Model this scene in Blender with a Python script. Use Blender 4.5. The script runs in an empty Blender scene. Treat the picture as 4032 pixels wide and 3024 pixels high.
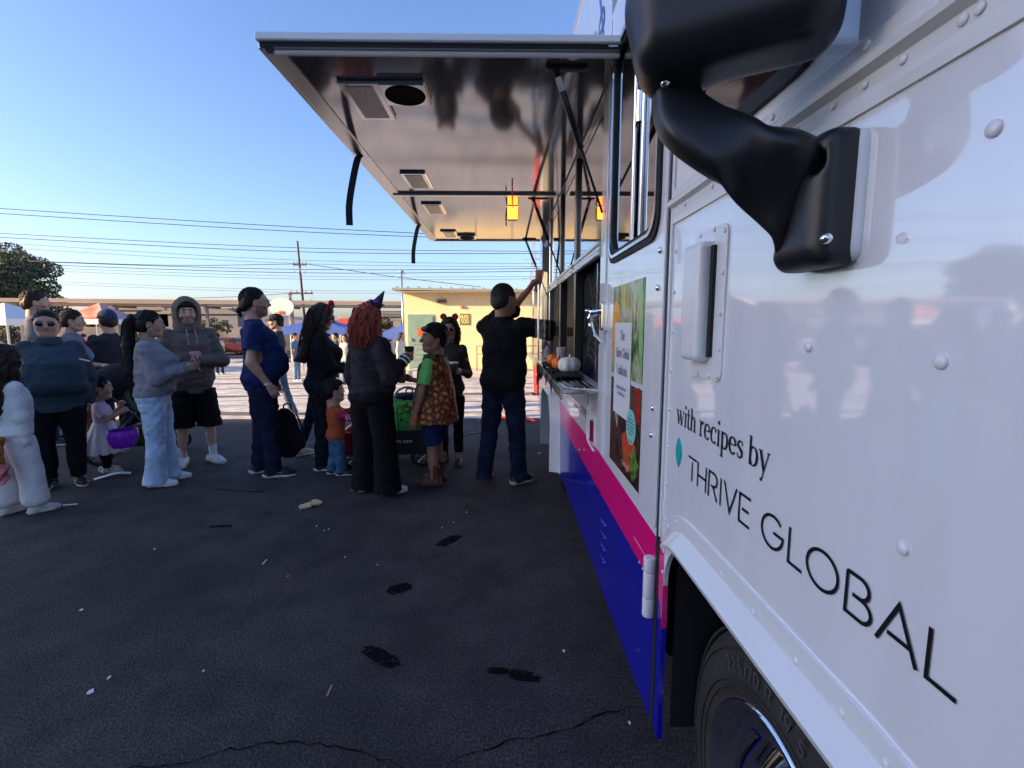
import bpy, bmesh, math, random
import numpy as np
from mathutils import Vector, Matrix, noise
R = math.radians
random.seed(7)
SC = bpy.context.scene
COL = SC.collection

# ------------------------------------------------------------------ camera, sky, sun, exposure
cam_d = bpy.data.cameras.new('camera'); cam = bpy.data.objects.new('camera', cam_d); COL.objects.link(cam)
cam.location = (0, 0, 1.45)
cam_d.sensor_width = 36; cam_d.lens = 16.926; cam_d.clip_start = 0.02; cam_d.clip_end = 3000
cam.rotation_euler = (R(90 - 7.098), 0, R(-0.875))
SC.camera = cam
SUN_EL, SUN_BACK = 15.5, 17.0          # elevation; degrees behind the left-hand side of the view
to_sun = Vector((-math.cos(R(SUN_BACK)) * math.cos(R(SUN_EL)), -math.sin(R(SUN_BACK)) * math.cos(R(SUN_EL)), math.sin(R(SUN_EL))))
W = bpy.data.worlds.new('World'); SC.world = W; W.use_nodes = True
nt = W.node_tree
bg = nt.nodes['Background']; sky = nt.nodes.new('ShaderNodeTexSky'); sky.sky_type = 'NISHITA'; sky.sun_disc = False
sky.sun_elevation = R(SUN_EL); sky.sun_rotation = math.atan2(to_sun.x, to_sun.y)
sky.altitude = 20; sky.air_density = 1.0; sky.dust_density = 1.4; sky.ozone_density = 3.2
wbal = nt.nodes.new('ShaderNodeMix'); wbal.data_type = 'RGBA'; wbal.blend_type = 'MULTIPLY'; wbal.inputs[0].default_value = 1; wbal.inputs[7].default_value = (0.97, 0.95, 1.10, 1)   # the camera's cool white balance
nt.links.new(sky.outputs[0], wbal.inputs[6]); nt.links.new(wbal.outputs[2], bg.inputs[0]); bg.inputs[1].default_value = 0.11
sun_d = bpy.data.lights.new('sun', 'SUN'); sun = bpy.data.objects.new('sun', sun_d); COL.objects.link(sun)
sun_d.energy = 5.0; sun_d.angle = R(0.5); sun_d.color = (1.0, 0.71, 0.40)
sun.rotation_euler = to_sun.to_track_quat('Z', 'Y').to_euler()
vs = SC.view_settings; vs.view_transform = 'Standard'; vs.look = 'None'; vs.gamma = 1; vs.use_curve_mapping = False
vs.exposure = 1.55

# ------------------------------------------------------------------ helpers
def tag(o, label=None, cat=None, group=None, kind=None):
    if label: o['label'] = label
    if cat: o['category'] = cat
    if group: o['group'] = group
    if kind: o['kind'] = kind
    return o
def empty(name, loc=(0, 0, 0), rz=0, parent=None):
    o = bpy.data.objects.new(name, None); COL.objects.link(o); o.location = loc; o.rotation_euler = (0, 0, rz); o.parent = parent
    o.empty_display_size = 0.1
    return o
_mats = {}
def S(hexa):
    """sRGB 0-255 triple to linear"""
    return tuple(((c / 255) / 12.92 if c / 255 <= 0.04045 else ((c / 255 + 0.055) / 1.055) ** 2.4) for c in hexa)
def mat(name, col=(0.5, 0.5, 0.5), rough=0.6, metal=0.0, var=0.0, vscale=6.0, bump=0.0, bscale=40.0, coat=0.0, spec=0.5, emit=None, estr=0.0,
        trans=0.0, ior=1.45, alpha=1.0, col2=None, sheen=0.0, stretch=(1, 1, 1), rvar=0.0, subs=0.0, detail=4.0):
    if name in _mats: return _mats[name]
    m = bpy.data.materials.new(name); m.use_nodes = True; n = m.node_tree.nodes; l = m.node_tree.links
    b = n['Principled BSDF']
    b.inputs['Base Color'].default_value = (*col, 1); b.inputs['Roughness'].default_value = rough; b.inputs['Metallic'].default_value = metal
    b.inputs['Specular IOR Level'].default_value = spec; b.inputs['Coat Weight'].default_value = coat; b.inputs['Coat Roughness'].default_value = 0.05
    b.inputs['Transmission Weight'].default_value = trans; b.inputs['IOR'].default_value = ior; b.inputs['Alpha'].default_value = alpha
    b.inputs['Sheen Weight'].default_value = sheen
    if subs: b.inputs['Subsurface Weight'].default_value = subs; b.inputs['Subsurface Radius'].default_value = (0.012, 0.005, 0.003)
    if emit: b.inputs['Emission Color'].default_value = (*emit, 1); b.inputs['Emission Strength'].default_value = estr
    if var or bump or col2 or rvar:
        tc = n.new('ShaderNodeTexCoord'); mp = n.new('ShaderNodeMapping'); mp.inputs['Scale'].default_value = stretch
        l.new(tc.outputs['Object'], mp.inputs[0])
        nz = n.new('ShaderNodeTexNoise'); nz.inputs['Scale'].default_value = vscale; nz.inputs['Detail'].default_value = detail
        l.new(mp.outputs[0], nz.inputs[0])
        if var or col2:
            rp = n.new('ShaderNodeValToRGB'); c2 = col2 or col
            a = tuple(max(0, c * (1 - var)) for c in col); d = tuple(min(1, c * (1 + var)) for c in c2)
            rp.color_ramp.elements[0].position = 0.32; rp.color_ramp.elements[1].position = 0.68
            rp.color_ramp.elements[0].color = (*a, 1); rp.color_ramp.elements[1].color = (*d, 1)
            l.new(nz.outputs['Fac'], rp.inputs[0]); l.new(rp.outputs[0], b.inputs['Base Color'])
        if rvar:
            mr = n.new('ShaderNodeMapRange'); mr.inputs[3].default_value = max(0.02, rough - rvar); mr.inputs[4].default_value = min(1, rough + rvar)
            l.new(nz.outputs['Fac'], mr.inputs[0]); l.new(mr.outputs[0], b.inputs['Roughness'])
        if bump:
            nb = n.new('ShaderNodeTexNoise'); nb.inputs['Scale'].default_value = bscale; nb.inputs['Detail'].default_value = 5
            l.new(mp.outputs[0], nb.inputs[0])
            bp = n.new('ShaderNodeBump'); bp.inputs['Strength'].default_value = bump; bp.inputs['Distance'].default_value = 0.01
            l.new(nb.outputs['Fac'], bp.inputs['Height']); l.new(bp.outputs[0], b.inputs['Normal'])
    _mats[name] = m
    return m
def glass_mat(name, tint=(0.75, 0.85, 0.85), fac=0.25, rough=0.02):
    """thin pane: clear with a mirror-like surface film"""
    if name in _mats: return _mats[name]
    m = bpy.data.materials.new(name); m.use_nodes = True; n = m.node_tree.nodes; l = m.node_tree.links; n.clear()
    o = n.new('ShaderNodeOutputMaterial'); t = n.new('ShaderNodeBsdfTransparent'); g = n.new('ShaderNodeBsdfGlossy'); mx = n.new('ShaderNodeMixShader')
    fr = n.new('ShaderNodeFresnel'); fr.inputs[0].default_value = 1.5; ad = n.new('ShaderNodeMath'); ad.operation = 'MULTIPLY_ADD'
    ad.inputs[1].default_value = 1.0; ad.inputs[2].default_value = fac; ad.use_clamp = True
    t.inputs[0].default_value = (*tint, 1); g.inputs[0].default_value = (1, 1, 1, 1); g.inputs[1].default_value = rough
    l.new(fr.outputs[0], ad.inputs[0]); l.new(ad.outputs[0], mx.inputs[0]); l.new(t.outputs[0], mx.inputs[1]); l.new(g.outputs[0], mx.inputs[2]); l.new(mx.outputs[0], o.inputs[0])
    _mats[name] = m
    return m

def obj_from(name, verts, faces, mats, parent=None, smooth=False, midx=None, loc=None):
    me = bpy.data.meshes.new(name); me.from_pydata(verts, [], faces)
    for m in (mats if isinstance(mats, (list, tuple)) else [mats]): me.materials.append(m)
    if midx is not None: me.polygons.foreach_set('material_index', np.asarray(midx, dtype=np.int32))
    if smooth: me.polygons.foreach_set('use_smooth', np.ones(len(me.polygons), dtype=bool))
    me.update()
    o = bpy.data.objects.new(name, me); COL.objects.link(o); o.parent = parent
    if loc is not None: o.location = loc
    return o
def copy_obj(o, parent=None, loc=None, rot=None, scale=None):
    c = o.copy(); COL.objects.link(c); c.parent = parent
    if loc is not None: c.location = loc
    if rot is not None: c.rotation_euler = rot
    if scale is not None: c.scale = scale
    return c
def copy_tree(o, parent=None):
    c = o.copy(); COL.objects.link(c); c.parent = parent
    for ch in o.children: copy_tree(ch, c)
    return c

class MB:
    def __init__(s): s.v = []; s.f = []
    def add(s, v, f):
        b = len(s.v); s.v += [tuple(p) for p in v]; s.f += [tuple(i + b for i in q) for q in f]; return s
    def box(s, c, d, rot=None, ch=0.0):
        hx, hy, hz = d[0] / 2, d[1] / 2, d[2] / 2
        if ch <= 0:
            v = [Vector((x, y, z)) for x in (-hx, hx) for y in (-hy, hy) for z in (-hz, hz)]
            f = [(0, 1, 3, 2), (4, 6, 7, 5), (0, 4, 5, 1), (2, 3, 7, 6), (0, 2, 6, 4), (1, 5, 7, 3)]
        else:
            ch = min(ch, 0.49 * min(d)); v = []; f = []
            idx = {}
            for sx in (-1, 1):
                for sy in (-1, 1):
                    for sz in (-1, 1):
                        for ax in range(3):
                            p = [sx * (hx - ch), sy * (hy - ch), sz * (hz - ch)]; p[ax] = (sx * hx, sy * hy, sz * hz)[ax]
                            idx[(sx, sy, sz, ax)] = len(v); v.append(Vector(p))
            I = lambda sx, sy, sz, ax: idx[(sx, sy, sz, ax)]
            for q in (-1, 1):
                f.append([I(q, a, b, 0) for a, b in ((-1, -1), (1, -1), (1, 1), (-1, 1))][::q])
                f.append([I(a, q, b, 1) for a, b in ((-1, -1), (1, -1), (1, 1), (-1, 1))][::-q])
                f.append([I(a, b, q, 2) for a, b in ((-1, -1), (1, -1), (1, 1), (-1, 1))][::q])
            for a in (-1, 1):
                for b in (-1, 1):
                    g = a * b
                    f.append([I(a, b, -1, 0), I(a, b, -1, 1), I(a, b, 1, 1), I(a, b, 1, 0)][::g])
                    f.append([I(-1, a, b, 1), I(-1, a, b, 2), I(1, a, b, 2), I(1, a, b, 1)][::g])
                    f.append([I(a, -1, b, 2), I(a, -1, b, 0), I(a, 1, b, 0), I(a, 1, b, 2)][::g])
                    for c_ in (-1, 1):
                        f.append([I(a, b, c_, 0), I(a, b, c_, 1), I(a, b, c_, 2)][::a * b * c_])
        if rot is not None:
            Rm = rot if isinstance(rot, Matrix) else Matrix.Rotation(rot, 3, 'Z'); v = [Rm @ p for p in v]
        c = Vector(c); return s.add([p + c for p in v], f)
    def cone(s, a, b, r1, r2=None, n=12, caps=True):
        r2 = r1 if r2 is None else r2; a = Vector(a); b = Vector(b); d = (b - a).normalized()
        u = d.orthogonal().normalized(); w = d.cross(u)
        v = []
        for p, r in ((a, r1), (b, r2)):
            for i in range(n):
                t = 2 * math.pi * i / n; v.append(p + u * (r * math.cos(t)) + w * (r * math.sin(t)))
        f = [(i, (i + 1) % n, n + (i + 1) % n, n + i) for i in range(n)]
        if caps: f += [tuple(range(n))[::-1], tuple(range(n, 2 * n))]
        return s.add(v, f)
    def tube(s, pts, r, n=8, caps=True, flat=None):
        pts = [Vector(p) for p in pts]; rs = r if isinstance(r, (list, tuple)) else [r] * len(pts)
        v = []; u = None
        for i, p in enumerate(pts):
            d = (pts[min(i + 1, len(pts) - 1)] - pts[max(i - 1, 0)]).normalized()
            if u is None: u = d.orthogonal().normalized() if flat is None else (Vector(flat) - d * d.dot(Vector(flat))).normalized()
            else: u = (u - d * d.dot(u)).normalized()
            w = d.cross(u)
            for k in range(n):
                t = 2 * math.pi * k / n; v.append(p + u * (rs[i] * math.cos(t)) + w * (rs[i] * math.sin(t)))
        f = []
        for i in range(len(pts) - 1):
            for k in range(n):
                f.append((i * n + k, i * n + (k + 1) % n, (i + 1) * n + (k + 1) % n, (i + 1) * n + k))
        if caps: f += [tuple(range(n))[::-1], tuple(range((len(pts) - 1) * n, len(pts) * n))]
        return s.add(v, f)
    def ell(s, c, r, nu=16, nv=10, rot=None, z0=-1.0, z1=1.0):
        c = Vector(c); v = []; rr = (r, r, r) if isinstance(r, (int, float)) else r
        a0, a1 = math.asin(z0), math.asin(z1)
        for j in range(nv + 1):
            a = a0 + (a1 - a0) * j / nv
            for i in range(nu):
                t = 2 * math.pi * i / nu; p = Vector((rr[0] * math.cos(a) * math.cos(t), rr[1] * math.cos(a) * math.sin(t), rr[2] * math.sin(a)))
                v.append((rot @ p if rot is not None else p) + c)
        f = [(j * nu + i, j * nu + (i + 1) % nu, (j + 1) * nu + (i + 1) % nu, (j + 1) * nu + i) for j in range(nv) for i in range(nu)]
        f += [tuple(range(nu))[::-1], tuple(range(nv * nu, (nv + 1) * nu))]
        return s.add(v, f)
    def lathe(s, c, prof, n=24, axis='Z', closed=True):
        c = Vector(c); v = []
        for (r, h) in prof:
            for i in range(n):
                t = 2 * math.pi * i / n; p = (r * math.cos(t), r * math.sin(t), h)
                if axis == 'X': p = (h, r * math.cos(t), r * math.sin(t))
                if axis == 'Y': p = (r * math.sin(t), h, r * math.cos(t))
                v.append(Vector(p) + c)
        m = len(prof)
        f = [(j * n + i, j * n + (i + 1) % n, (j + 1) * n + (i + 1) % n, (j + 1) * n + i) for j in range(m - 1) for i in range(n)]
        return s.add(v, f)
    def prism(s, poly, o, e1, e2, depth):
        """polygon in the plane (e1, e2) at o, pushed along e1 x e2 by depth (both caps)"""
        o, e1, e2 = Vector(o), Vector(e1), Vector(e2); nrm = e1.cross(e2)
        n = len(poly); v = [o + e1 * a + e2 * b for a, b in poly]; 
        if depth == 0: return s.add(v, [tuple(range(n))])
        v += [p + nrm * depth for p in v[:n]]
        f = [tuple(range(n))[::-1], tuple(range(n, 2 * n))] + [(i, (i + 1) % n, n + (i + 1) % n, n + i) for i in range(n)]
        return s.add(v, f)
    def ringprism(s, outer, inner, o, e1, e2, depth):
        """plate with a hole: outer and inner loops with the same number of points"""
        o, e1, e2 = Vector(o), Vector(e1), Vector(e2); nrm = e1.cross(e2); n = len(outer)
        L = [[o + e1 * a + e2 * b + nrm * d for a, b in loop] for d in (0, depth) for loop in (outer, inner)]
        v = L[0] + L[1] + L[2] + L[3]; f = []
        for i in range(n):
            j = (i + 1) % n
            f += [(j, i, n + i, n + j), (2 * n + i, 2 * n + j, 3 * n + j, 3 * n + i), (i, j, 2 * n + j, 2 * n + i), (n + j, n + i, 3 * n + i, 3 * n + j)]
        return s.add(v, f)
    def build(s, name, m, parent=None, smooth=False, bevel=0.0, loc=None, auto=None):
        o = obj_from(name, s.v, s.f, m, parent, smooth or auto is not None, loc=loc)
        if bevel:
            md = o.modifiers.new('bevel', 'BEVEL'); md.width = bevel; md.segments = 2; md.limit_method = 'ANGLE'; md.angle_limit = R(40)
        if auto is not None:
            md = o.modifiers.new('split', 'EDGE_SPLIT'); md.split_angle = R(auto)
        return o
def rrect(x0, x1, y0, y1, r, n=5, corners=(1, 1, 1, 1)):
    """rounded rectangle, counter-clockwise from lower left"""
    P = []
    for (cx, cy, a, k) in ((x0, y0, 180, 0), (x1, y0, 270, 1), (x1, y1, 0, 2), (x0, y1, 90, 3)):
        rr = r * corners[k] + 1e-4
        ox = cx + rr * (1 if cx == x0 else -1); oy = cy + rr * (1 if cy == y0 else -1)
        for i in range(n + 1):
            t = R(a + 90 * i / n); P.append((ox + rr * math.cos(t), oy + rr * math.sin(t)))
    return P
def bez(pts, n=8):
    """Catmull-Rom through points"""
    P = [Vector(p) for p in pts]; P = [P[0] * 2 - P[1]] + P + [P[-1] * 2 - P[-2]]; out = []
    for i in range(1, len(P) - 2):
        a, b, c, d = P[i - 1:i + 3]
        for k in range(n):
            t = k / n; out.append(0.5 * ((2 * b) + (c - a) * t + (2 * a - 5 * b + 4 * c - d) * t * t + (3 * b - a - 3 * c + d) * t ** 3))
    return out + [P[-2]]

# ------------------------------------------------------------------ distance-field modelling (organic shapes)
class F:
    """list of primitives; .mesh() turns the smooth union into one surface"""
    def __init__(s): s.p = []
    def cone(s, a, b, r1, r2=None, k=0.02, op=1):
        a, b = np.array(a, float), np.array(b, float); r2 = r1 if r2 is None else r2; m = max(r1, r2)
        s.p.append((op, k, np.minimum(a, b) - m, np.maximum(a, b) + m, 'c', (a, b, r1, r2))); return s
    def chain(s, pts, rs, k=0.02):
        for i in range(len(pts) - 1): s.cone(pts[i], pts[i + 1], rs[i], rs[i + 1], k)
        return s
    def ell(s, c, r, k=0.02, op=1, rot=None):
        c = np.array(c, float); r = np.array((r,) * 3 if isinstance(r, (int, float)) else r, float)
        m = r if rot is None else np.array((r.max(),) * 3)
        s.p.append((op, k, c - m, c + m, 'e', (c, r, None if rot is None else np.array(rot)))); return s
    def box(s, c, h, rad=0.01, k=0.02, op=1, rot=None):
        c = np.array(c, float); h = np.array(h, float); m = h + rad if rot is None else np.array((np.linalg.norm(h) + rad,) * 3)
        s.p.append((op, k, c - m, c + m, 'b', (c, h, rad, None if rot is None else np.array(rot)))); return s
    def loft(s, st, k=0.03, op=1, ex=2.0):
        """stations (z, cx, cy, rx, ry), ellipse sections stacked in z"""
        st = np.array(sorted(st), float); z = np.linspace(st[0, 0], st[-1, 0], 60)
        # smooth interpolation (monotone cubic through numpy)
        def pch(y):
            x = st[:, 0]; h = np.diff(x); d = np.diff(y) / h; m = np.zeros(len(x)); m[0], m[-1] = d[0], d[-1]
            for i in range(1, len(x) - 1): m[i] = 0 if d[i - 1] * d[i] <= 0 else 2 * d[i - 1] * d[i] / (d[i - 1] + d[i])
            i = np.clip(np.searchsorted(x, z) - 1, 0, len(x) - 2); t = (z - x[i]) / h[i]
            return (1 + 2 * t) * (1 - t) ** 2 * y[i] + t * (1 - t) ** 2 * h[i] * m[i] + t * t * (3 - 2 * t) * y[i + 1] + t * t * (t - 1) * h[i] * m[i + 1]
        T = [z] + [pch(st[:, j]) for j in range(1, 5)]
        lo = (np.min(T[1] - T[3]), np.min(T[2] - T[4]), z[0]); hi = (np.max(T[1] + T[3]), np.max(T[2] + T[4]), z[-1])
        s.p.append((op, k, np.array(lo), np.array(hi), 'l', (T, ex))); return s
    def plane(s, pt, nrm, k=0.0):
        """cut away the side the normal points to"""
        s.p.append((2, k, None, None, 'p', (np.array(pt, float), np.array(nrm, float) / np.linalg.norm(nrm)))); return s
    def mesh(s, res, disp=None, smooth_it=1):
        adds = [p for p in s.p if p[0] == 1]
        lo = np.min([p[2] for p in adds], 0) - 2.5 * res; hi = np.max([p[3] for p in adds], 0) + 2.5 * res
        n = np.ceil((hi - lo) / res).astype(int) + 1
        ax = [(lo[i] + res * np.arange(n[i])).astype(np.float32) for i in range(3)]
        D = np.full(n, 0.5, np.float32)
        for op, k, a, b, ty, q in s.p:
            if op == 2:
                d = (ax[0][:, None, None] - q[0][0]) * q[1][0] + (ax[1][None, :, None] - q[0][1]) * q[1][1] + (ax[2][None, None, :] - q[0][2]) * q[1][2]
                np.maximum(D, d, out=D); continue
            mg = k + 3 * res
            i0 = np.clip(np.floor((a - mg - lo) / res).astype(int), 0, n); i1 = np.clip(np.ceil((b + mg - lo) / res).astype(int) + 1, 0, n)
            if np.any(i1 <= i0): continue
            x = ax[0][i0[0]:i1[0]][:, None, None]; y = ax[1][i0[1]:i1[1]][None, :, None]; z = ax[2][i0[2]:i1[2]][None, None, :]
            if ty == 'c':
                A, B, r1, r2 = q; ba = B - A; L = max(ba @ ba, 1e-9)
                px, py, pz = x - A[0], y - A[1], z - A[2]
                t = np.clip((px * ba[0] + py * ba[1] + pz * ba[2]) / L, 0, 1)
                d = np.sqrt((px - t * ba[0]) ** 2 + (py - t * ba[1]) ** 2 + (pz - t * ba[2]) ** 2) - (r1 + (r2 - r1) * t)
            elif ty in 'eb':
                c = q[0]; rot = q[-1]; px, py, pz = x - c[0], y - c[1], z - c[2]
                if rot is not None:
                    px, py, pz = (px * rot[0, 0] + py * rot[1, 0] + pz * rot[2, 0], px * rot[0, 1] + py * rot[1, 1] + pz * rot[2, 1], px * rot[0, 2] + py * rot[1, 2] + pz * rot[2, 2])
                if ty == 'e':
                    r = q[1]; k0 = np.sqrt((px / r[0]) ** 2 + (py / r[1]) ** 2 + (pz / r[2]) ** 2)
                    k1 = np.sqrt((px / r[0] ** 2) ** 2 + (py / r[1] ** 2) ** 2 + (pz / r[2] ** 2) ** 2)
                    d = k0 * (k0 - 1) / np.maximum(k1, 1e-6)
                else:
                    h, rad = q[1], q[2]; qx, qy, qz = np.abs(px) - h[0], np.abs(py) - h[1], np.abs(pz) - h[2]
                    d = np.sqrt(np.maximum(qx, 0) ** 2 + np.maximum(qy, 0) ** 2 + np.maximum(qz, 0) ** 2) + np.minimum(np.maximum(qx, np.maximum(qy, qz)), 0) - rad
            elif ty == 'l':
                T, ex = q; zz = ax[2][i0[2]:i1[2]]
                cx, cy, rx, ry = [np.interp(zz, T[0], T[j]).astype(np.float32)[None, None, :] for j in range(1, 5)]
                rx = np.maximum(rx, 1e-3); ry = np.maximum(ry, 1e-3)
                if ex == 2.0: w = np.sqrt(((x - cx) / rx) ** 2 + ((y - cy) / ry) ** 2)
                else: w = (np.abs((x - cx) / rx) ** ex + np.abs((y - cy) / ry) ** ex) ** (1 / ex)
                d = (w - 1) * np.minimum(rx, ry)
                d = np.maximum(d, np.maximum(zz - T[0][-1], T[0][0] - zz)[None, None, :])
            d = np.broadcast_to(d, tuple(i1 - i0)).astype(np.float32)
            V = D[i0[0]:i1[0], i0[1]:i1[1], i0[2]:i1[2]]
            if op == 1:
                if k > 0:
                    h = np.maximum(k - np.abs(V - d), 0) / k; V[...] = np.minimum(V, d) - h * h * k * 0.25
                else: np.minimum(V, d, out=V)
            else:
                d = -d
                if k > 0:
                    h = np.maximum(k - np.abs(V - d), 0) / k; V[...] = np.maximum(V, d) + h * h * k * 0.25
                else: np.maximum(V, d, out=V)
        D[0], D[-1] = 0.5, 0.5; D[:, 0], D[:, -1] = 0.5, 0.5; D[:, :, 0], D[:, :, -1] = 0.5, 0.5
        ins = D < 0
        c = ins[:-1, :-1, :-1].astype(np.int8)
        for dx, dy, dz in ((1, 0, 0), (0, 1, 0), (0, 0, 1), (1, 1, 0), (1, 0, 1), (0, 1, 1), (1, 1, 1)):
            c = c + ins[dx:n[0] - 1 + dx, dy:n[1] - 1 + dy, dz:n[2] - 1 + dz]
        cells = np.argwhere((c > 0) & (c < 8))
        idx = np.full(c.shape, -1, np.int32); idx[cells[:, 0], cells[:, 1], cells[:, 2]] = np.arange(len(cells))
        co = [(i, j, k_) for i in (0, 1) for j in (0, 1) for k_ in (0, 1)]
        val = {o: D[cells[:, 0] + o[0], cells[:, 1] + o[1], cells[:, 2] + o[2]] for o in co}
        acc = np.zeros((len(cells), 3)); cnt = np.zeros(len(cells))
        for o in co:
            for axi in range(3):
                if o[axi]: continue
                o2 = tuple(1 if i == axi else o[i] for i in range(3)); v0, v1 = val[o], val[o2]
                m = (v0 < 0) != (v1 < 0); t = np.where(m, v0 / np.where(m, v0 - v1, 1), 0)
                p = np.array(o, float)[None, :].repeat(len(cells), 0); p[:, axi] += t
                acc += p * m[:, None]; cnt += m
        V = lo + res * (cells + acc / cnt[:, None])
        Q = []
        for axi in range(3):
            a1, a2 = (axi + 1) % 3, (axi + 2) % 3
            s0 = [slice(1, -1)] * 3; s1 = [slice(1, -1)] * 3; s0[axi] = slice(0, -1); s1[axi] = slice(1, None)
            A, B = ins[tuple(s0)], ins[tuple(s1)]
            e = np.argwhere(A != B); off = np.ones(3, int); off[axi] = 0; g = e + off
            fl = A[e[:, 0], e[:, 1], e[:, 2]]
            def ci(d1, d2):
                h = g.copy(); h[:, a1] += d1; h[:, a2] += d2; return idx[h[:, 0], h[:, 1], h[:, 2]]
            q = np.stack([ci(-1, -1), ci(0, -1), ci(0, 0), ci(-1, 0)], 1)
            q[~fl] = q[~fl][:, ::-1]; Q.append(q)
        Q = np.concatenate(Q); Q = Q[(Q >= 0).all(1)]
        for _ in range(smooth_it):
            ac = np.zeros_like(V); ct = np.zeros(len(V))
            for i in range(4):
                a, b = Q[:, i], Q[:, (i + 1) % 4]
                np.add.at(ac, a, V[b]); np.add.at(ct, a, 1)
            V = V * 0.5 + 0.5 * ac / np.maximum(ct, 1)[:, None]
        if disp is not None:
            N = np.cross(V[Q[:, 2]] - V[Q[:, 0]], V[Q[:, 3]] - V[Q[:, 1]]); vn = np.zeros_like(V)
            for i in range(4): np.add.at(vn, Q[:, i], N)
            vn /= np.maximum(np.linalg.norm(vn, axis=1), 1e-9)[:, None]
            V = V + vn * disp(V)[:, None]
        return V, Q
def wob(scale, amp, seed=0, stretch=(1, 1, 1), oct=3, crease=0.0):
    """cheap vectorised smooth noise for folds: sum of warped sines, with optional sharp creases"""
    rs = np.random.RandomState(seed)
    Kv = [rs.normal(size=(5, 3)) * scale * (1.9 ** o) for o in range(oct)]; ph = [rs.uniform(0, 6.28, 5) for o in range(oct)]
    Kc = rs.normal(size=(6, 3)) * scale * np.linspace(.8, 1.9, 6)[:, None]; pc = rs.uniform(0, 6.28, 6)
    st = np.array(stretch)
    def fn(V):
        P = V * st; w = np.sin(P @ Kv[0][0] * 0.7 + ph[0][0])[:, None] * 0.35 / scale
        out = 0
        for o in range(oct): out = out + np.sin((P + w) @ Kv[o].T + ph[o]).sum(1) * (0.6 ** o) / 5
        if crease:
            msk = 0.5 + 0.5 * np.sin((P * .45) @ Kv[0][1] + ph[0][1])
            w2 = np.sin((P * .6) @ Kv[0][2] + ph[0][2])[:, None] * 0.5 / scale
            r_ = np.abs(np.sin(((P + w2) @ Kc.T) * .5 + pc)) ** .7
            out = out + crease * (r_.mean(1) - .75) * 2.4 * (0.35 + msk)
        return out * amp
    return fn
def fobj(name, f, res, m, parent=None, disp=None, smooth_it=1, faces_mat=None, xf=None):
    V, Q = f.mesh(res, disp, smooth_it)
    mi = faces_mat(V, Q) if faces_mat else None
    if xf is not None: V = xf(V)
    return obj_from(name, V.tolist(), Q.tolist(), m, parent, True, mi)
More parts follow.
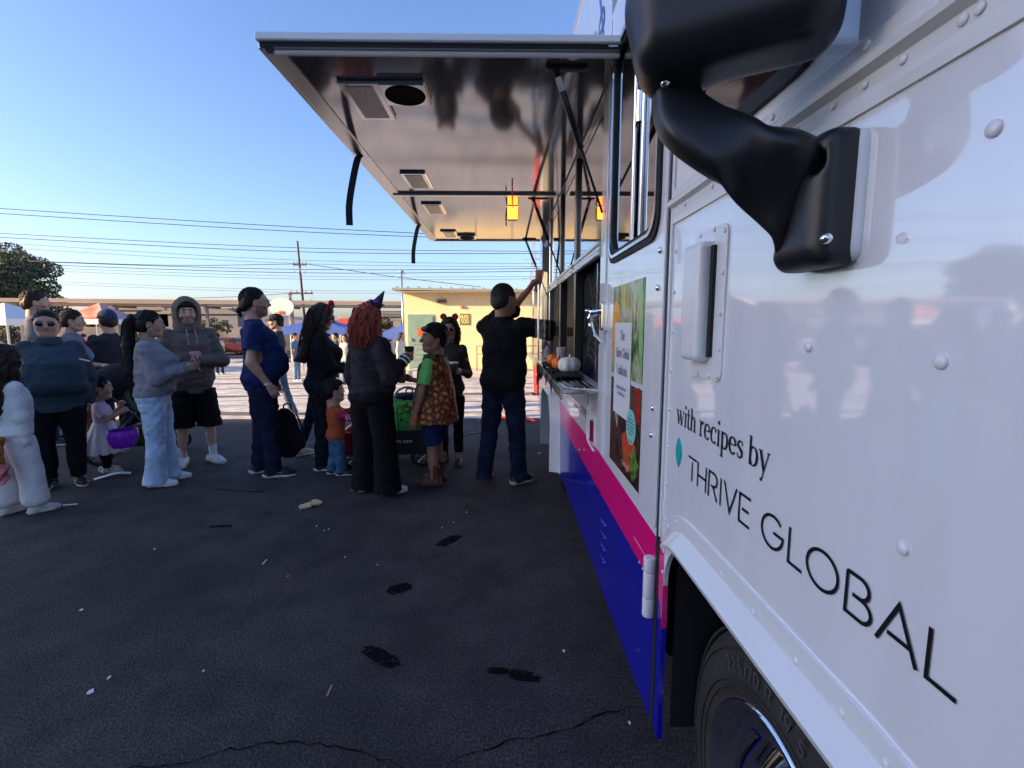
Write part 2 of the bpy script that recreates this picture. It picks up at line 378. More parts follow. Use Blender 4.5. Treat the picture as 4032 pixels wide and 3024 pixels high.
# ------------------------------------------------------------------ ground
def asphalt(name, c1, c2, fleck, bump=0.35, rough=0.85):
    m = bpy.data.materials.new(name); m.use_nodes = True; n = m.node_tree.nodes; l = m.node_tree.links; b = n['Principled BSDF']
    tc = n.new('ShaderNodeTexCoord')
    big = n.new('ShaderNodeTexNoise'); big.inputs['Scale'].default_value = 0.55; big.inputs['Detail'].default_value = 6; big.inputs['Roughness'].default_value = 0.6
    sm = n.new('ShaderNodeTexNoise'); sm.inputs['Scale'].default_value = 90; sm.inputs['Detail'].default_value = 4
    vo = n.new('ShaderNodeTexVoronoi'); vo.inputs['Scale'].default_value = 130
    for q in (big, sm, vo): l.new(tc.outputs['Object'], q.inputs[0])
    r1 = n.new('ShaderNodeValToRGB'); r1.color_ramp.elements[0].color = (*c1, 1); r1.color_ramp.elements[1].color = (*c2, 1)
    r1.color_ramp.elements[0].position = 0.3; r1.color_ramp.elements[1].position = 0.72
    l.new(big.outputs['Fac'], r1.inputs[0])
    r2 = n.new('ShaderNodeValToRGB'); r2.color_ramp.elements[0].position = 0.35; r2.color_ramp.elements[1].position = 0.8
    r2.color_ramp.elements[0].color = (0.45, 0.45, 0.45, 1); r2.color_ramp.elements[1].color = (1.7, 1.7, 1.7, 1)
    l.new(sm.outputs['Fac'], r2.inputs[0])
    mx = n.new('ShaderNodeMix'); mx.data_type = 'RGBA'; mx.blend_type = 'MULTIPLY'; mx.inputs[0].default_value = 1
    l.new(r1.outputs[0], mx.inputs[6]); l.new(r2.outputs[0], mx.inputs[7])
    md_ = n.new('ShaderNodeTexNoise'); md_.inputs['Scale'].default_value = 3.2; md_.inputs['Detail'].default_value = 5; md_.inputs['Roughness'].default_value = 0.65; l.new(tc.outputs['Object'], md_.inputs[0])
    r4 = n.new('ShaderNodeValToRGB'); r4.color_ramp.elements[0].position = 0.36; r4.color_ramp.elements[1].position = 0.62; r4.color_ramp.elements[0].color = (0.68, 0.68, 0.72, 1); r4.color_ramp.elements[1].color = (1.18, 1.16, 1.12, 1); l.new(md_.outputs['Fac'], r4.inputs[0])
    mx2 = n.new('ShaderNodeMix'); mx2.data_type = 'RGBA'; mx2.blend_type = 'MULTIPLY'; mx2.inputs[0].default_value = 1; l.new(mx.outputs[2], mx2.inputs[6]); l.new(r4.outputs[0], mx2.inputs[7]); mx = mx2
    r3 = n.new('ShaderNodeValToRGB'); r3.color_ramp.elements[0].position = 0.0; r3.color_ramp.elements[1].position = 0.16
    r3.color_ramp.elements[0].color = (1, 1, 1, 1); r3.color_ramp.elements[1].color = (0, 0, 0, 1)
    l.new(vo.outputs['Distance'], r3.inputs[0])
    mf = n.new('ShaderNodeMix'); mf.data_type = 'RGBA'; l.new(r3.outputs[0], mf.inputs[0]); l.new(mx.outputs[2], mf.inputs[6]); mf.inputs[7].default_value = (*fleck, 1)
    l.new(mf.outputs[2], b.inputs['Base Color'])
    b.inputs['Roughness'].default_value = rough; b.inputs['Specular IOR Level'].default_value = 0.25
    bp = n.new('ShaderNodeBump'); bp.inputs['Strength'].default_value = bump; bp.inputs['Distance'].default_value = 0.006
    ad = n.new('ShaderNodeMath'); ad.operation = 'ADD'; l.new(sm.outputs['Fac'], ad.inputs[0]); l.new(vo.outputs['Distance'], ad.inputs[1])
    l.new(ad.outputs[0], bp.inputs['Height']); l.new(bp.outputs[0], b.inputs['Normal'])
    return m
M_asph = asphalt('asphalt_dark', (0.036, 0.033, 0.033), (0.080, 0.074, 0.074), (0.15, 0.145, 0.14), 0.6)
M_court = asphalt('asphalt_worn_sunlit', (0.56, 0.53, 0.49), (0.70, 0.67, 0.63), (0.68, 0.66, 0.63), 0.2)
def gz(y):
    '''the yard falls away gently beyond the parking strip'''
    return float(np.interp(y, [7.3, 21, 40, 2000], [0, -0.68, -0.9, -0.9]))
_gy = [-300, 7.3, 21, 40, 1800]
ground = MB().add([(x, y, gz(y)) for y in _gy for x in (-900, 900)], [(2 * i, 2 * i + 1, 2 * i + 3, 2 * i + 2) for i in range(4)]).build('ground', M_asph)
tag(ground, 'dark patched asphalt of the school yard', kind='structure')
# worn playground surface, paled further to carry sunlight beyond the shade line
court = MB().add([(-60, 7.35, 0.003), (14, 7.32, 0.003), (14, 20.9, gz(20.9) + 0.004), (-60, 20.9, gz(20.9) + 0.004), (14, 32, gz(32) + 0.004), (-60, 32, gz(32) + 0.004)], [(0, 1, 2, 3), (3, 2, 4, 5)]).build('pavement', M_court)
tag(court, 'worn playground pavement beyond the dark asphalt, sunlight painted into its pale colour', kind='structure')
M_shade_band = asphalt('painted_shade', (0.12, 0.115, 0.115), (0.22, 0.21, 0.205), (0.2, 0.2, 0.2), 0.2)  # cast shadow bands across the court, painted as dark strips
rs = random.Random(3)
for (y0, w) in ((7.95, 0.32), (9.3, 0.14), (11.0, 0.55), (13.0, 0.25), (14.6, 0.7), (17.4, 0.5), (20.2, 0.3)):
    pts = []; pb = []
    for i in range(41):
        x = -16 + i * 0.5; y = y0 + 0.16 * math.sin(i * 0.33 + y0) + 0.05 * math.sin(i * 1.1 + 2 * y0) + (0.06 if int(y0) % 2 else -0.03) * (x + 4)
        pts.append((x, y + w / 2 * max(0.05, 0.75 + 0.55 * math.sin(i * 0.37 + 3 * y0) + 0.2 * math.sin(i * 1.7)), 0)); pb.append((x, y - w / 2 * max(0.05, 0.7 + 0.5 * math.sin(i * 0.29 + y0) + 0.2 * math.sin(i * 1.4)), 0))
    obj_from('shade_band', [(a, b_, gz(b_) + 0.008) for a, b_, _ in pb + pts], [(i, i + 1, 41 + i + 1, 41 + i) for i in range(40)], M_shade_band, court)
M_line = mat('worn_line_paint', (0.62, 0.60, 0.55), 0.8, var=0.25, vscale=3)
for (x0, y0, x1, y1, w) in ((-6.8, 9.55, -1.9, 11.2, 0.09), (-9, 14.4, -2, 14.5, 0.08), (-1.4, 12.7, 3.0, 12.9, 0.07)):
    d = Vector((x1 - x0, y1 - y0, 0)).normalized(); q = Vector((-d.y, d.x, 0)) * w / 2
    a, b_ = Vector((x0, y0, 0)), Vector((x1, y1, 0))
    MB().add([(p.x, p.y, gz(p.y) + 0.013) for p in (a - q, b_ - q, b_ + q, a + q)], [(0, 1, 2, 3)]).build('painted_line', M_line, court)
# cracks: thin ragged dark ribbons
M_crack = mat('crack_dark', (0.006, 0.006, 0.007), 1.0, spec=0.0)
def crack(pts, w, seed):
    r_ = random.Random(seed); P = []
    for i in range(len(pts) - 1):
        a, b_ = Vector((*pts[i], 0)), Vector((*pts[i + 1], 0)); n = max(3, int((b_ - a).length / 0.03))
        for k in range(n): P.append(a.lerp(b_, k / n))
    P.append(Vector((*pts[-1], 0)))
    L, Rr = [], []; off = 0
    for i, p in enumerate(P):
        d = (P[min(i + 1, len(P) - 1)] - P[max(0, i - 1)]).normalized(); q = Vector((-d.y, d.x, 0))
        off = off * 0.7 + r_.uniform(-0.014, 0.014); ww = w * r_.uniform(0.25, 1.2) * min(1, 4 * min(i, len(P) - 1 - i) / len(P) + 0.1)
        L.append(p + q * (off + ww / 2) + Vector((0, 0, 0.004))); Rr.append(p + q * (off - ww / 2) + Vector((0, 0, 0.004)))
    n = len(P); obj_from('crack', [tuple(v) for v in Rr + L], [(i, i + 1, n + i + 1, n + i) for i in range(n - 1)], M_crack, ground)
crack([(-1.55, 1.36), (-1.075, 1.465), (-0.88, 1.50), (-0.65, 1.516), (-0.52, 1.49), (-0.42, 1.46), (-0.34, 1.42), (-0.25, 1.35)], 0.006, 1)
crack([(-0.23, 1.40), (-0.143, 1.451), (-0.02, 1.49), (0.09, 1.53), (0.18, 1.557), (0.30, 1.60), (0.42, 1.63), (0.54, 1.65)], 0.007, 2)
crack([(-1.9, 4.05), (-2.3, 4.1), (-2.5, 4.16), (-2.75, 4.08)], 0.012, 4)
# damp boot prints and oil spots
M_stain = bpy.data.materials.new('oil_stain'); M_stain.use_nodes = True
_n = M_stain.node_tree.nodes; _l = M_stain.node_tree.links; _b = _n['Principled BSDF']; _b.inputs['Base Color'].default_value = (0.004, 0.004, 0.005, 1); _b.inputs['Roughness'].default_value = 0.9; _b.inputs['Specular IOR Level'].default_value = 0.1
_t = _n.new('ShaderNodeTexCoord'); _z = _n.new('ShaderNodeTexNoise'); _z.inputs['Scale'].default_value = 34; _z.inputs['Detail'].default_value = 5
_r = _n.new('ShaderNodeValToRGB'); _r.color_ramp.elements[0].position = 0.30; _r.color_ramp.elements[1].position = 0.46; _r.color_ramp.elements[1].color = (.9, .9, .9, 1)
_l.new(_t.outputs['Object'], _z.inputs[0]); _l.new(_z.outputs['Fac'], _r.inputs[0]); _l.new(_r.outputs[0], _b.inputs['Alpha'])
def stain(cx, cy, L, w, ang, seed):
    r_ = random.Random(seed); P = []; ca, sa = math.cos(ang), math.sin(ang)
    for i in range(36):
        t = 2 * math.pi * i / 36; q = 1 + r_.uniform(-0.12, 0.12); sq = (abs(math.cos(t)) ** 3 + abs(math.sin(t)) ** 3) ** (-1 / 3)
        a, b_ = L / 2 * math.cos(t) * q * sq, w / 2 * math.sin(t) * q * sq
        P.append((cx + a * ca - b_ * sa, cy + a * sa + b_ * ca, 0.004))
    obj_from('oil_stain', P, [tuple(range(36))], M_stain, ground)
STAINS = [(-0.545, 1.955, 0.21, 0.075, -0.62, 1), (0.075, 1.83, 0.135, 0.06, -0.25, 2), (-0.03, 1.86, 0.09, 0.04, -0.1, 6), (-0.585, 2.506, 0.13, 0.09, 0.6, 3), (-0.377, 3.098, 0.20, 0.085, 0.9, 4), (-2.05, 3.35, 0.16, 0.04, 0.1, 5)]
for a in STAINS: stain(*a)
# ------------------------------------------------------------------ unseen block added behind the left shoulder: its roof line shades the queue
M_stucco = mat('stucco_cream', (0.62, 0.46, 0.25), 0.9, var=0.10, vscale=1.3, bump=0.25, bscale=90)
M_fascia = mat('fascia_grey', (0.26, 0.28, 0.26), 0.6, var=0.1)
sb = empty('shade_block', (-67, -24, 0))
_hb = (7.20 + 8.0) / math.sin(R(SUN_BACK)) * math.tan(R(SUN_EL))      # eave height that puts the shade line where the photo has it
MB().box((0, -0.3, _hb / 2 - 0.1), (86, 31.4, _hb - 0.2)).build('wall', M_stucco, sb)
MB().box((0, 0.0, _hb - 0.1), (88, 32.0, 0.2)).build('roof', M_fascia, sb)
tag(sb, 'tall unseen block added out of frame at left so its roof line shades the queue', 'building')
# ------------------------------------------------------------------ lettering: strokes laid as thin flat shapes
def stroke(mb, pts, w, o, e1, e2, h):
    """polyline with width(s) in the plane (e1, e2)"""
    P = [Vector((a, b, 0)) for a, b in pts]; n = len(P); ws = w if isinstance(w, (list, tuple)) else [w] * n
    cl = (P[0] - P[-1]).length < 1e-6; L, Rr = [], []
    for i in range(n):
        if cl: d0 = (P[i] - P[i - 1 if i > 0 else n - 2]); d1 = (P[(i + 1) if i < n - 1 else 1] - P[i])
        else: d0 = P[i] - P[i - 1] if i > 0 else P[1] - P[0]; d1 = P[i + 1] - P[i] if i < n - 1 else P[-1] - P[-2]
        d0.normalize(); d1.normalize(); n0 = Vector((-d0.y, d0.x, 0)); n1 = Vector((-d1.y, d1.x, 0)); m = (n0 + n1)
        m = m / max(m.length, 1e-6); c = max(0.45, m.dot(n0)); q = m * (ws[i] / 2 / c); L.append(P[i] + q); Rr.append(P[i] - q)
    o, e1, e2 = Vector(o), Vector(e1), Vector(e2); nr = e1.cross(e2)
    W_ = [o + e1 * p.x + e2 * p.y + nr * h for p in Rr + L]
    mb.add(W_, [(i, i + 1, n + i + 1, n + i) for i in range(n - 1)])
def arc(cx, cy, rx, ry, a0, a1, n=14): return [(cx + rx * math.cos(R(a0 + (a1 - a0) * i / n)), cy + ry * math.sin(R(a0 + (a1 - a0) * i / n))) for i in range(n + 1)]
TK, TN = 0.19, 0.075
def SW(pts, lo=TN, hi=TK):
    """stress: thick where the stroke runs vertical"""
    out = []
    for i in range(len(pts)):
        a, b = pts[max(0, i - 1)], pts[min(len(pts) - 1, i + 1)]; dx, dy = b[0] - a[0], b[1] - a[1]; L = math.hypot(dx, dy) or 1
        out.append(lo + (hi - lo) * (abs(dy) / L) ** 1.6)
    return out
def G(*st): return st
def ser(x, y, w=0.2): return ([(x - w, y), (x + w, y)], 0.06)
def _st(x, y0, y1, t=TK): return ([(x, y0), (x, y1)], t)
_o = arc(0.5, 0.5, 0.4, 0.5, 90, 450, 24)
SERIF = {   # x-height 1, ascender 1.5; each glyph: advance, strokes
 'w': (1.5, [([(.12, 1), (.46, 0)], TK), ([(.46, 0), (.74, .97)], TN), ([(.68, 1), (1.02, 0)], TK), ([(1.02, 0), (1.34, 1)], TN), ser(.12, 1, .17), ser(.7, 1, .17), ser(1.34, 1, .14)]),
 'i': (.5, [_st(.24, 0, 1), ser(.24, .03, .2), ([(.06, .97), (.24, .97)], .06), ([(.24, 1.28), (.24, 1.5)], .22)]),
 't': (.6, [([(.25, 1.34), (.25, .25), (.3, .08), (.42, .02), (.55, .1)], [.14, TK, TK, .14, .06]), ([(.02, .97), (.52, .97)], .07)]),
 'h': (1.08, [_st(.24, 0, 1.5), ser(.24, .03, .2), ([(.06, 1.47), (.24, 1.47)], .06), ([(.3, .7), (.45, .92), (.6, .96), (.74, .86), (.8, .7), (.8, 0)], [.06, .1, .12, .16, TK, TK]), ser(.8, .03, .2)]),
 'r': (.78, [_st(.24, 0, 1), ser(.24, .03, .22), ([(.06, .97), (.24, .97)], .06), ([(.3, .66), (.42, .88), (.56, .95), (.66, .86)], [.06, .1, .14, .2])]),
 'e': (.95, [([(.12, .55), (.8, .55)], .07), (arc(.47, .5, .36, .47, 6, 320, 18), None)]),
 'c': (.9, [(arc(.48, .5, .37, .47, 45, 318, 18), None), ([(.7, .72), (.74, .86)], .17)]),
 'p': (1.08, [_st(.24, -.48, 1), ser(.24, -.45, .2), ([(.06, .97), (.24, .97)], .06), (arc(.54, .5, .36, .46, 140, -140, 18), None)]),
 's': (.78, [([(.64, .72), (.6, .9), (.38, .96), (.17, .84), (.17, .66), (.4, .52), (.6, .4), (.62, .2), (.42, .04), (.2, .08), (.12, .26)], [.1, .08, .08, .13, .17, .2, .2, .14, .08, .08, .1])]),
 'b': (1.08, [_st(.22, .02, 1.5), ([(.04, 1.47), (.22, 1.47)], .06), (arc(.54, .5, .36, .47, 140, -140, 18), None)]),
 'y': (1.05, [([(.14, 1), (.52, .06)], TK), ([(.88, 1), (.52, .06), (.38, -.36), (.22, -.44)], [TN, TN, .09, .2]), ser(.14, 1, .17), ser(.88, 1, .15)]),
 'o': (1.0, [(_o, None)]),
 'a': (.95, [([(.18, .74), (.26, .9), (.46, .96), (.62, .86), (.66, .7), (.66, .12), (.74, .03), (.86, .08)], [.17, .1, .1, .14, TK, TK, .12, .06]), (arc(.38, .27, .26, .25, 60, 330, 14), None)]),
 'l': (.5, [_st(.24, 0, 1.5), ser(.24, .03, .2), ([(.06, 1.47), (.24, 1.47)], .06)]),
 'k': (1.05, [_st(.24, 0, 1.5), ser(.24, .03, .2), ([(.3, .42), (.76, .97)], TN), ([(.45, .58), (.82, 0)], TK), ser(.84, .03, .16), ser(.76, .97, .16)]),
 'v': (.98, [([(.14, 1), (.5, 0)], TK), ([(.5, 0), (.84, 1)], TN), ser(.14, 1, .16), ser(.84, 1, .14)]),
 'n': (1.08, [_st(.24, 0, 1), ser(.24, .03, .2), ([(.06, .97), (.24, .97)], .06), ([(.3, .7), (.45, .92), (.6, .96), (.74, .86), (.8, .7), (.8, 0)], [.06, .1, .12, .16, TK, TK]), ser(.8, .03, .2)]),
 'u': (1.08, [([(.24, 1), (.24, .3), (.32, .08), (.5, .04), (.66, .14), (.76, .34)], [TK, TK, .15, .1, .08, .06]), _st(.8, 0, 1), ([(.06, .97), (.24, .97)], .06), ([(.62, .97), (.8, .97)], .06)]),
 'd': (1.08, [_st(.84, .02, 1.5), ([(.66, 1.47), (.84, 1.47)], .06), (arc(.5, .5, .36, .47, 40, 320, 18), None)]),
 'g': (1.0, [(arc(.46, .6, .3, .34, 90, 450, 18), None), ([(.3, .25), (.25, .08), (.6, .02), (.8, -.12), (.7, -.38), (.35, -.44), (.14, -.3), (.3, -.05)], .1)]),
 'f': (.62, [([(.6, 1.36), (.5, 1.48), (.36, 1.44), (.27, 1.25), (.27, 0)], [.16, .1, .12, TK, TK]), ser(.27, .03, .2), ([(.04, .97), (.52, .97)], .07)]),
 'T': (1.15, [_st(.56, 0, 1.45, .21), ser(.56, .03, .22), ([(.06, 1.41), (1.06, 1.41)], .09), ([(.07, 1.42), (.07, 1.12)], .08), ([(1.05, 1.42), (1.05, 1.12)], .08)]),
 'G': (1.4, [(arc(.68, .72, .56, .72, 48, 350, 22), None), _st(1.16, .12, .66, .19), ([(.9, .66), (1.32, .66)], .07), ([(1.1, 1.1), (1.12, 1.36)], .08)]),
 'C': (1.3, [(arc(.66, .72, .54, .72, 48, 312, 22), None), ([(1.06, 1.08), (1.08, 1.36)], .08)]),
 'B': (1.2, [_st(.26, 0, 1.45, .2), ([(.06, 1.42), (.6, 1.42)], .07), ([(.06, .03), (.6, .03)], .07), (arc(.55, 1.08, .36, .34, 90, -90, 12), None), (arc(.58, .39, .42, .36, 90, -90, 12), None)]),
 'F': (1.1, [_st(.28, 0, 1.45, .2), ser(.28, .03, .2), ([(.08, 1.42), (.98, 1.42)], .07), ([(.3, .78), (.72, .78)], .07)]),
 'R': (1.25, [_st(.26, 0, 1.45, .2), ser(.26, .03, .2), ([(.06, 1.42), (.6, 1.42)], .07), (arc(.55, 1.06, .38, .36, 90, -90, 12), None), ([(.6, .72), (1.08, .02)], .19)]),
 'H': (1.4, [_st(.28, 0, 1.45, .2), _st(1.1, 0, 1.45, .2), ([(.3, .74), (1.1, .74)], .07), ser(.28, .03, .2), ser(1.1, .03, .2), ser(.28, 1.42, .2), ser(1.1, 1.42, .2)]),
 'L': (1.1, [_st(.28, 0, 1.45, .2), ser(.28, 1.42, .2), ([(.08, .04), (.98, .04)], .08), ([(.96, .03), (.96, .34)], .08)]),
 '-': (.5, [([(.08, .45), (.42, .45)], .1)]), ' ': (.5, []),
}
def serif(text, o, e1, e2, h, adv=1.0, m=None, parent=None, name='letter', lift=0.0015, length=None):
    """h = x-height in metres; every letter is an object of its own"""
    tot = sum(SERIF[c][0] for c in text) * adv; sx = h if length is None else length / tot
    x = 0; k = 0; out = []
    for ch in text:
        a, st = SERIF[ch]; mb = MB()
        for pts, w in st:
            ww = SW(pts) if w is None else w
            ww = [q * h for q in ww] if isinstance(ww, (list, tuple)) else ww * h
            stroke(mb, [((x + px_) * sx, py_ * h) for px_, py_ in pts], ww, o, e1, e2, lift + 0.00004 * (k % 6)); k += 1
        x += a * adv
        if st: out.append(mb.build(name, m, parent))
    return out
THIN = {   # cap height 1
 'T': (.78, [[(.04, .96), (.74, .96)], [(.39, .82), (.39, 0)]]), 'H': (.86, [[(.1, 0), (.1, 1)], [(.76, 0), (.76, 1)], [(.1, .48), (.76, .48)]]),
 'R': (.8, [[(.12, 0), (.12, .97), (.42, .97)] + arc(.45, .72, .25, .25, 90, -90, 10)[1:] + [(.3, .47)], [(.42, .46), (.74, 0)]]), 'I': (.32, [[(.16, 0), (.16, 1)]]),
 'V': (.88, [[(.06, 1), (.44, .02), (.82, 1)]]), 'E': (.78, [[(.7, .96), (.12, .96), (.12, .04), (.7, .04)], [(.28, .5), (.62, .5)]]),
 'G': (1.14, [arc(.56, .5, .46, .47, 42, 360, 24) + [(.62, .5)]]), 'L': (.66, [[(.12, 1), (.12, .04), (.62, .04)]]), 'O': (1.2, [arc(.6, .5, .48, .47, 90, 450, 30)]),
 'B': (.84, [[(.12, .98), (.12, .03), (.45, .03)] + arc(.5, .27, .25, .24, -90, 90, 10) + [(.28, .51)], [(.12, .97), (.42, .97)] + arc(.45, .74, .22, .23, 90, -90, 10)]),
 'A': (.94, [[(.06, 0), (.47, .99), (.88, 0)], [(.28, .3), (.74, .3)]]), ' ': (.42, []),
 'D': (.9, [[(.12, .04), (.12, .96), (.4, .96)] + arc(.4, .5, .42, .46, 90, -90, 12) + [(.12, .04)]]), 'F': (.7, [[(.12, 0), (.12, .96), (.66, .96)], [(.12, .52), (.56, .52)]]),
 'Y': (.8, [[(.05, 1), (.4, .5), (.75, 1)], [(.4, .5), (.4, 0)]]), 'N': (.88, [[(.12, 0), (.12, 1), (.74, 0), (.74, 1)]]), 'S': (.74, [[(.64, .82), (.5, .95), (.3, .96), (.14, .84), (.16, .64), (.4, .5), (.6, .36), (.64, .18), (.48, .04), (.26, .03), (.1, .16)]]),
 '5': (.7, [[(.6, .96), (.18, .96), (.14, .55), (.4, .6), (.6, .46), (.62, .2), (.42, .03), (.12, .1)]]), '0': (.74, [arc(.37, .5, .28, .48, 90, 450, 18)]), '7': (.66, [[(.06, .96), (.6, .96), (.24, 0)]]),
 '2': (.7, [[(.1, .74), (.2, .94), (.45, .96), (.6, .78), (.52, .52), (.08, .04), (.64, .04)]]), '/': (.5, [[(.04, -.05), (.46, 1.05)]]), '1': (.5, [[(.1, .8), (.28, .97), (.28, 0)]]), '9': (.72, [arc(.36, .68, .26, .28, 0, 360, 14) + [(.6, .4), (.44, .02)]]),
 'o': (.66, [arc(.33, .33, .26, .32, 90, 450, 16)]), 'u': (.66, [[(.1, .66), (.1, .22), (.2, .03), (.4, .03), (.54, .2)], [(.56, .66), (.56, 0)]]), 't': (.42, [[(.18, .92), (.18, .12), (.28, .02), (.38, .05)], [(.02, .64), (.38, .64)]]),
 'c': (.6, [arc(.34, .33, .26, .32, 45, 315, 14)]), 'm': (.98, [[(.1, 0), (.1, .66)], [(.1, .46), (.22, .64), (.4, .62), (.47, .44), (.47, 0)], [(.47, .46), (.6, .64), (.78, .62), (.86, .44), (.86, 0)]]),
 'n': (.66, [[(.1, 0), (.1, .66)], [(.1, .46), (.24, .64), (.44, .62), (.54, .44), (.54, 0)]]), 'e': (.64, [[(.08, .36), (.56, .36)] + arc(.33, .33, .25, .32, 8, 318, 14)]), 's': (.54, [[(.46, .54), (.3, .64), (.12, .58), (.12, .42), (.4, .28), (.46, .14), (.3, .02), (.08, .1)]]),
 'h': (.66, [[(.1, 0), (.1, 1)], [(.1, .46), (.24, .64), (.44, .62), (.54, .44), (.54, 0)]]), 'a': (.64, [arc(.3, .33, .24, .32, 30, 330, 14), [(.54, .66), (.54, 0)]]), 'l': (.26, [[(.12, 0), (.12, 1)]]),
}
def thin(text, o, e1, e2, h, w, m=None, parent=None, name='letter', length=None, lift=0.0015, slant=0.0):
    tot = sum(THIN[c][0] for c in text); sx = h if length is None else length / tot
    x = 0; k = 0; out = []
    for ch in text:
        a, st = THIN[ch]; mb = MB()
        for pts in st: stroke(mb, [((x + px_) * sx + slant * py_ * h, py_ * h) for px_, py_ in pts], w, o, e1, e2, lift + 0.00004 * (k % 6)); k += 1
        x += a
        if st: out.append(mb.build(name, m, parent))
    return out

# ------------------------------------------------------------------ the truck
X0 = 0.43
EY, EZ, EX = Vector((0, -1, 0)), Vector((0, 0, 1)), Vector((-1, 0, 0))      # on the truck side: reading direction, up, outward
M_white = mat('truck_white_paint', (0.88, 0.88, 0.90), 0.40, coat=1.0, var=0.035, vscale=5, stretch=(2.5, 2.5, 0.3), bump=0.02, bscale=5)
_pb = M_white.node_tree.nodes['Principled BSDF']; _pb.inputs['Coat IOR'].default_value = 2.4; _pb.inputs['Coat Roughness'].default_value = 0.045
_cn = M_white.node_tree.nodes.new('ShaderNodeTexNoise'); _cn.inputs['Scale'].default_value = 3.5; _cn.inputs['Detail'].default_value = 2; _cb = M_white.node_tree.nodes.new('ShaderNodeBump'); _cb.inputs['Strength'].default_value = 0.05; _cb.inputs['Distance'].default_value = 0.02
_tc = M_white.node_tree.nodes.new('ShaderNodeTexCoord'); M_white.node_tree.links.new(_tc.outputs['Object'], _cn.inputs[0]); M_white.node_tree.links.new(_cn.outputs['Fac'], _cb.inputs['Height']); M_white.node_tree.links.new(_cb.outputs[0], _pb.inputs['Coat Normal'])
M_white2 = mat('white_enamel', (0.76, 0.76, 0.76), 0.25, coat=0.3)
M_pink = mat('pink_vinyl', (0.80, 0.0, 0.20), 0.22, coat=0.3)
M_blue = mat('blue_vinyl', (0.004, 0.006, 0.34), 0.2, coat=0.4)
M_alu = mat('brushed_aluminium', (0.62, 0.63, 0.64), 0.28, 1.0)
M_chrome = mat('chrome', (0.80, 0.80, 0.82), 0.07, 1.0)
M_steel = mat('stainless_sheet', (0.42, 0.42, 0.435), 0.09, 0.82, bump=0.02, bscale=2.5)
M_black = mat('black_plastic', (0.012, 0.013, 0.016), 0.38, bump=0.05, bscale=400)
M_rubber = mat('black_rubber', (0.012, 0.012, 0.012), 0.7)
M_dark = mat('dark_interior', (0.012, 0.012, 0.015), 0.7)
M_ink = mat('black_vinyl_letters', (0.008, 0.008, 0.012), 0.35)
M_teal = mat('teal_vinyl', (0.02, 0.42, 0.40), 0.3)
M_glass = glass_mat('window_glass', (0.42, 0.48, 0.50), 0.32)
M_glass2 = glass_mat('clear_plexiglass', (0.92, 0.95, 0.96), 0.06)
truck = empty('food_truck', (1.4, 2.7, 0)); TO = Vector((1.4, 2.7, 0))
tag(truck, 'white food truck with pink and blue stripe and raised awning', 'food truck')
def tp(mb, name, m, parent=None, **k):
    """build in world numbers, then hang under the truck (or under one of its parts, all of which sit at the truck origin)"""
    mb.v = [tuple(Vector(p) - TO) for p in mb.v]
    return mb.build(name, m, parent or truck, **k)
def up(o):  # shift an already built mesh (world numbers) to the truck origin
    for q in (o if isinstance(o, list) else [o]): q.data.transform(Matrix.Translation(-TO))
    return o
_side = lambda y, z: (-(y), z)     # (reading axis, up)
OS = (X0, 0, 0)                    # plane origin; e1 = -Y, e2 = Z, normal = -X
def side(polyYZ, depth, mb=None, x=X0):
    """plate in the side plane from a (y, z) outline, pushed inward by depth"""
    mb = mb or MB(); P = [(-y, z) for y, z in polyYZ]
    a = sum(P[i][0] * P[(i + 1) % len(P)][1] - P[(i + 1) % len(P)][0] * P[i][1] for i in range(len(P)))
    if a < 0: P = P[::-1]
    return mb.prism([(p[0], p[1]) for p in P], (x + depth, 0, 0), EY, EZ, depth)
def ring(outYZ, inYZ, depth, x=X0, mb=None):
    mb = mb or MB(); f = lambda L: [(-y, z) for y, z in L][::-1]
    return mb.ringprism(f(outYZ), f(inYZ), (x + depth, 0, 0), EY, EZ, depth)
# front quarter panel with the wheel arch cut out
def archpath(y0, y1, zt, r, zb, n=8):
    P = [(y1, zb)]; P += [(y1 - r + r * math.cos(R(a)), zt - r + r * math.sin(R(a))) for a in [90 * i / n for i in range(n + 1)]]
    P += [(y0 + r - r * math.cos(R(90 - 90 * i / n)), zt - r + r * math.sin(R(90 - 90 * i / n))) for i in range(n + 1)]
    return P + [(y0, zb)]
arch = archpath(0.33, 1.225, 0.912, 0.17, 0.285)
fp = tp(side([(1.262, 0.285)] + arch + [(-0.75, 0.285), (-0.75, 1.70), (1.262, 1.70)], 0.012), 'front_panel', M_white)
# arch flare: lip standing out from the opening
def lip(path, w, out, th, x=X0):
    mb = MB(); n = len(path); cen = (sum(p[0] for p in path) / n, sum(p[1] for p in path) / n)
    vs_ = []
    for i, (y, z) in enumerate(path):
        a, b = path[max(0, i - 1)], path[min(n - 1, i + 1)]; d = Vector((b[0] - a[0], b[1] - a[1])).normalized(); q = Vector((d.y, -d.x))
        if q.dot(Vector((y - cen[0], z - cen[1]))) < 0: q = -q
        o0 = Vector((y, z)); sec = [(0, x + 0.02), (0, x - out), (0.012, x - out - 0.004), (w * 0.55, x - 0.006), (w * 0.6, x - 0.0065), (w, x - 0.005), (w + 0.003, x + 0.004)]
        vs_ += [(sx, (o0 + q * t).x, (o0 + q * t).y) for t, sx in sec]
    m = 7
    return mb.add(vs_, [(i * m + k, i * m + k + 1, (i + 1) * m + k + 1, (i + 1) * m + k) for i in range(n - 1) for k in range(m - 1)])
flare_path = [p for p in arch[1:]]
fl = tp(lip(flare_path[5:], 0.078, 0.034, 0.01), 'wheel_arch_flare', M_white2, fp, auto=30)
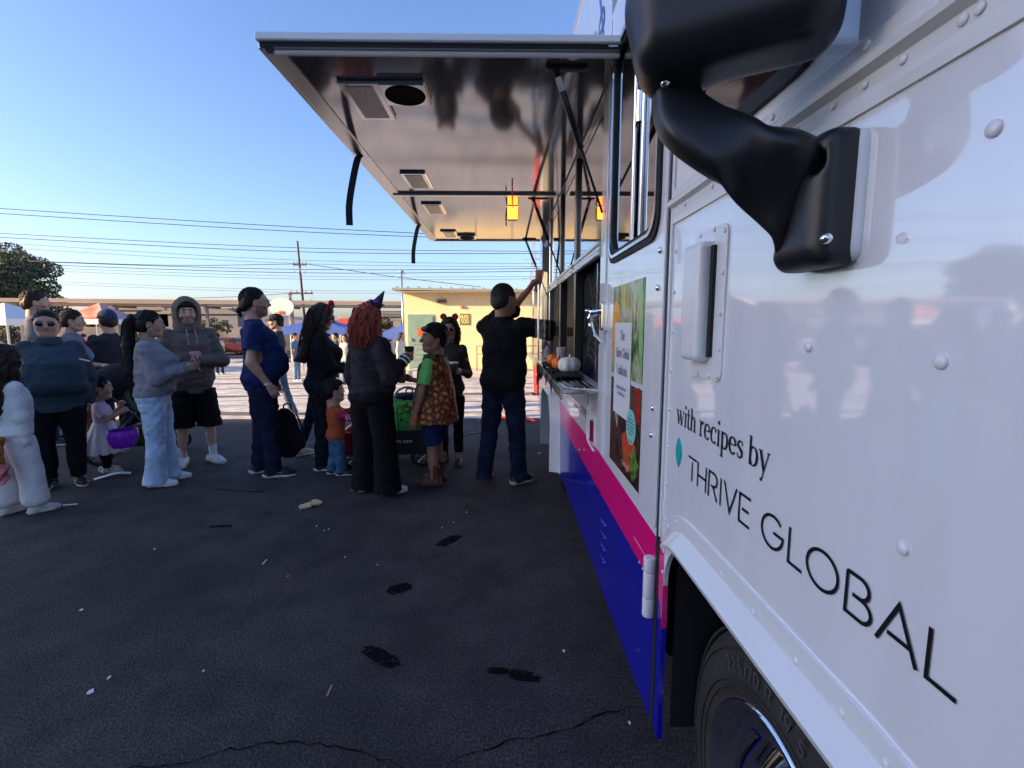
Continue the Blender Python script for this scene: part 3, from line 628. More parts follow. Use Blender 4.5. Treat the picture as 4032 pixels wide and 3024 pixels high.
# rivets
rivet_mb = MB().ell((0, 0, 0), (0.0034, 0.0068, 0.0068), 14, 8)
rivet_mesh = rivet_mb.build('rivet', M_white2, fp, smooth=True); rivet_mesh.location = Vector((X0 - 0.001, 1.0, 0.96)) - TO
def rivet(y, z, parent, m=None, sc=1.0, x=X0 - 0.001):
    o = copy_obj(rivet_mesh, parent, Vector((x, y, z)) - TO, None, (sc,) * 3)
    if m: o.data = m.data
    return o
for y in (1.135, 0.885, 0.76, 0.64, 0.545, 0.475, 0.41): rivet(y, 0.963, fp, x=X0 - 0.006)
rivet(1.205, 0.92, fp)
for z in (0.78, 0.84, 0.93, 1.03, 1.13, 1.23, 1.33, 1.43, 1.53, 1.63): rivet(1.232, z, fp, sc=0.8)
for (y, z) in ((0.675, 1.418), (0.466, 1.413), (0.487, 1.21), (0.44, 1.62)): rivet(y, z, fp, sc=1.15)
# recessed air box on the panel
vb = tp(side(rrect(0.94, 1.10, 1.335, 1.645, 0.02), 0.004, x=X0 - 0.004), 'vent_flange', M_white2, fp)
F_ = F().box((X0 - 0.010, 1.045, 1.495), (0.012, 0.036, 0.112), 0.012, 0)
o = fobj('vent_cover', F_, 0.004, M_white2, fp); up(o)
for (y, z) in ((0.952, 1.63), (0.952, 1.55), (0.952, 1.47), (0.952, 1.40), (0.955, 1.345), (0.99, 1.343), (1.05, 1.343), (1.0, 1.64), (1.07, 1.64)): rivet(y, z, fp, sc=0.75, x=X0 - 0.005)
tp(MB().box((X0 - 0.006, 0.990, 1.495), (0.010, 0.014, 0.225)), 'vent_slot', M_rubber, fp)
# writing on the panel
up(serif('with recipes by', (X0, 1.175, 1.206), EY, EZ, 0.0345, m=M_ink, parent=fp, length=0.425))
up(thin('THRIVE GLOBAL', (X0, 1.09, 1.091), EY, EZ, 0.056, 0.0052, m=M_ink, parent=fp, length=0.682))
leaf = [(1.152 + 0.021 * math.sin(math.pi * t) ** 0.8 * (1.0 if t < .5 else 1), 1.098 + 0.076 * t) for t in [i / 14 for i in range(15)]] + [(1.152 - 0.021 * math.sin(math.pi * t) ** 0.8, 1.098 + 0.076 * t) for t in [1 - i / 14 for i in range(1, 14)]]
tp(side(leaf, 0.0014, x=X0 - 0.0014), 'leaf_emblem', M_teal, fp)
M_teal2 = mat('teal_vinyl_dark', (0.012, 0.33, 0.33), 0.3)
tp(side([(1.150, 1.099), (1.132, 1.135), (1.139, 1.150)], 0.0003, x=X0 - 0.0019), 'leaf_shade', M_teal2, fp)
# pink and blue wrap on the panel tail, ahead of the wheel arch
tp(side([(1.262, 0.695), (1.262, 0.855), (1.226, 0.865), (1.2235, 0.62), (1.24, 0.68)], 0.0145, x=X0 - 0.0012), 'pink_stripe', M_pink, fp)
tp(side([(1.262, 0.287), (1.262, 0.694), (1.2402, 0.679), (1.2235, 0.619), (1.2235, 0.283)], 0.0145, x=X0 - 0.0012), 'blue_stripe', M_blue, fp)
# belt moulding: two ridges
bm_ = MB(); prof = [(0, 1.70), (0.004, 1.70), (0.006, 1.712), (0.004, 1.722), (0.004, 1.738), (0.016, 1.744), (0.018, 1.752), (0.012, 1.760), (0.006, 1.764), (0.006, 1.782), (0.002, 1.786), (0, 1.786)]
for i, y in enumerate((-0.75, 1.262)): bm_.v += [(X0 - a, y, z) for a, z in prof]
bm_.f += [(i, i + 1, len(prof) + i + 1, len(prof) + i) for i in range(len(prof) - 1)] + [tuple(range(len(prof), 2 * len(prof)))]
belt = tp(bm_, 'belt_moulding', M_white2)
for y in (1.17, 1.02, 0.87, 0.735, 0.655, 0.60, 0.545, 0.478, 0.462, 0.40): rivet(y, 1.73, belt, x=X0 - 0.005, sc=0.85)
for y in (0.80, 0.60, 0.50, 0.485, 0.45): rivet(y, 1.773, belt, x=X0 - 0.007, sc=0.85)
# cab upper panel with quarter window
qw_in = rrect(0.68, 1.16, 1.83, 2.42, 0.09, 6); qw_out = rrect(-0.75, 1.262, 1.786, 2.72, 0.0005, 6)
def ringhole(o4, hole, depth, x=X0, r=0.075):
    """rectangular plate with a rounded opening, put together from strips and corner fillets"""
    y0, y1, z0, z1 = o4; ys = [p[0] for p in hole]; zs_ = [p[1] for p in hole]; a0, a1, b0, b1 = min(ys), max(ys), min(zs_), max(zs_); mb = MB()
    for (p, q, m, n) in ((y0, y1, z0, b0), (y0, y1, b1, z1), (y0, a0, b0, b1), (a1, y1, b0, b1)): side([(p, m), (q, m), (q, n), (p, n)], depth, mb, x)
    k = len(hole) // 4
    for i, (cy, cz) in enumerate(((a0, b0), (a1, b0), (a1, b1), (a0, b1))):
        L = hole[i * k:(i + 1) * k]; side([(cy, cz)] + L, depth, mb, x)
    return mb
cu = tp(ringhole((-0.75, 1.262, 1.786, 2.75), qw_in, 0.035), 'cab_panel', M_white)
def off(loop, d):
    n = len(loop); cy, cz = sum(p[0] for p in loop) / n, sum(p[1] for p in loop) / n
    return [(y + (d if y > cy else -d) * min(1, abs(y - cy) * 6), z + (d if z > cz else -d) * min(1, abs(z - cz) * 6)) for y, z in loop]
wq = tp(ring(off(qw_in, 0.022), off(qw_in, -0.006), 0.012, X0 - 0.010), 'quarter_window', M_rubber)
tp(side(off(qw_in, 0.002), 0.004, x=X0 + 0.008), 'pane', M_glass, wq)
rivet(0.56, 1.93, cu); rivet(0.50, 2.05, cu)
# A-pillar strip / door jamb seam
tp(MB().box((X0 - 0.002, 1.256, 1.81), (0.010, 0.012, 1.88), ch=0.002), 'jamb_trim', M_white2)
tp(MB().box((X0 + 0.012, 1.2768, 1.50), (0.029, 0.0265, 2.44)), 'jamb_seal', M_rubber)
# front door
DY0, DY1 = 1.291, 2.062
dw = rrect(1.385, 1.965, 1.715, 2.455, 0.075, 6)
door = tp(ringhole((DY0, DY1, 0.285, 2.66), dw, 0.035, X0 - 0.002), 'door', M_white)
XD = X0 - 0.002
for y0, y1 in ((DY0 + 0.001, DY0 + 0.013), (DY1 - 0.012, DY1 - 0.001)):
    tp(MB().box((XD - 0.003, (y0 + y1) / 2, 1.76), (0.006, y1 - y0, 1.76), ch=0.002), 'door_edge', M_white2, door)
M_alu2 = mat('window_frame_metal', (0.72, 0.72, 0.73), 0.2, 1.0)
tp(ring(off(dw, 0.030), off(dw, 0.014), 0.010, XD - 0.008), 'window_gasket', M_rubber, door)
tp(ring(off(dw, 0.013), off(dw, 0.002), 0.016, XD - 0.013), 'window_frame', M_alu2, door)
tp(ring(off(dw, 0.002), off(dw, -0.014), 0.012, XD - 0.004), 'window_frame', M_rubber, door)
tp(side(rrect(1.66, 1.955, 1.725, 2.445, 0.06), 0.004, x=XD + 0.006), 'window_pane', M_glass, door)
tp(side(rrect(1.395, 1.67, 1.725, 2.445, 0.06), 0.004, x=XD + 0.018), 'window_pane', M_glass, door)
for y, xx in ((1.655, XD - 0.002), (1.605, XD + 0.012)): tp(MB().box((xx, y, 2.085), (0.012, 0.020, 0.72), ch=0.003), 'window_mullion', M_alu2, door)
tp(MB().box((XD + 0.005, 1.63, 2.14), (0.02, 0.018, 0.10), ch=0.004), 'window_latch', M_chrome, door)
tp(MB().lathe((XD + 0.012, 1.425, 1.86), [(0.001, -0.008), (0.010, -0.006), (0.013, 0.0), (0.010, 0.004), (0.001, 0.005)], 14, 'X'), 'window_knob', M_chrome, door, smooth=True)
ch_rivet = MB().ell((0, 0, 0), (0.006, 0.009, 0.009), 12, 6).build('door_bolt', M_chrome, door, smooth=True)
BOLTS = ((1.345, 1.65), (1.355, 1.55), (1.36, 1.21), (1.365, 1.13))
ch_rivet.location = Vector((XD - 0.002, *BOLTS[0])) - TO
for y, z in BOLTS[1:]: copy_obj(ch_rivet, door, Vector((XD - 0.002, y, z)) - TO)
# stripe on door
tp(side([(DY0, 0.700), (DY1, 0.700), (DY1, 0.872), (DY0, 0.853)], 0.0012, x=XD - 0.0012), 'pink_stripe', M_pink, door)
tp(side([(DY0, 0.286), (DY1, 0.286), (DY1, 0.6995), (DY0, 0.6995)], 0.0012, x=XD - 0.0012), 'blue_stripe', M_blue, door)
for z in (0.43, 0.485, 0.54, 0.595):   # pressed louvres in the skirt
    f_ = F().cone((XD + 0.002, 1.955, z), (XD + 0.002, 2.05, z - 0.012), 0.011, 0.006, 0)
    up(fobj('louvre', f_, 0.004, M_blue, door))
# hinge on the seam
hg = MB()
for z0, z1 in ((0.612, 0.668), (0.670, 0.745), (0.747, 0.79)): hg.cone((XD - 0.014, 1.297, z0), (XD - 0.014, 1.297, z1), 0.0175, n=20)
tp(hg, 'hinge', M_white2, door, auto=40, bevel=0.002)
hs = tp(MB().box((XD - 0.005, 1.40, 0.745), (0.008, 0.19, 0.035), ch=0.003), 'hinge_strap', M_pink, door)
for y in (1.33, 1.36, 1.40, 1.44): rivet(y, 0.70, door, x=XD - 0.003, sc=0.6)
# poster on the door: two photographs, a white card and a teal roundel
def photo_mat(name, cols, scale, seed, dist=1.5, kind='noise'):
    m = bpy.data.materials.new(name); m.use_nodes = True; n = m.node_tree.nodes; l = m.node_tree.links; b = n['Principled BSDF']; b.inputs['Roughness'].default_value = 0.22
    tc = n.new('ShaderNodeTexCoord'); mp = n.new('ShaderNodeMapping'); mp.inputs['Location'].default_value = (seed, seed * 2, seed * 3); mp.inputs['Scale'].default_value = (1, 1, 0.55); l.new(tc.outputs['Object'], mp.inputs[0])
    z = n.new('ShaderNodeTexNoise'); z.inputs['Scale'].default_value = scale; z.inputs['Detail'].default_value = 3; z.inputs['Distortion'].default_value = dist; l.new(mp.outputs[0], z.inputs[0])
    r = n.new('ShaderNodeValToRGB'); r.color_ramp.interpolation = 'EASE'
    while len(r.color_ramp.elements) < len(cols): r.color_ramp.elements.new(0.5)
    for i, c in enumerate(cols): e = r.color_ramp.elements[i]; e.position = 0.28 + 0.44 * i / (len(cols) - 1); e.color = (*S(c), 1)
    l.new(z.outputs['Fac'], r.inputs[0]); l.new(r.outputs[0], b.inputs['Base Color']); return m
PX = XD - 0.0012
M_veg = photo_mat('poster_vegetables', [(28, 52, 24), (54, 96, 40), (124, 148, 88), (185, 185, 160), (68, 104, 52)], 7, 3.0)
M_dish = photo_mat('poster_dish', [(24, 18, 18), (52, 34, 30), (96, 60, 44), (40, 30, 28), (120, 84, 60)], 9, 8.0)
tp(side([(1.478, 1.262), (1.908, 1.262), (1.908, 1.592), (1.478, 1.592)], 0.0012, x=PX), 'poster_photo', M_veg, door)
tp(side([(1.478, 0.912), (1.908, 0.912), (1.908, 1.245), (1.478, 1.245)], 0.0012, x=PX), 'poster_photo', M_dish, door)
tp(side([(1.52, 1.345), (1.56, 1.592), (1.50, 1.592), (1.485, 1.45), (1.482, 1.30)], 0.0006, x=PX - 0.0007), 'poster_leek', mat('print_leek', S((140, 190, 120)), 0.25, var=0.4, vscale=30, stretch=(1, 6, 1)), door)
tp(side([(1.80, 1.52), (1.86, 1.545), (1.895, 1.50), (1.90, 1.41), (1.885, 1.33), (1.85, 1.31), (1.80, 1.345), (1.785, 1.43)], 0.0006, x=PX - 0.0008), 'poster_pepper', mat('print_pepper', S((248, 190, 20)), 0.25, var=0.25, vscale=20, col2=S((240, 130, 20))), door)
tp(side([(1.70, 1.592), (1.79, 1.592), (1.76, 1.53), (1.70, 1.50)], 0.0006, x=PX - 0.0007), 'poster_leaf', mat('print_leaf', S((190, 170, 60)), 0.25, var=0.3, vscale=25), door)
tp(side([(1.62 + 0.09 * math.cos(t) * (1 + .12 * math.sin(5 * t)), 1.02 + 0.075 * math.sin(t) * (1 + .15 * math.sin(4 * t + 1))) for t in [i * 0.26 for i in range(24)]], 0.0006, x=PX - 0.0007), 'poster_bread', mat('print_toast', S((190, 120, 70)), 0.25, var=0.5, vscale=35, col2=S((200, 60, 40))), door)
tp(side([(1.545 + 0.05 * math.cos(t) * (1 + .3 * math.sin(5 * t)), 0.985 + 0.05 * math.sin(t) * (1 + .3 * math.sin(4 * t + 1))) for t in [i * 0.26 for i in range(24)]], 0.0006, x=PX - 0.0009), 'poster_greens', mat('print_greens', S((90, 130, 50)), 0.25, var=0.6, vscale=35), door)
tp(side([(1.80, 1.20), (1.865, 1.14), (1.79, 1.06), (1.76, 1.17)], 0.0006, x=PX - 0.0007), 'poster_glass', mat('print_glass', S((170, 150, 140)), 0.25, var=0.4, vscale=25), door)
tp(side([(1.484, 1.14), (1.55, 1.12), (1.55, 1.24), (1.50, 1.25)], 0.0006, x=PX - 0.0006), 'poster_tomato', mat('print_tomato', S((170, 25, 25)), 0.25, var=0.5, vscale=30), door)
card = tp(side([(1.615, 1.115), (1.855, 1.115), (1.855, 1.455), (1.615, 1.455)], 0.0012, x=PX - 0.0018), 'poster_card', mat('card_white', (0.76, 0.76, 0.78), 0.3), door)
M_card_ink = mat('card_ink', S((78, 72, 120)), 0.4)
for txt, z, h, ln in (('The', 1.392, 0.024, 0.075), ('Thrive Global', 1.328, 0.024, 0.20), ('Cookbook', 1.266, 0.024, 0.155), ('Budget-Friendly Recipes', 1.212, 0.010, 0.145), ('for Healthy Living', 1.190, 0.010, 0.11)):
    yc = 1.735
    up(serif(txt, (PX - 0.0020, yc + ln / 2, z), EY, EZ, h, m=M_card_ink, parent=door, length=ln, lift=0.0004))
tp(side([(1.585 + 0.060 * math.cos(t), 1.105 + 0.060 * math.sin(t)) for t in [2 * math.pi * i / 32 for i in range(32)]], 0.0012, x=PX - 0.0031), 'poster_roundel', mat('roundel_teal', S((140, 205, 195)), 0.3), door)
M_round_ink = mat('roundel_ink', S((60, 130, 125)), 0.4)
for i, ln in enumerate((0.02, 0.07, 0.09, 0.09, 0.085, 0.05, 0.0, 0.05)):
    if ln: tp(MB().box((PX - 0.0033, 1.585, 1.145 - 0.0125 * i), (0.0004, ln, 0.005)), 'roundel_print', M_round_ink, door)
up(thin('THRIVE', (PX - 0.0006, 1.70, 0.945), EY, EZ, 0.016, 0.0022, m=M_white2, parent=door, length=0.10, lift=0.0008))
# door handle on the jamb: chrome lever
hb = F().box((XD - 0.012, 2.022, 1.48), (0.010, 0.014, 0.052), 0.006, 0)
up(fobj('handle_base', hb, 0.004, M_chrome, door))
hl = F().chain([(XD - 0.012, 2.03, 1.505), (XD - 0.055, 2.045, 1.50), (XD - 0.066, 2.05, 1.475), (XD - 0.062, 2.05, 1.44), (XD - 0.042, 2.045, 1.395), (XD - 0.022, 2.04, 1.372)], [0.016, 0.013, 0.010, 0.0085, 0.008, 0.007], 0.012)
hl.cone((XD - 0.055, 2.045, 1.50), (XD - 0.078, 2.052, 1.505), 0.009, 0.010, 0.004)
up(fobj('handle_lever', hl, 0.003, M_chrome, door))
# rear body with serving hatch
BY0, BY1, ZT = 2.075, 5.95, 3.2
SY0, SY1, SZ0, SZ1 = 2.20, 5.60, 1.155, 2.43
bw = MB()
r_arch = archpath(3.72, 4.62, 0.86, 0.2, 0.285)
side([(BY1, 0.33)] + [(r_arch[0][0], 0.33)] + r_arch[1:-1] + [(r_arch[-1][0], 0.285)] + [(BY0, 0.285), (BY0, SZ0), (BY1, SZ0)], 0.04, bw)
side([(BY0, SZ0 + 0.0005), (SY0, SZ0 + 0.0005), (SY0, SZ1), (BY0, SZ1)], 0.06, bw)
side([(SY1, SZ0 + 0.0005), (BY1, SZ0 + 0.0005), (BY1, SZ1), (SY1, SZ1)], 0.06, bw)
side([(BY0, SZ1 + 0.0005), (BY1, SZ1 + 0.0005), (BY1, ZT), (BY0, ZT)], 0.06, bw)
body = tp(bw, 'rear_body', M_white)
tp(MB().box((1.45, 4.0, ZT + 0.02), (2.06, 3.92, 0.04), ch=0.015), 'roof', M_white2)
tp(MB().box((2.46, 2.6, 1.75), (0.04, 6.7, 2.90)), 'far_wall', M_white2)
tp(MB().box((1.45, BY1 + 0.021, 1.74), (2.04, 0.04, 2.86)), 'rear_wall', M_white2)
tp(MB().box((1.45, 0.66, 2.77), (2.06, 2.8, 0.04), ch=0.015), 'cab_roof', M_white2)
nose = [(2.44, -0.78), (0.46, -0.78), (0.46, -0.74), (2.44, -0.74)]
tp(MB().prism(nose, (0, 0, 0.4), (1, 0, 0), (0, 1, 0), 1.35), 'nose', M_white2)
tp(MB().box((1.45, -0.72, 2.25), (1.9, 0.02, 0.95)), 'windscreen', M_glass)
tp(MB().box((1.45, 2.30, 0.50), (1.94, 2.0, 0.04)), 'floor_pan', M_dark)
tp(MB().box((1.72, 2.6, 0.60), (1.44, 6.6, 0.04)), 'floor_pan', M_dark)
tp(MB().box((1.45, 2.02, 1.65), (1.94, 0.03, 2.1)), 'bulkhead', M_dark)
tp(side([(BY0 + 0.001, 0.700), (3.71, 0.700), (3.71, 0.86), (BY0 + 0.001, 0.872)], 0.0012, x=X0 - 0.0012), 'pink_stripe', M_pink, body)
tp(side([(BY0 + 0.001, 0.287), (3.62, 0.287), (3.719, 0.6995), (BY0 + 0.001, 0.6995)], 0.0012, x=X0 - 0.0012), 'blue_stripe', M_blue, body)
tp(side([(4.64, 0.700), (5.93, 0.700), (5.93, 0.86), (4.64, 0.86)], 0.0012, x=X0 - 0.0012), 'pink_stripe', M_pink, body)
tp(side([(4.64, 0.335), (5.93, 0.335), (5.93, 0.6995), (4.64, 0.6995)], 0.0012, x=X0 - 0.0012), 'blue_stripe', M_blue, body)
rear_fl = [p for p in r_arch]
tp(lip(rear_fl, 0.07, 0.075, 0.01), 'rear_arch_flare', M_white2, body, auto=30)
up(thin('health outcomes', (X0, 3.33, 0.955), EY, EZ, 0.066, 0.0075, m=M_ink, parent=body, length=0.90))
mk = tp(side(rrect(2.262, 2.322, 0.885, 0.985, 0.006), 0.014, x=X0 - 0.012), 'side_marker', mat('red_lens', (0.35, 0.0, 0.015), 0.15, coat=0.5), body)
tp(ring(rrect(2.245, 2.339, 0.868, 1.002, 0.01), rrect(2.256, 2.328, 0.879, 0.991, 0.006), 0.006, X0 - 0.005), 'marker_bezel', M_white2, body)
tp(MB().tube(bez([(X0 - 0.003, 2.42, 1.04), (X0 - 0.004, 2.43, 0.92), (X0 - 0.004, 2.40, 0.86), (X0 - 0.003, 2.25, 0.845)], 6), 0.006, 6), 'fuel_door_edge', M_white2, body, smooth=True)
tp(MB().box((X0 - 0.01, 2.62, 0.745), (0.02, 0.03, 0.03), ch=0.006), 'skirt_latch', M_chrome, body)
up(thin('ne', (X0, 2.60, 2.64), EY, EZ, 0.26, 0.022, m=mat('navy_vinyl', (0.02, 0.03, 0.22), 0.3), parent=body, slant=0.25, length=0.36))
tp(side([(2.16, 2.55), (2.19, 2.55), (2.50, 3.19), (2.47, 3.19)], 0.0012, x=X0 - 0.0012), 'blue_streak', M_blue, body)
tp(MB().box((X0 - 0.006, 4.0, SZ1 + 0.06), (0.012, 3.8, 0.05), ch=0.004), 'drip_rail', M_alu, body)
# hatch lining, posts, glazing
M_anod = mat('dark_anodised', (0.10, 0.10, 0.095), 0.3, 1.0)
hatch = tp(MB().box((X0 + 0.03, 3.02, (SZ0 + SZ1) / 2), (0.06, 0.05, SZ1 - SZ0 - 0.002), ch=0.006), 'hatch_post', M_anod)
tp(MB().box((X0 + 0.03, 3.82, (SZ0 + SZ1) / 2), (0.06, 0.05, SZ1 - SZ0 - 0.002), ch=0.006), 'hatch_post', M_anod)
tp(MB().box((X0 + 0.03, 4.72, (SZ0 + SZ1) / 2), (0.06, 0.04, SZ1 - SZ0 - 0.002), ch=0.006), 'hatch_post', M_alu)
for (y0, y1) in ((2.205, 2.99), (3.05, 3.79), (3.85, 4.695)):
    rl = MB()
    for dz, dx in ((0, 0), (0.022, 0.006), (0.044, 0.0)): rl.box((X0 - 0.002 + dx, (y0 + y1) / 2, 1.765 + dz), (0.03, y1 - y0, 0.021), ch=0.005)
    tp(rl, 'hatch_rail', M_white2)
    tp(MB().box((X0 + 0.02, (y0 + y1) / 2, 2.12), (0.004, y1 - y0, 0.615)), 'hatch_pane', M_glass)
tp(MB().box((X0 + 0.035, 2.225, 1.46), (0.03, 0.03, 0.58), ch=0.004), 'hatch_slide', M_alu2)
tp(MB().box((X0 + 0.02, 2.36, 1.455), (0.006, 0.012, 0.57)), 'hatch_slide', M_alu2)
# interior: equipment wall, black cloth with cobwebs, hanging lamp hood, counter
tp(MB().box((1.30, 4.0, 1.75), (0.04, 3.8, 2.3)), 'kitchen_wall', mat('kitchen_steel', (0.20, 0.19, 0.18), 0.3, 1.0))
tp(MB().box((0.85, 4.0, 1.12), (0.74, 3.75, 0.04)), 'kitchen_counter', M_steel)
tp(MB().box((0.85, 3.4, 2.35), (0.74, 0.8, 0.5)), 'extractor_hood', M_steel)
cl = MB(); nx, nz = 24, 16
for j in range(nz + 1):
    for i in range(nx + 1):
        y = 2.12 + 1.20 * i / nx; z = 1.14 + 0.68 * j / nz
        cl.v.append((X0 + 0.085 + 0.018 * math.sin(i * 1.1 + j * 0.4) + 0.012 * math.sin(j * 1.5 - i * .5), y, z))
cl.f = [(j * (nx + 1) + i, j * (nx + 1) + i + 1, (j + 1) * (nx + 1) + i + 1, (j + 1) * (nx + 1) + i) for j in range(nz) for i in range(nx)]
tp(cl, 'black_drape', mat('black_cloth', (0.010, 0.010, 0.012), 0.9, bump=0.3, bscale=60), smooth=True)
rs = random.Random(5); wb = MB(); hub = Vector((X0 + 0.055, 2.62, 1.47))
sp_ = [(hub + Vector((rs.uniform(-.01, .01), 0.42 * math.cos(a) * rs.uniform(.75, 1), 0.29 * math.sin(a) * rs.uniform(.8, 1)))) for a in [k * 2 * math.pi / 9 + 0.3 for k in range(9)]]
for p in sp_: wb.tube([hub, p], 0.0016, 4)
for t in (0.3, 0.5, 0.7, 0.9):
    for k in range(9):
        a, b = hub.lerp(sp_[k], t), hub.lerp(sp_[(k + 1) % 9], t); wb.tube([a, (a + b) / 2 * 0.93 + hub * 0.07, b], 0.0011, 4)
tp(wb, 'cobweb_decoration', mat('cobweb', (0.16, 0.16, 0.15), 0.9))
tp(MB().box((X0 + 0.06, 2.80, 1.345), (0.006, 0.012, 0.17), Matrix.Rotation(0.5, 3, 'X')), 'utensil', M_chrome)
# service shelf
M_shelf = mat('shelf_steel', (0.66, 0.66, 0.66), 0.16, 1.0, rvar=0.05, vscale=3, stretch=(6, 0.3, 1))
shelf = tp(MB().box((0.345, 3.70, 1.143), (0.165, 3.02, 0.024), ch=0.004), 'service_shelf', M_shelf)
tp(MB().box((0.262, 3.70, 1.128), (0.008, 3.02, 0.052), ch=0.003), 'shelf_lip', M_alu, shelf)
for x in (0.30, 0.335, 0.37, 0.405): tp(MB().box((x, 3.70, 1.157), (0.008, 3.00, 0.005), ch=0.0015), 'shelf_rib', M_shelf, shelf)
for y in (2.45, 3.5, 4.6): tp(MB().prism([(0, 0), (-0.14, 0), (0, -0.12)], (X0 - 0.003, y, 1.128), (1, 0, 0), (0, 0, 1), 0.012), 'shelf_bracket', M_alu, shelf)
tp(MB().tube(bez([(0.268, 2.20, 1.17), (0.30, 2.19, 1.158), (0.36, 2.13, 1.160), (0.415, 2.06, 1.161), (0.42, 1.95, 1.163)], 8), 0.0022, 6), 'loose_wire', M_white2, shelf, smooth=True)
# sneeze guard panes over the far counter
for (y, z0, z1) in ((3.85, 1.17, 1.74), (4.55, 1.17, 1.74)):
    tp(MB().box((0.33, y, (z0 + z1) / 2), (0.17, 0.005, z1 - z0)), 'sneeze_guard', M_glass2)
tp(MB().box((0.27, 4.2, 1.455), (0.005, 0.70, 0.57)), 'sneeze_guard', M_glass2)
for x, y in ((0.27, 3.85), (0.27, 4.55)): tp(MB().box((x, y, 1.46), (0.014, 0.014, 0.6), ch=0.003), 'guard_post', M_alu2)
# wheels
M_tyre = mat('tyre_rubber', (0.022, 0.020, 0.020), 0.75, bump=0.15, bscale=60, col2=(0.034, 0.030, 0.028), var=0.1, vscale=7)
def wheel(yc, xs, cover):
    w = empty('wheel', Vector((xs, yc, 0.405)) - TO, 0, truck)
    prof = [(0.255, 0.02), (0.275, 0.004), (0.30, 0.0), (0.325, 0.001), (0.345, 0.006), (0.362, 0.012), (0.368, 0.013), (0.385, 0.022), (0.398, 0.036), (0.404, 0.05), (0.405, 0.10), (0.405, 0.18), (0.39, 0.215), (0.30, 0.23), (0.255, 0.21)]
    t = MB().lathe((0, 0, 0), prof, 64, 'X').build('tyre', M_tyre, w, smooth=True)
    tr = MB()
    for k in range(56):
        a = 2 * math.pi * k / 56
        for x0, x1 in ((0.030, 0.082), (0.090, 0.145), (0.153, 0.205)):
            c = Vector(((x0 + x1) / 2, 0.4055 * math.cos(a), 0.4055 * math.sin(a))); tr.box(c, (x1 - x0, 0.039, 0.008), Matrix.Rotation(a - math.pi / 2, 3, 'X'), ch=0.002)
    MB.build(tr, 'tread', M_tyre, w)['kind'] = 'stuff'
    for rr_, hh_ in ((0.362, 0.010), (0.300, -0.001), (0.284, 0.0015)): MB().tube([(hh_, rr_ * math.cos(2 * math.pi * i / 64), rr_ * math.sin(2 * math.pi * i / 64)) for i in range(65)], 0.0028, 6, False).build('sidewall_rib', M_tyre, w, smooth=True)
    s_ = '225/70 R 19 5'; a = R(58)      # raised size lettering along the sidewall
    for ch in s_:
        adv, st = THIN[ch]; hgt = 0.030; lt = MB()
        e1 = Vector((0, math.cos(a + math.pi / 2), math.sin(a + math.pi / 2))); e2 = Vector((0, math.cos(a), math.sin(a)))
        for pts in st: stroke(lt, [((p - adv / 2) * hgt, q * hgt) for p, q in pts], 0.004, Vector((-0.0008, 0, 0)) + e2 * 0.318, e1, e2, 0.0015)
        a += adv * hgt * 1.25 / 0.33
        if st: lt.build('letter', mat('tyre_lettering', (0.065, 0.06, 0.055), 0.8), w)
    MB().lathe((0, 0, 0), [(0.268, 0.022), (0.262, 0.006), (0.255, 0.004), (0.248, 0.010), (0.235, 0.035), (0.215, 0.05), (0.19, 0.042), (0.16, 0.012), (0.12, -0.004), (0.09, -0.012), (0.06, -0.014), (0.001, -0.014)], 48, 'X').build('hub_cap', M_chrome if cover else M_white2, w, smooth=True)
    for k in range(8):
        a = 2 * math.pi * k / 8; MB().ell((-0.006, 0.10 * math.cos(a), 0.10 * math.sin(a)), (0.02, 0.014, 0.014), 8, 6).build('wheel_nut', M_chrome, w, smooth=True)
    return w
wheel(0.825, 0.510, True); wheel(4.17, 0.47, False)
tp(MB().box((1.45, 0.8, 0.42), (1.6, 0.1, 0.1)), 'front_axle', M_dark)
well = MB()
wpath = archpath(0.31, 1.245, 0.935, 0.18, 0.30)
well.v = [(x, y, z) for x in (0.472, 0.85) for y, z in wpath]; n_ = len(wpath); well.f = [(i, i + 1, n_ + i + 1, n_ + i) for i in range(n_ - 1)] + [tuple(range(n_, 2 * n_))]
tp(well, 'wheel_well', M_dark)
tp(MB().box((1.45, 6.04, 0.60), (2.0, 0.14, 0.12), ch=0.02), 'rear_bumper', M_white2)
tp(MB().box((0.55, 6.02, 1.35), (0.10, 0.05, 0.18), ch=0.01), 'tail_lamp', mat('red_lens', (0.35, 0.0, 0.015), 0.15))
# awning over the hatch
AZ, AX0, AX1, AY0, AY1 = 2.432, 0.425, -0.875, 1.87, 5.90
aw = tp(MB().box(((AX0 + AX1) / 2, (AY0 + AY1) / 2, AZ + 0.019), (AX0 - AX1 - 0.01, AY1 - AY0 - 0.01, 0.03)), 'awning', M_steel)
tp(MB().box(((AX0 + AX1) / 2, (AY0 + AY1) / 2, AZ + 0.040), (AX0 - AX1, AY1 - AY0, 0.010)), 'awning_skin', M_white2, aw)
for y in (AY0, AY1): 
    tp(MB().box(((AX0 + AX1) / 2, y, AZ + 0.034), (AX0 - AX1 + 0.02, 0.022, 0.028), ch=0.004), 'awning_edge', M_white2, aw)
    tp(MB().box(((AX0 + AX1) / 2, y + (0.008 if y == AY0 else -0.008), AZ + 0.012), (AX0 - AX1, 0.012, 0.016)), 'awning_channel', M_rubber, aw)
    tp(MB().box(((AX0 + AX1) / 2 + 0.02, y + (0.03 if y == AY0 else -0.03), AZ - 0.002), (AX0 - AX1 - 0.04, 0.020, 0.018), ch=0.005), 'awning_bead', M_white2, aw)
tp(MB().box((AX1, (AY0 + AY1) / 2, AZ + 0.022), (0.022, AY1 - AY0 - 0.024, 0.044), ch=0.004), 'awning_edge', M_alu, aw)
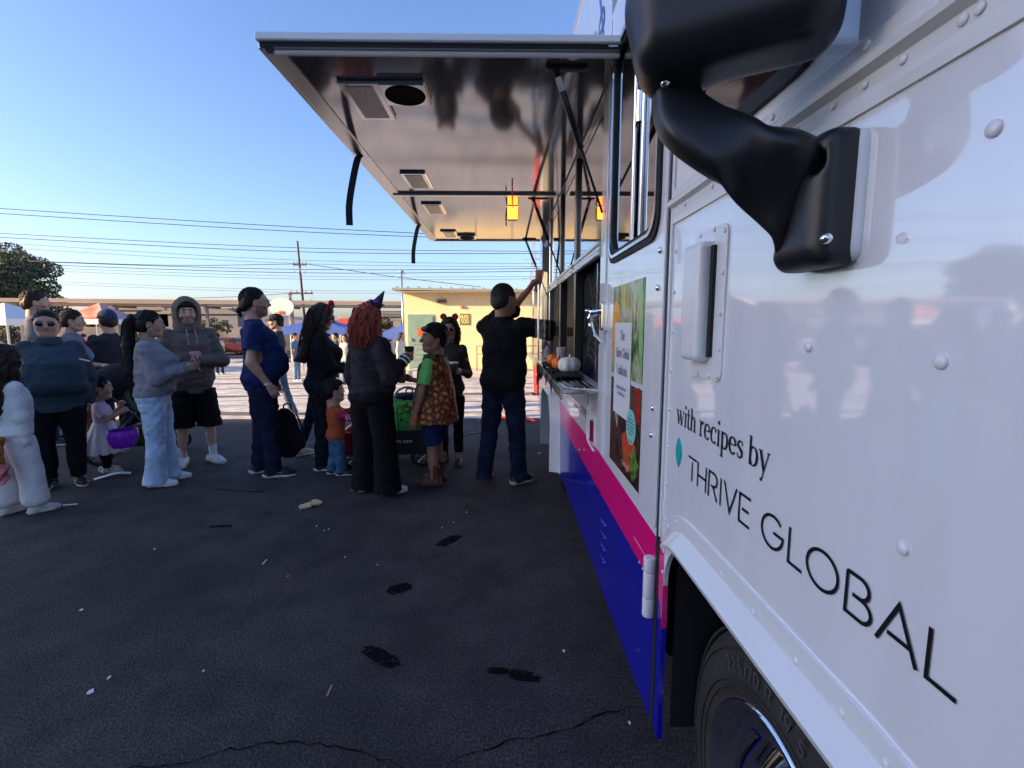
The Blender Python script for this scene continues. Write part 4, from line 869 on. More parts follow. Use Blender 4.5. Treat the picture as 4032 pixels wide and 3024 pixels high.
tp(MB().box((AX1 + 0.045, (AY0 + AY1) / 2, AZ + 0.0), (0.065, AY1 - AY0 - 0.07, 0.008), ch=0.002), 'awning_border', M_alu, aw)
tp(MB().box(((AX0 + AX1) / 2, 3.83, AZ - 0.004), (AX0 - AX1 - 0.06, 0.05, 0.018), ch=0.004), 'awning_divider', M_alu, aw)
tp(MB().box((AX0 - 0.03, (AY0 + AY1) / 2, AZ + 0.03), (0.05, AY1 - AY0, 0.05), ch=0.008), 'awning_hinge', M_alu, aw)
M_lens = mat('lamp_lens', (0.42, 0.36, 0.34), 0.2, bump=0.3, bscale=90)
for (x, y) in ((-0.60, 2.28), (-0.60, 3.47), (-0.60, 4.28), (-0.60, 5.45)):
    l_ = tp(MB().box((x, y, AZ - 0.004), (0.17, 0.36, 0.014), ch=0.006), 'awning_lamp', M_alu2, aw)
    tp(MB().box((x, y, AZ - 0.0095), (0.12, 0.31, 0.008), ch=0.004), 'lamp_lens', M_lens, l_)
M_grille = mat('speaker_mesh', (0.006, 0.006, 0.007), 0.9, spec=0.1)
for (x, y) in ((-0.42, 2.19), (-0.42, 5.60)):
    s_ = tp(MB().box((x, y, AZ - 0.008), (0.20, 0.20, 0.022), ch=0.008), 'speaker', M_alu2, aw)
    tp(MB().lathe((x, y, AZ - 0.019), [(0.086, 0.001), (0.083, -0.005), (0.076, -0.004), (0.05, -0.002), (0.001, -0.0025)], 32), 'speaker_grille', M_grille, s_, smooth=True)
def gas_strut(a, b, f=0.5):
    a, b = Vector(a), Vector(b); m = a.lerp(b, f)
    s_ = tp(MB().box(a + Vector((0.04, 0, 0.010)), (0.16, 0.035, 0.02), ch=0.006), 'strut_mount', M_black, aw)
    tp(MB().cone(a, m, 0.0125, n=12).ell(a, 0.016, 10, 6), 'strut_cylinder', M_black, s_, smooth=True)
    tp(MB().cone(m, b, 0.0055, n=8), 'strut_rod', M_rubber, s_, smooth=True)
    tp(MB().cone(a.lerp(b, 0.04), a.lerp(b, 0.13), 0.0131, n=12), 'strut_sticker', M_white2, s_, smooth=True)
gas_strut((0.20, 1.99, AZ - 0.012), (0.425, 2.16, 1.93), 0.52); gas_strut((0.225, 3.92, AZ - 0.012), (0.42, 3.66, 1.82), 0.55); gas_strut((0.25, 5.80, AZ - 0.012), (0.42, 4.70, 1.70), 0.5)
M_strap = mat('black_webbing', (0.016, 0.018, 0.024), 0.85, bump=0.3, bscale=200)
def strap(y, dx, L, seed):
    r_ = random.Random(seed); P = bez([(AX1 + 0.03, y, AZ - 0.004), (AX1 + 0.012, y, AZ - 0.03), (AX1 - dx * .3, y + .01, AZ - L * .35), (AX1 - dx * .75, y + .005, AZ - L * .7), (AX1 - dx * .8, y, AZ - L)], 6)
    m = MB(); 
    for p in P: m.v += [p + Vector((0.0, -0.019, 0)), p + Vector((0.004, -0.016, 0)), p + Vector((0.006, 0.017, 0)), p + Vector((0.002, 0.019, 0))]
    k = len(P); m.f = [(i * 4 + a, i * 4 + (a + 1) % 4, i * 4 + 4 + (a + 1) % 4, i * 4 + 4 + a) for i in range(k - 1) for a in range(4)] + [(0, 1, 2, 3), (4 * k - 1, 4 * k - 2, 4 * k - 3, 4 * k - 4)]
    # webbing seen face-on: 38 mm wide across the view
    m.v = [(v[0] + (0.016 if i % 4 in (2, 3) else -0.016), (v[1] - y) * 0.25 + y, v[2]) for i, v in enumerate(m.v)]
    tp(m, 'strap', M_strap, aw)
strap(2.97, 0.06, 0.40, 1); strap(4.95, 0.05, 0.38, 2)
# lit work lamp clipped under the awning
wl = tp(MB().box((0.07, 4.22, AZ - 0.056), (0.10, 0.05, 0.11), ch=0.012), 'work_lamp', M_black, aw)
tp(MB().box((0.07, 4.192, AZ - 0.054), (0.086, 0.010, 0.102), ch=0.003), 'lamp_face', mat('lamp_glow', (1, 0.6, 0.25), 0.5, emit=(1.0, 0.15, 0.012), estr=4.0), wl)
tp(MB().tube([(0.02, 4.22, AZ - 0.01), (0.012, 4.21, AZ - 0.08), (0.015, 4.21, AZ - 0.16)], 0.006, 6), 'lamp_bracket', M_alu2, wl)
tp(MB().tube([(0.07, 4.22, AZ - 0.01), (0.062, 3.9, AZ - 0.02), (0.055, 3.5, AZ - 0.014)], 0.005, 6), 'lamp_cord', mat('orange_cord', (0.6, 0.10, 0.03), 0.5), wl)
# mirror: foot plate, cast arm, housing
ASEC = [((0.2685, 0.725, 1.8065), (0.2122, 0.725, 1.7847)), ((0.2742, 0.715, 1.7685), (0.2143, 0.715, 1.7314)), ((0.2982, 0.695, 1.736), (0.2286, 0.695, 1.6954)), ((0.3291, 0.672, 1.717), (0.2738, 0.672, 1.6486)), ((0.345, 0.6164, 1.6871), (0.345, 0.7109, 1.621)), ((0.382, 0.6248, 1.6846), (0.382, 0.6875, 1.5707)), ((0.406, 0.6268, 1.6909), (0.406, 0.7019, 1.5358))]
am = MB(); _nn = 24; _cs = [((Vector(p) + Vector(q)) / 2, (Vector(p) - Vector(q)) / 2) for p, q in ASEC]
_cs.append((_cs[-1][0] + Vector((0.016, 0, 0)), _cs[-1][1]))
_cc = bez([c for c, h in _cs], 5); _q = [h for c, h in _cs]; _hh = [_q[i].lerp(_q[i + 1], k / 5) for i in range(len(_q) - 1) for k in range(5)] + [_q[-1]]; _m = len(_cc)
for _ in range(3): _hh = [_hh[0]] + [(_hh[i - 1] + _hh[i] * 2 + _hh[i + 1]) / 4 for i in range(1, _m - 1)] + [_hh[-1]]
for i in range(_m):
    tg = (_cc[min(i + 1, _m - 1)] - _cc[max(i - 1, 0)]).normalized(); h = _hh[i]; h = h - tg * h.dot(tg) * 0.6; vw = Vector((-0.32, -0.94, 0.12)); th = (vw - h * (vw.dot(h) / h.length_squared)).normalized() * float(np.interp(i / (_m - 1), [0, .3, .7, 1], [.024, .023, .024, .030]))
    for k in range(_nn):
        a_ = 2 * math.pi * k / _nn; c_, s_ = math.cos(a_), math.sin(a_); am.v.append(_cc[i] + h * (math.copysign(abs(c_) ** .45, c_)) + th * (math.copysign(abs(s_) ** .45, s_)))
am.f = [(i * _nn + k, i * _nn + (k + 1) % _nn, (i + 1) * _nn + (k + 1) % _nn, (i + 1) * _nn + k) for i in range(_m - 1) for k in range(_nn)] + [tuple(range(_nn))[::-1], tuple(range((_m - 1) * _nn, _m * _nn))]
arm = tp(am, 'mirror_arm', M_black, truck, auto=50)
ft = F().box((X0 - 0.020, 0.648, 1.603), (0.008, 0.040, 0.066), 0.016, 0.0).box((X0 - 0.034, 0.652, 1.604), (0.004, 0.030, 0.056), 0.014, 0.02)
ft.ell((0.385, 0.618, 1.648), (0.02, 0.014, 0.016), 0.006, op=-1); ft.ell((0.385, 0.700, 1.556), (0.016, 0.012, 0.012), 0.004, op=-1)
up(fobj('mirror_foot', ft, 0.004, M_black, arm, smooth_it=1))
padm = F().box((X0 - 0.001, 0.640, 1.604), (0.001, 0.038, 0.064), 0.014, 0.0); padm.plane((X0 + 0.004, 0, 0), (1, 0, 0))
up(fobj('mirror_pad', padm, 0.004, M_white2, arm))
for (x, y, z) in ((0.2181, 0.692, 1.7737), (0.384, 0.5857, 1.5514), (0.392, 0.6882, 1.5456)):
    sc2 = tp(MB().ell((x, y, z), (0.0070, 0.0070, 0.0070), 14, 10), 'mirror_screw', M_chrome, arm, smooth=True)
hd = F()
hd.box((0.292, 0.660, 1.985), (0.022, 0.078, 0.168), 0.042, 0.0, rot=Matrix.Rotation(1.03, 3, 'Z'))
hd.chain([(0.226, 0.722, 1.88), (0.238, 0.730, 1.818)], [0.052, 0.038], 0.05)
head = fobj('mirror_housing', hd, 0.006, M_black, arm, smooth_it=2); up(head)
mg = MB().prism(rrect(-0.075, 0.075, -0.15, 0.15, 0.03), (0.325, 0.602, 2.0), (math.cos(1.03 + math.pi / 2) * -1, math.sin(1.03 + math.pi / 2) * -1, 0), (0, 0, 1), 0.003)
tp(mg, 'mirror_glass', M_chrome, arm)
# ------------------------------------------------------------------ things on the shelf
def pumpkin(x, y, z, r, hgt, m, label, stem):
    o = empty('pumpkin', (x, y, z)); f = []
    mb = MB(); n, k = 40, 14
    for j in range(k + 1):
        a = math.pi * (j / k - 0.5)
        for i in range(n):
            t = 2 * math.pi * i / n; rib = 0.90 + 0.10 * abs(math.cos(t * 4.5)) ** 0.5 if False else 1 - 0.10 * (1 - abs(math.sin(t * 4))) ** 2.2
            q = r * (math.cos(a) ** 0.75) * rib; dip = 0.16 * math.exp(-(q / (0.38 * r)) ** 2) * (1 if a > 0 else -1)
            mb.v.append((q * math.cos(t), q * math.sin(t), hgt / 2 + hgt / 2 * (math.sin(a) * (1 - 0.02 * abs(math.cos(4 * t))) - dip)))
    mb.f = [(j * n + i, j * n + (i + 1) % n, (j + 1) * n + (i + 1) % n, (j + 1) * n + i) for j in range(k) for i in range(n)]
    zmin = min(v[2] for v in mb.v); mb.v = [(a, b, c - zmin) for a, b, c in mb.v]
    mb.build('rind', m, o, smooth=True)
    zt = max(v[2] for v in mb.v)
    MB().tube(bez([(0, 0, zt * 0.86), (0.002, 0, zt * 1.02), (0.006, 0.002, zt * 1.18)], 4), [0.13 * r] * 4 + [0.09 * r] * 4 + [0.12 * r], 7).build('stem', stem, o, smooth=True)
    return tag(o, label, 'pumpkin', 'small pumpkins on the service shelf')
M_or = mat('pumpkin_orange', (0.90, 0.20, 0.012), 0.45, var=0.12, vscale=30, bump=0.1, bscale=120)
M_pw = mat('pumpkin_white', (0.82, 0.78, 0.68), 0.55, var=0.08, vscale=30, bump=0.2, bscale=160)
M_stem = mat('pumpkin_stem', (0.14, 0.07, 0.025), 0.8)
zs = 1.166
pumpkin(0.385, 2.86, zs, 0.070, 0.098, M_pw, 'cream white painted pumpkin nearest the truck door on the shelf', M_pw)
pumpkin(0.345, 3.06, zs, 0.047, 0.080, M_or, 'orange pumpkin pressed against the white pumpkin', M_stem)
pumpkin(0.345, 3.42, zs, 0.047, 0.080, M_or, 'far orange pumpkin with a dark curled stem on the shelf', M_stem)
gauze = MB(); rs = random.Random(9); nx, ny = 10, 30
for j in range(ny + 1):
    for i in range(nx + 1):
        y = 2.55 + 1.25 * j / ny; x = 0.425 - 0.19 * i / nx * (0.75 + 0.3 * math.sin(j * .8)); z = zs + 0.003 + 0.008 * abs(math.sin(i * 1.3 + j)) * rs.random()
        if x < 0.262: z -= (0.262 - x) * 3.0; x = 0.255
        if j > 22 and i > 6: z -= 0.05 * (i - 6) * (0.4 + 0.6 * rs.random()); x = min(x, 0.252)
        gauze.v.append((x, y + 0.012 * math.sin(i * 2.1), z))
gauze.f = [(j * (nx + 1) + i, j * (nx + 1) + i + 1, (j + 1) * (nx + 1) + i + 1, (j + 1) * (nx + 1) + i) for j in range(ny) for i in range(nx)]
g_ = gauze.build('gauze_cloth', mat('black_gauze', (0.009, 0.009, 0.010), 0.95, bump=0.5, bscale=150), smooth=True)
tag(g_, 'ragged black gauze cloth lying under the pumpkins on the shelf', 'cloth')
md = g_.modifiers.new('t', 'SOLIDIFY'); md.thickness = 0.003; md.offset = 1
bx = empty('paper_cup_stack', (0.39, 3.30, zs))
for k in range(4): MB().lathe((0, 0, 0.012 * k), [(0.026, 0), (0.034, 0.085), (0.036, 0.087), (0.036, 0.09), (0.033, 0.088), (0.025, 0.003), (0.001, 0.003)], 20).build('cup', mat('cup_white', (0.75, 0.73, 0.72), 0.5, col2=(0.65, 0.35, 0.33), var=0.05, vscale=20), bx, smooth=True)
tag(bx, 'short stack of pale paper cups behind the orange pumpkins', 'cups')
for i, (x, y, h) in enumerate(((0.36, 4.05, 0.10), (0.37, 4.30, 0.13))):
    o = MB().lathe((x, y, zs), [(0.03, 0), (0.034, 0.01), (0.034, h * .7), (0.018, h * .85), (0.018, h), (0.001, h)], 18).build('condiment_bottle', mat('condiment%d' % i, ((0.7, 0.7, 0.68), (0.5, 0.05, 0.03))[i], 0.35), smooth=True)
    tag(o, ('pale squeeze bottle behind the shield on the shelf', 'red squeeze bottle behind the shield on the shelf')[i], 'bottle')
# ------------------------------------------------------------------ far setting
def at(px, py, Y):
    return Vector(((px - 1090) / 1040 * Y, Y, 1.45 + (700 - py) / 1040 * Y))
# classroom 500
M_wall5 = mat('stucco_yellow', (0.80, 0.63, 0.36), 0.9, var=0.07, vscale=1.5, bump=0.2, bscale=60)
M_green = mat('door_green', (0.20, 0.30, 0.24), 0.5, var=0.08, vscale=3)
M_conc = mat('concrete', (0.50, 0.47, 0.43), 0.9, var=0.12, vscale=2)
bY = 19.0; cb = empty('classroom_building', (0.6, bY, 0))
def cbp(mb, n, m, par=None, **k): mb.v = [tuple(Vector(p) - Vector((0.6, bY, 0))) for p in mb.v]; return mb.build(n, m, par or cb, **k)
xl = at(876, 0, bY).x
cbp(MB().box(((xl + 6) / 2, bY + 3, 0.88), (6 - xl, 6, 3.60)), 'wall', M_wall5)
rf = cbp(MB().prism([(xl - 0.32, 2.72), (6.3, 2.60), (6.3, 2.69), (xl - 0.32, 2.81)], (0, bY + 6.2, 0), (1, 0, 0), (0, 0, 1), 6.75), 'roof', M_fascia)
cbp(MB().box(((xl + 5) / 2, bY - 0.28, 2.66), (5 - xl + 0.1, 0.5, 0.02)), 'soffit', mat('soffit_tan', (0.52, 0.40, 0.24), 0.8))
for k in range(15):
    x = xl - 0.2 + 0.41 * k; cbp(MB().prism([(0, 0), (0.16, 0), (0.02, 0.10)], (x, bY - 0.40, 2.80 - 0.0063 * k), (1, 0, 0), (0, 0, 1), 0.02), 'roof_seam', M_fascia, rf)
dl, dr = at(886, 0, bY).x, at(937, 0, bY).x; dt = at(0, 683, bY).z
dr_ = cbp(MB().box(((dl + dr) / 2, bY - 0.02, (dt - 0.27) / 2), (dr - dl, 0.05, dt + 0.25), ch=0.004), 'door', M_green)
cbp(MB().box(((dl + dr) / 2, bY - 0.008, (dt - 0.25) / 2), (dr - dl + 0.10, 0.03, dt + 0.38)), 'door_frame', M_green)
pc = at(912, 717, bY); cbp(MB().box((pc.x, bY - 0.05, pc.z), (0.30, 0.004, 0.32)), 'paper_notice', mat('notice_orange', (0.85, 0.16, 0.03), 0.7, var=0.3, vscale=9, col2=(0.6, 0.08, 0.02)), dr_)
for k, z in enumerate((0.0, 0.2, 0.4, 0.6)): cbp(MB().box(((dl + dr) / 2 + 0.05, bY - 0.048, z + 0.05), (dr - dl - 0.25, 0.02, 0.06), Matrix.Rotation(0.4, 3, 'X')), 'door_louvre', M_fascia, dr_)
cbp(MB().box((dl + 0.08, bY - 0.06, 0.85), (0.05, 0.06, 0.12), ch=0.01), 'door_handle', M_alu, dr_)
sc_ = at(1005, 690, bY); sg = cbp(MB().box((sc_.x, bY - 0.012, sc_.z), (0.40, 0.02, 0.44), ch=0.005), 'building_sign', mat('sign_olive', (0.14, 0.17, 0.06), 0.6))
M_sgl = mat('sign_letters', (0.80, 0.62, 0.24), 0.6)
for t, z, h, ln in (('BLDG', 0.04, 0.12, 0.32), ('500', -0.15, 0.15, 0.30)):
    for o in thin(t, (sc_.x - ln / 2, bY - 0.024, sc_.z + z), (1, 0, 0), (0, 0, 1), h, 0.024, m=M_sgl, parent=cb, length=ln): o.data.transform(Matrix.Translation(-Vector((0.6, bY, 0))))
lf = at(957, 652, bY); cbp(MB().box((lf.x, bY - 0.07, lf.z), (0.36, 0.14, 0.12), ch=0.02), 'wall_lamp', mat('lamp_bronze', (0.10, 0.08, 0.06), 0.5))
ve = at(1000, 664, bY); cbp(MB().box((ve.x, bY - 0.03, ve.z), (0.13, 0.06, 0.10), ch=0.01), 'wall_vent', mat('vent_rust', (0.36, 0.16, 0.07), 0.7))
ld = cbp(MB().box((0.9, bY - 0.75, -0.45), (9.0, 1.4, 0.36), ch=0.02), 'landing', M_conc)
tag(cb, 'low yellow stucco classroom numbered 500 with green door', 'building')
rl = empty('handrail', (0.0, bY - 1.2, -0.27)); M_rail = mat('rail_bronze', (0.20, 0.13, 0.06), 0.5)
xa, xb = at(1030, 0, bY - 1.2).x, 3.4
for z in (0.92, 0.62, 0.02): MB().tube([(xa, 0, z), (xb, 0, z)], 0.022, 8).build('rail', M_rail, rl, smooth=True)
for x in (xa, xa + 1.3, xa + 2.6): MB().tube([(x, 0, 0), (x, 0, 0.92)], 0.022, 8).build('post', M_rail, rl, smooth=True)
tag(rl, 'bronze pipe handrail on the landing of the yellow classroom', 'handrail')
# covered walkway
M_wk = mat('walkway_paint', (0.42, 0.33, 0.25), 0.7, var=0.08, vscale=2)
M_wk2 = mat('walkway_deck', (0.20, 0.18, 0.17), 0.8)
wk = empty('covered_walkway', (-16, 26, 0)); wo = Vector((-16, 26, 0))
A, B = Vector((-40, 26.0, 0)), Vector((-2.5, 32.5, 0)); d_ = (B - A).normalized(); q_ = Vector((-d_.y, d_.x, 0)); ang = math.atan2(d_.y, d_.x); mid = (A + B) / 2; Lw = (B - A).length
def wkp(mb, n, m, **k): mb.v = [tuple(Vector(p) - wo) for p in mb.v]; return mb.build(n, m, wk, **k)
wkp(MB().box(mid + Vector((0, 0, 2.83)) + q_ * 1.4, (Lw, 2.6, 0.08), ang), 'roof_deck', M_wk2)
wkp(MB().box(mid + Vector((0, 0, 2.80)), (Lw, 0.06, 0.22), ang, ch=0.01), 'fascia_beam', M_wk)
wkp(MB().box(mid + Vector((0, 0, 2.60)) + q_ * 0.35, (Lw, 0.10, 0.16), ang, ch=0.01), 'purlin', M_wk)
wkp(MB().box(mid + Vector((0, 0, 2.62)) + q_ * 2.4, (Lw, 0.10, 0.16), ang, ch=0.01), 'purlin', M_wk)
for k in range(8):
    p = A + d_ * (2.5 + k * 4.9)
    wkp(MB().box(p + q_ * 0.45 + Vector((0, 0, 0.8)), (0.16, 0.16, 3.44), ang, ch=0.01), 'column', M_wk2)
    wkp(MB().box(p + q_ * 1.3 + Vector((0, 0, 2.50)), (0.14, 2.3, 0.14), ang), 'crossbeam', M_wk2)
tag(wk, 'long covered walkway with tan beams across the far yard', 'walkway')
# basketball goal
hp = empty('basketball_goal', (at(617, 0, 24).x, 24, 0)); hc = at(617, 664, 24)
M_bb = mat('backboard_white', (0.74, 0.70, 0.62), 0.5, var=0.04, vscale=3)
fan = [(0.60 * math.cos(R(a)), 0.02 + 0.42 * math.sin(R(a))) for a in range(-8, 189, 12)] + [(-0.52, -0.22), (-0.36, -0.40), (0.36, -0.40), (0.52, -0.22)]
MB().prism(fan, (0, 0.03, hc.z), (1, 0, 0), (0, 0, 1), 0.05).build('backboard', M_bb, hp)
M_rim = mat('rim_orange', (0.75, 0.16, 0.03), 0.5)
MB().tube([(0.23 * math.cos(2 * math.pi * i / 20), -0.28 + 0.23 * math.sin(2 * math.pi * i / 20), hc.z - 0.28) for i in range(21)], 0.014, 6, False).build('rim', M_rim, hp, smooth=True)
MB().box((0, -0.03, hc.z - 0.27), (0.2, 0.06, 0.16)).build('rim_bracket', M_rim, hp)
MB().tube(bez([(0, 0.9, -0.8), (0, 0.9, hc.z - 0.9), (0, 0.6, hc.z - 0.2), (0, 0.05, hc.z - 0.1)], 6), 0.06, 10).build('post', M_alu, hp, smooth=True)
tag(hp, 'white fan shaped basketball backboard with orange rim', 'basketball hoop')
# pop-up tents
def tent(name, cx, Y, w, ez, az, m1, m2, val, label, text=None, tcol=None, cat='tent'):
    t = empty(name, (cx, Y, 0)); h = w / 2
    C = [(-h, -h), (h, -h), (h, h), (-h, h)]
    pan = []
    for k in range(4):
        a, b = C[k], C[(k + 1) % 4]; mb = MB(); n = 6
        for i in range(n + 1):
            s = i / n; zz = ez + (az - ez) * (s ** 1.25)
            mb.v += [(a[0] * (1 - s), a[1] * (1 - s), zz), (b[0] * (1 - s), b[1] * (1 - s), zz)]
        mb.f = [(2 * i, 2 * i + 1, 2 * i + 3, 2 * i + 2) for i in range(n)]
        mb.build('canopy_panel', m1 if k % 2 == 0 else m2, t, smooth=True)
        d = Vector((b[0] - a[0], b[1] - a[1], 0)); c = Vector(((a[0] + b[0]) / 2, (a[1] + b[1]) / 2, ez - 0.13))
        MB().box(c, (d.length, 0.012, 0.26), math.atan2(d.y, d.x)).build('valance', val, t)
    for a in C: MB().box((a[0] * 0.98, a[1] * 0.98, (ez - 0.93) / 2), (0.05, 0.05, ez + 0.67)).build('leg', M_alu, t)
    if text: thin(text[0], (text[1], -h - 0.008, ez - 0.20), (1, 0, 0), (0, 0, 1), 0.15, 0.032, m=tcol, parent=t, length=text[2])
    return tag(t, label, cat)
M_tw = mat('tent_white', (0.70, 0.68, 0.66), 0.8); M_tr = mat('tent_red', (0.62, 0.09, 0.04), 0.8, var=0.2, vscale=1.2, col2=(0.70, 0.40, 0.30)); M_tb = mat('tent_blue', (0.05, 0.11, 0.40), 0.7); M_tg = mat('tent_grey_lilac', (0.36, 0.35, 0.48), 0.8, var=0.15, vscale=1.5, col2=(0.55, 0.25, 0.25))
M_tk = mat('tent_ink', (0.05, 0.05, 0.10), 0.7)
tent('canopy_tent', at(236, 0, 27).x, 27, 3.0, 1.70, 2.60, M_tr, M_tg, M_tw, 'white and red pop-up tent lettered HE behind the capped man', ('SO HE', -1.2, 1.5), M_tk)
tent('canopy_tent', at(40, 0, 21).x, 21, 3.2, 1.66, 2.35, M_tw, M_tw, M_tw, 'white pop-up tent behind the bearded man at left edge', ('SAN YSIDRO', -1.3, 2.5), mat('tent_brown_ink', (0.45, 0.24, 0.10), 0.7))
tent('canopy_tent', at(700, 0, 21).x, 21, 3.0, 1.28, 1.72, M_tb, M_tb, M_tb, 'blue pop-up tent left of the red haired woman')
tent('canopy_tent', at(905, 0, 22).x, 22, 3.0, 1.05, 1.75, M_tb, M_tb, M_tb, 'blue pop-up tent beside the yellow classroom')
rb = empty('red_banner', at(768, 0, 26)); rb.location.z = 0; z0 = at(0, 697, 26).z
MB().box((0, 0, z0), (1.6, 0.03, 0.45)).build('sheet', mat('banner_red', (0.62, 0.06, 0.02), 0.7, var=0.1), rb)
for x in (-0.75, 0.75): MB().tube([(x, 0.03, -0.75), (x, 0.03, z0 + 0.3)], 0.025, 6).build('pole', M_alu, rb)
tag(rb, 'plain red banner between two poles beyond the queue', 'banner')
# boundary wall, far houses
M_bw = mat('boundary_block', (0.10, 0.10, 0.115), 0.9, var=0.2, vscale=0.35, col2=(0.24, 0.21, 0.20))
bwl = MB().box((-22, 44, 0.15), (70, 0.25, 2.1)).build('boundary_wall', M_bw); tag(bwl, 'low block wall closing the far side of the yard', 'wall')
M_hc = [mat('house_a', (0.26, 0.22, 0.20), 0.9, var=0.1), mat('house_b', (0.20, 0.19, 0.21), 0.9, var=0.1), mat('house_c', (0.30, 0.27, 0.23), 0.9, var=0.1)]
for i, (px, w, h, lab) in enumerate(((350, 9, 3.6, 'far low house left of the hooded man, tan with flat roof'), (470, 12, 3.0, 'far grey house right of the hooded man'), (850, 8, 2.6, 'far tan house beside the yellow classroom'), (60, 14, 3.2, 'far grey house under the big tree'))):
    Y = 80; c = at(px, 700, Y); hb_ = empty('far_house', (c.x, Y, 0))
    MB().box((0, 0, h / 2 - 0.5), (w, 7, h + 1)).build('wall', M_hc[i % 3], hb_)
    MB().prism([(-w / 2 - .4, h), (w / 2 + .4, h), (w / 2 - 1.5, h + 0.9), (-w / 2 + 1.5, h + 0.9)], (0, 3.8, 0), (1, 0, 0), (0, 0, 1), 7.6).build('roof', M_wk2, hb_)
    for k in (-0.3, 0.05, 0.33): MB().box((k * w, -3.52, h * 0.55), (0.9, 0.06, 0.9)).build('window', M_dark, hb_)
    tag(hb_, lab, 'house')
# utility poles, lamps, tower
M_pole = mat('pole_wood', (0.09, 0.05, 0.045), 0.9, var=0.2, vscale=4, stretch=(3, 3, .3))
M_ins = mat('insulator_grey', (0.25, 0.27, 0.33), 0.5)
up_ = empty('utility_pole', at(662, 0, 56)); up_.location.z = 0; tz = at(0, 528, 56).z
MB().cone((0.25, 0, -0.95), (-0.20, 0, tz), 0.16, 0.10, 10).build('mast', M_pole, up_, smooth=True)
for py, w in ((577, 1.5), (636, 2.6)):
    z = at(0, py, 56).z; MB().box((0, -0.18, z), (w, 0.12, 0.14)).build('crossarm', M_pole, up_)
    for k in (-0.45, -0.2, 0.2, 0.45): MB().lathe((k * w, -0.18, z + 0.07), [(0.05, 0), (0.09, 0.08), (0.05, 0.16), (0.08, 0.22), (0.001, 0.26)], 8).build('insulator', M_ins, up_)
    for s in (-1, 1): MB().tube(bez([(s * w * 0.45, -0.2, z), (s * w * 0.42, -0.25, z - 0.7), (s * 0.15, -0.22, z - 0.9), (0, -0.15, z - 0.3)], 5), 0.03, 5).build('jumper_wire', M_ins, up_, smooth=True)
tag(up_, 'tall wooden utility pole with two crossarms', 'utility pole')
sp2 = empty('utility_pole', at(637, 0, 58)); sp2.location.z = 0
MB().cone((0, 0, -0.95), (0, 0, at(0, 634, 58).z), 0.16, 0.14, 10).build('mast', M_pole, sp2, smooth=True); MB().box((0, 0, at(0, 638, 58).z), (0.5, 0.1, 0.1)).build('crossarm', M_pole, sp2)
tag(sp2, 'short stub pole behind the basketball backboard', 'utility pole')
lp = empty('lamp_post', at(873, 0, 30)); lp.location.z = 0; z = at(0, 592, 30).z
MB().cone((0, 0, -0.95), (0, 0, z), 0.07, 0.045, 10).build('post', M_alu, lp, smooth=True); MB().ell((0, 0, z + 0.05), (0.13, 0.13, 0.08), 12, 8).build('lamp_head', M_ins, lp, smooth=True)
MB().box((0.10, 0, z - 0.06), (0.3, 0.05, 0.05)).build('lamp_arm', M_ins, lp)
tag(lp, 'slim grey lamp post rising behind the yellow classroom', 'lamp post')
tw = empty('transmission_tower', at(1152, 0, 170)); tw.location.z = 0; M_tow = mat('tower_steel', (0.34, 0.28, 0.30), 0.6)
zt = at(0, 528, 170).z; lv = [0, 6, 11, 15.5, 19, 22, 25, zt]; wd = [2.6, 2.0, 1.5, 1.15, 0.95, 0.8, 0.6, 0.05]; leg = MB(); br = MB()
for i in range(len(lv) - 1):
    for sx, sy in ((-1, -1), (1, -1), (1, 1), (-1, 1)):
        leg.tube([(sx * wd[i], sy * wd[i], lv[i]), (sx * wd[i + 1], sy * wd[i + 1], lv[i + 1])], 0.10, 4)
    for (a, b) in (((-1, -1), (1, -1)), ((1, -1), (1, 1)), ((1, 1), (-1, 1)), ((-1, 1), (-1, -1))):
        br.tube([(a[0] * wd[i], a[1] * wd[i], lv[i]), (b[0] * wd[i + 1], b[1] * wd[i + 1], lv[i + 1])], 0.06, 4); br.tube([(b[0] * wd[i], b[1] * wd[i], lv[i]), (a[0] * wd[i + 1], a[1] * wd[i + 1], lv[i + 1])], 0.06, 4); br.tube([(a[0] * wd[i], a[1] * wd[i], lv[i]), (b[0] * wd[i], b[1] * wd[i], lv[i])], 0.06, 4)
leg.build('tower_frame', M_tow, tw); b_ = br.build('lattice', M_tow, tw); b_['kind'] = 'stuff'
for z, w in ((17, 4.2), (20.5, 3.6), (23.5, 3.0)):
    m = MB()
    for s in (-1, 1): m.tube([(0, 0, z + .6), (s * w, 0, z)], 0.08, 4); m.tube([(0, 0, z), (s * w, 0, z)], 0.08, 4); m.tube([(s * w, 0, z), (s * w, 0, z - 1.0)], 0.06, 4)
    m.build('crossarm', M_tow, tw)
tag(tw, 'steel lattice transmission tower seen through the hatch corner', 'tower')
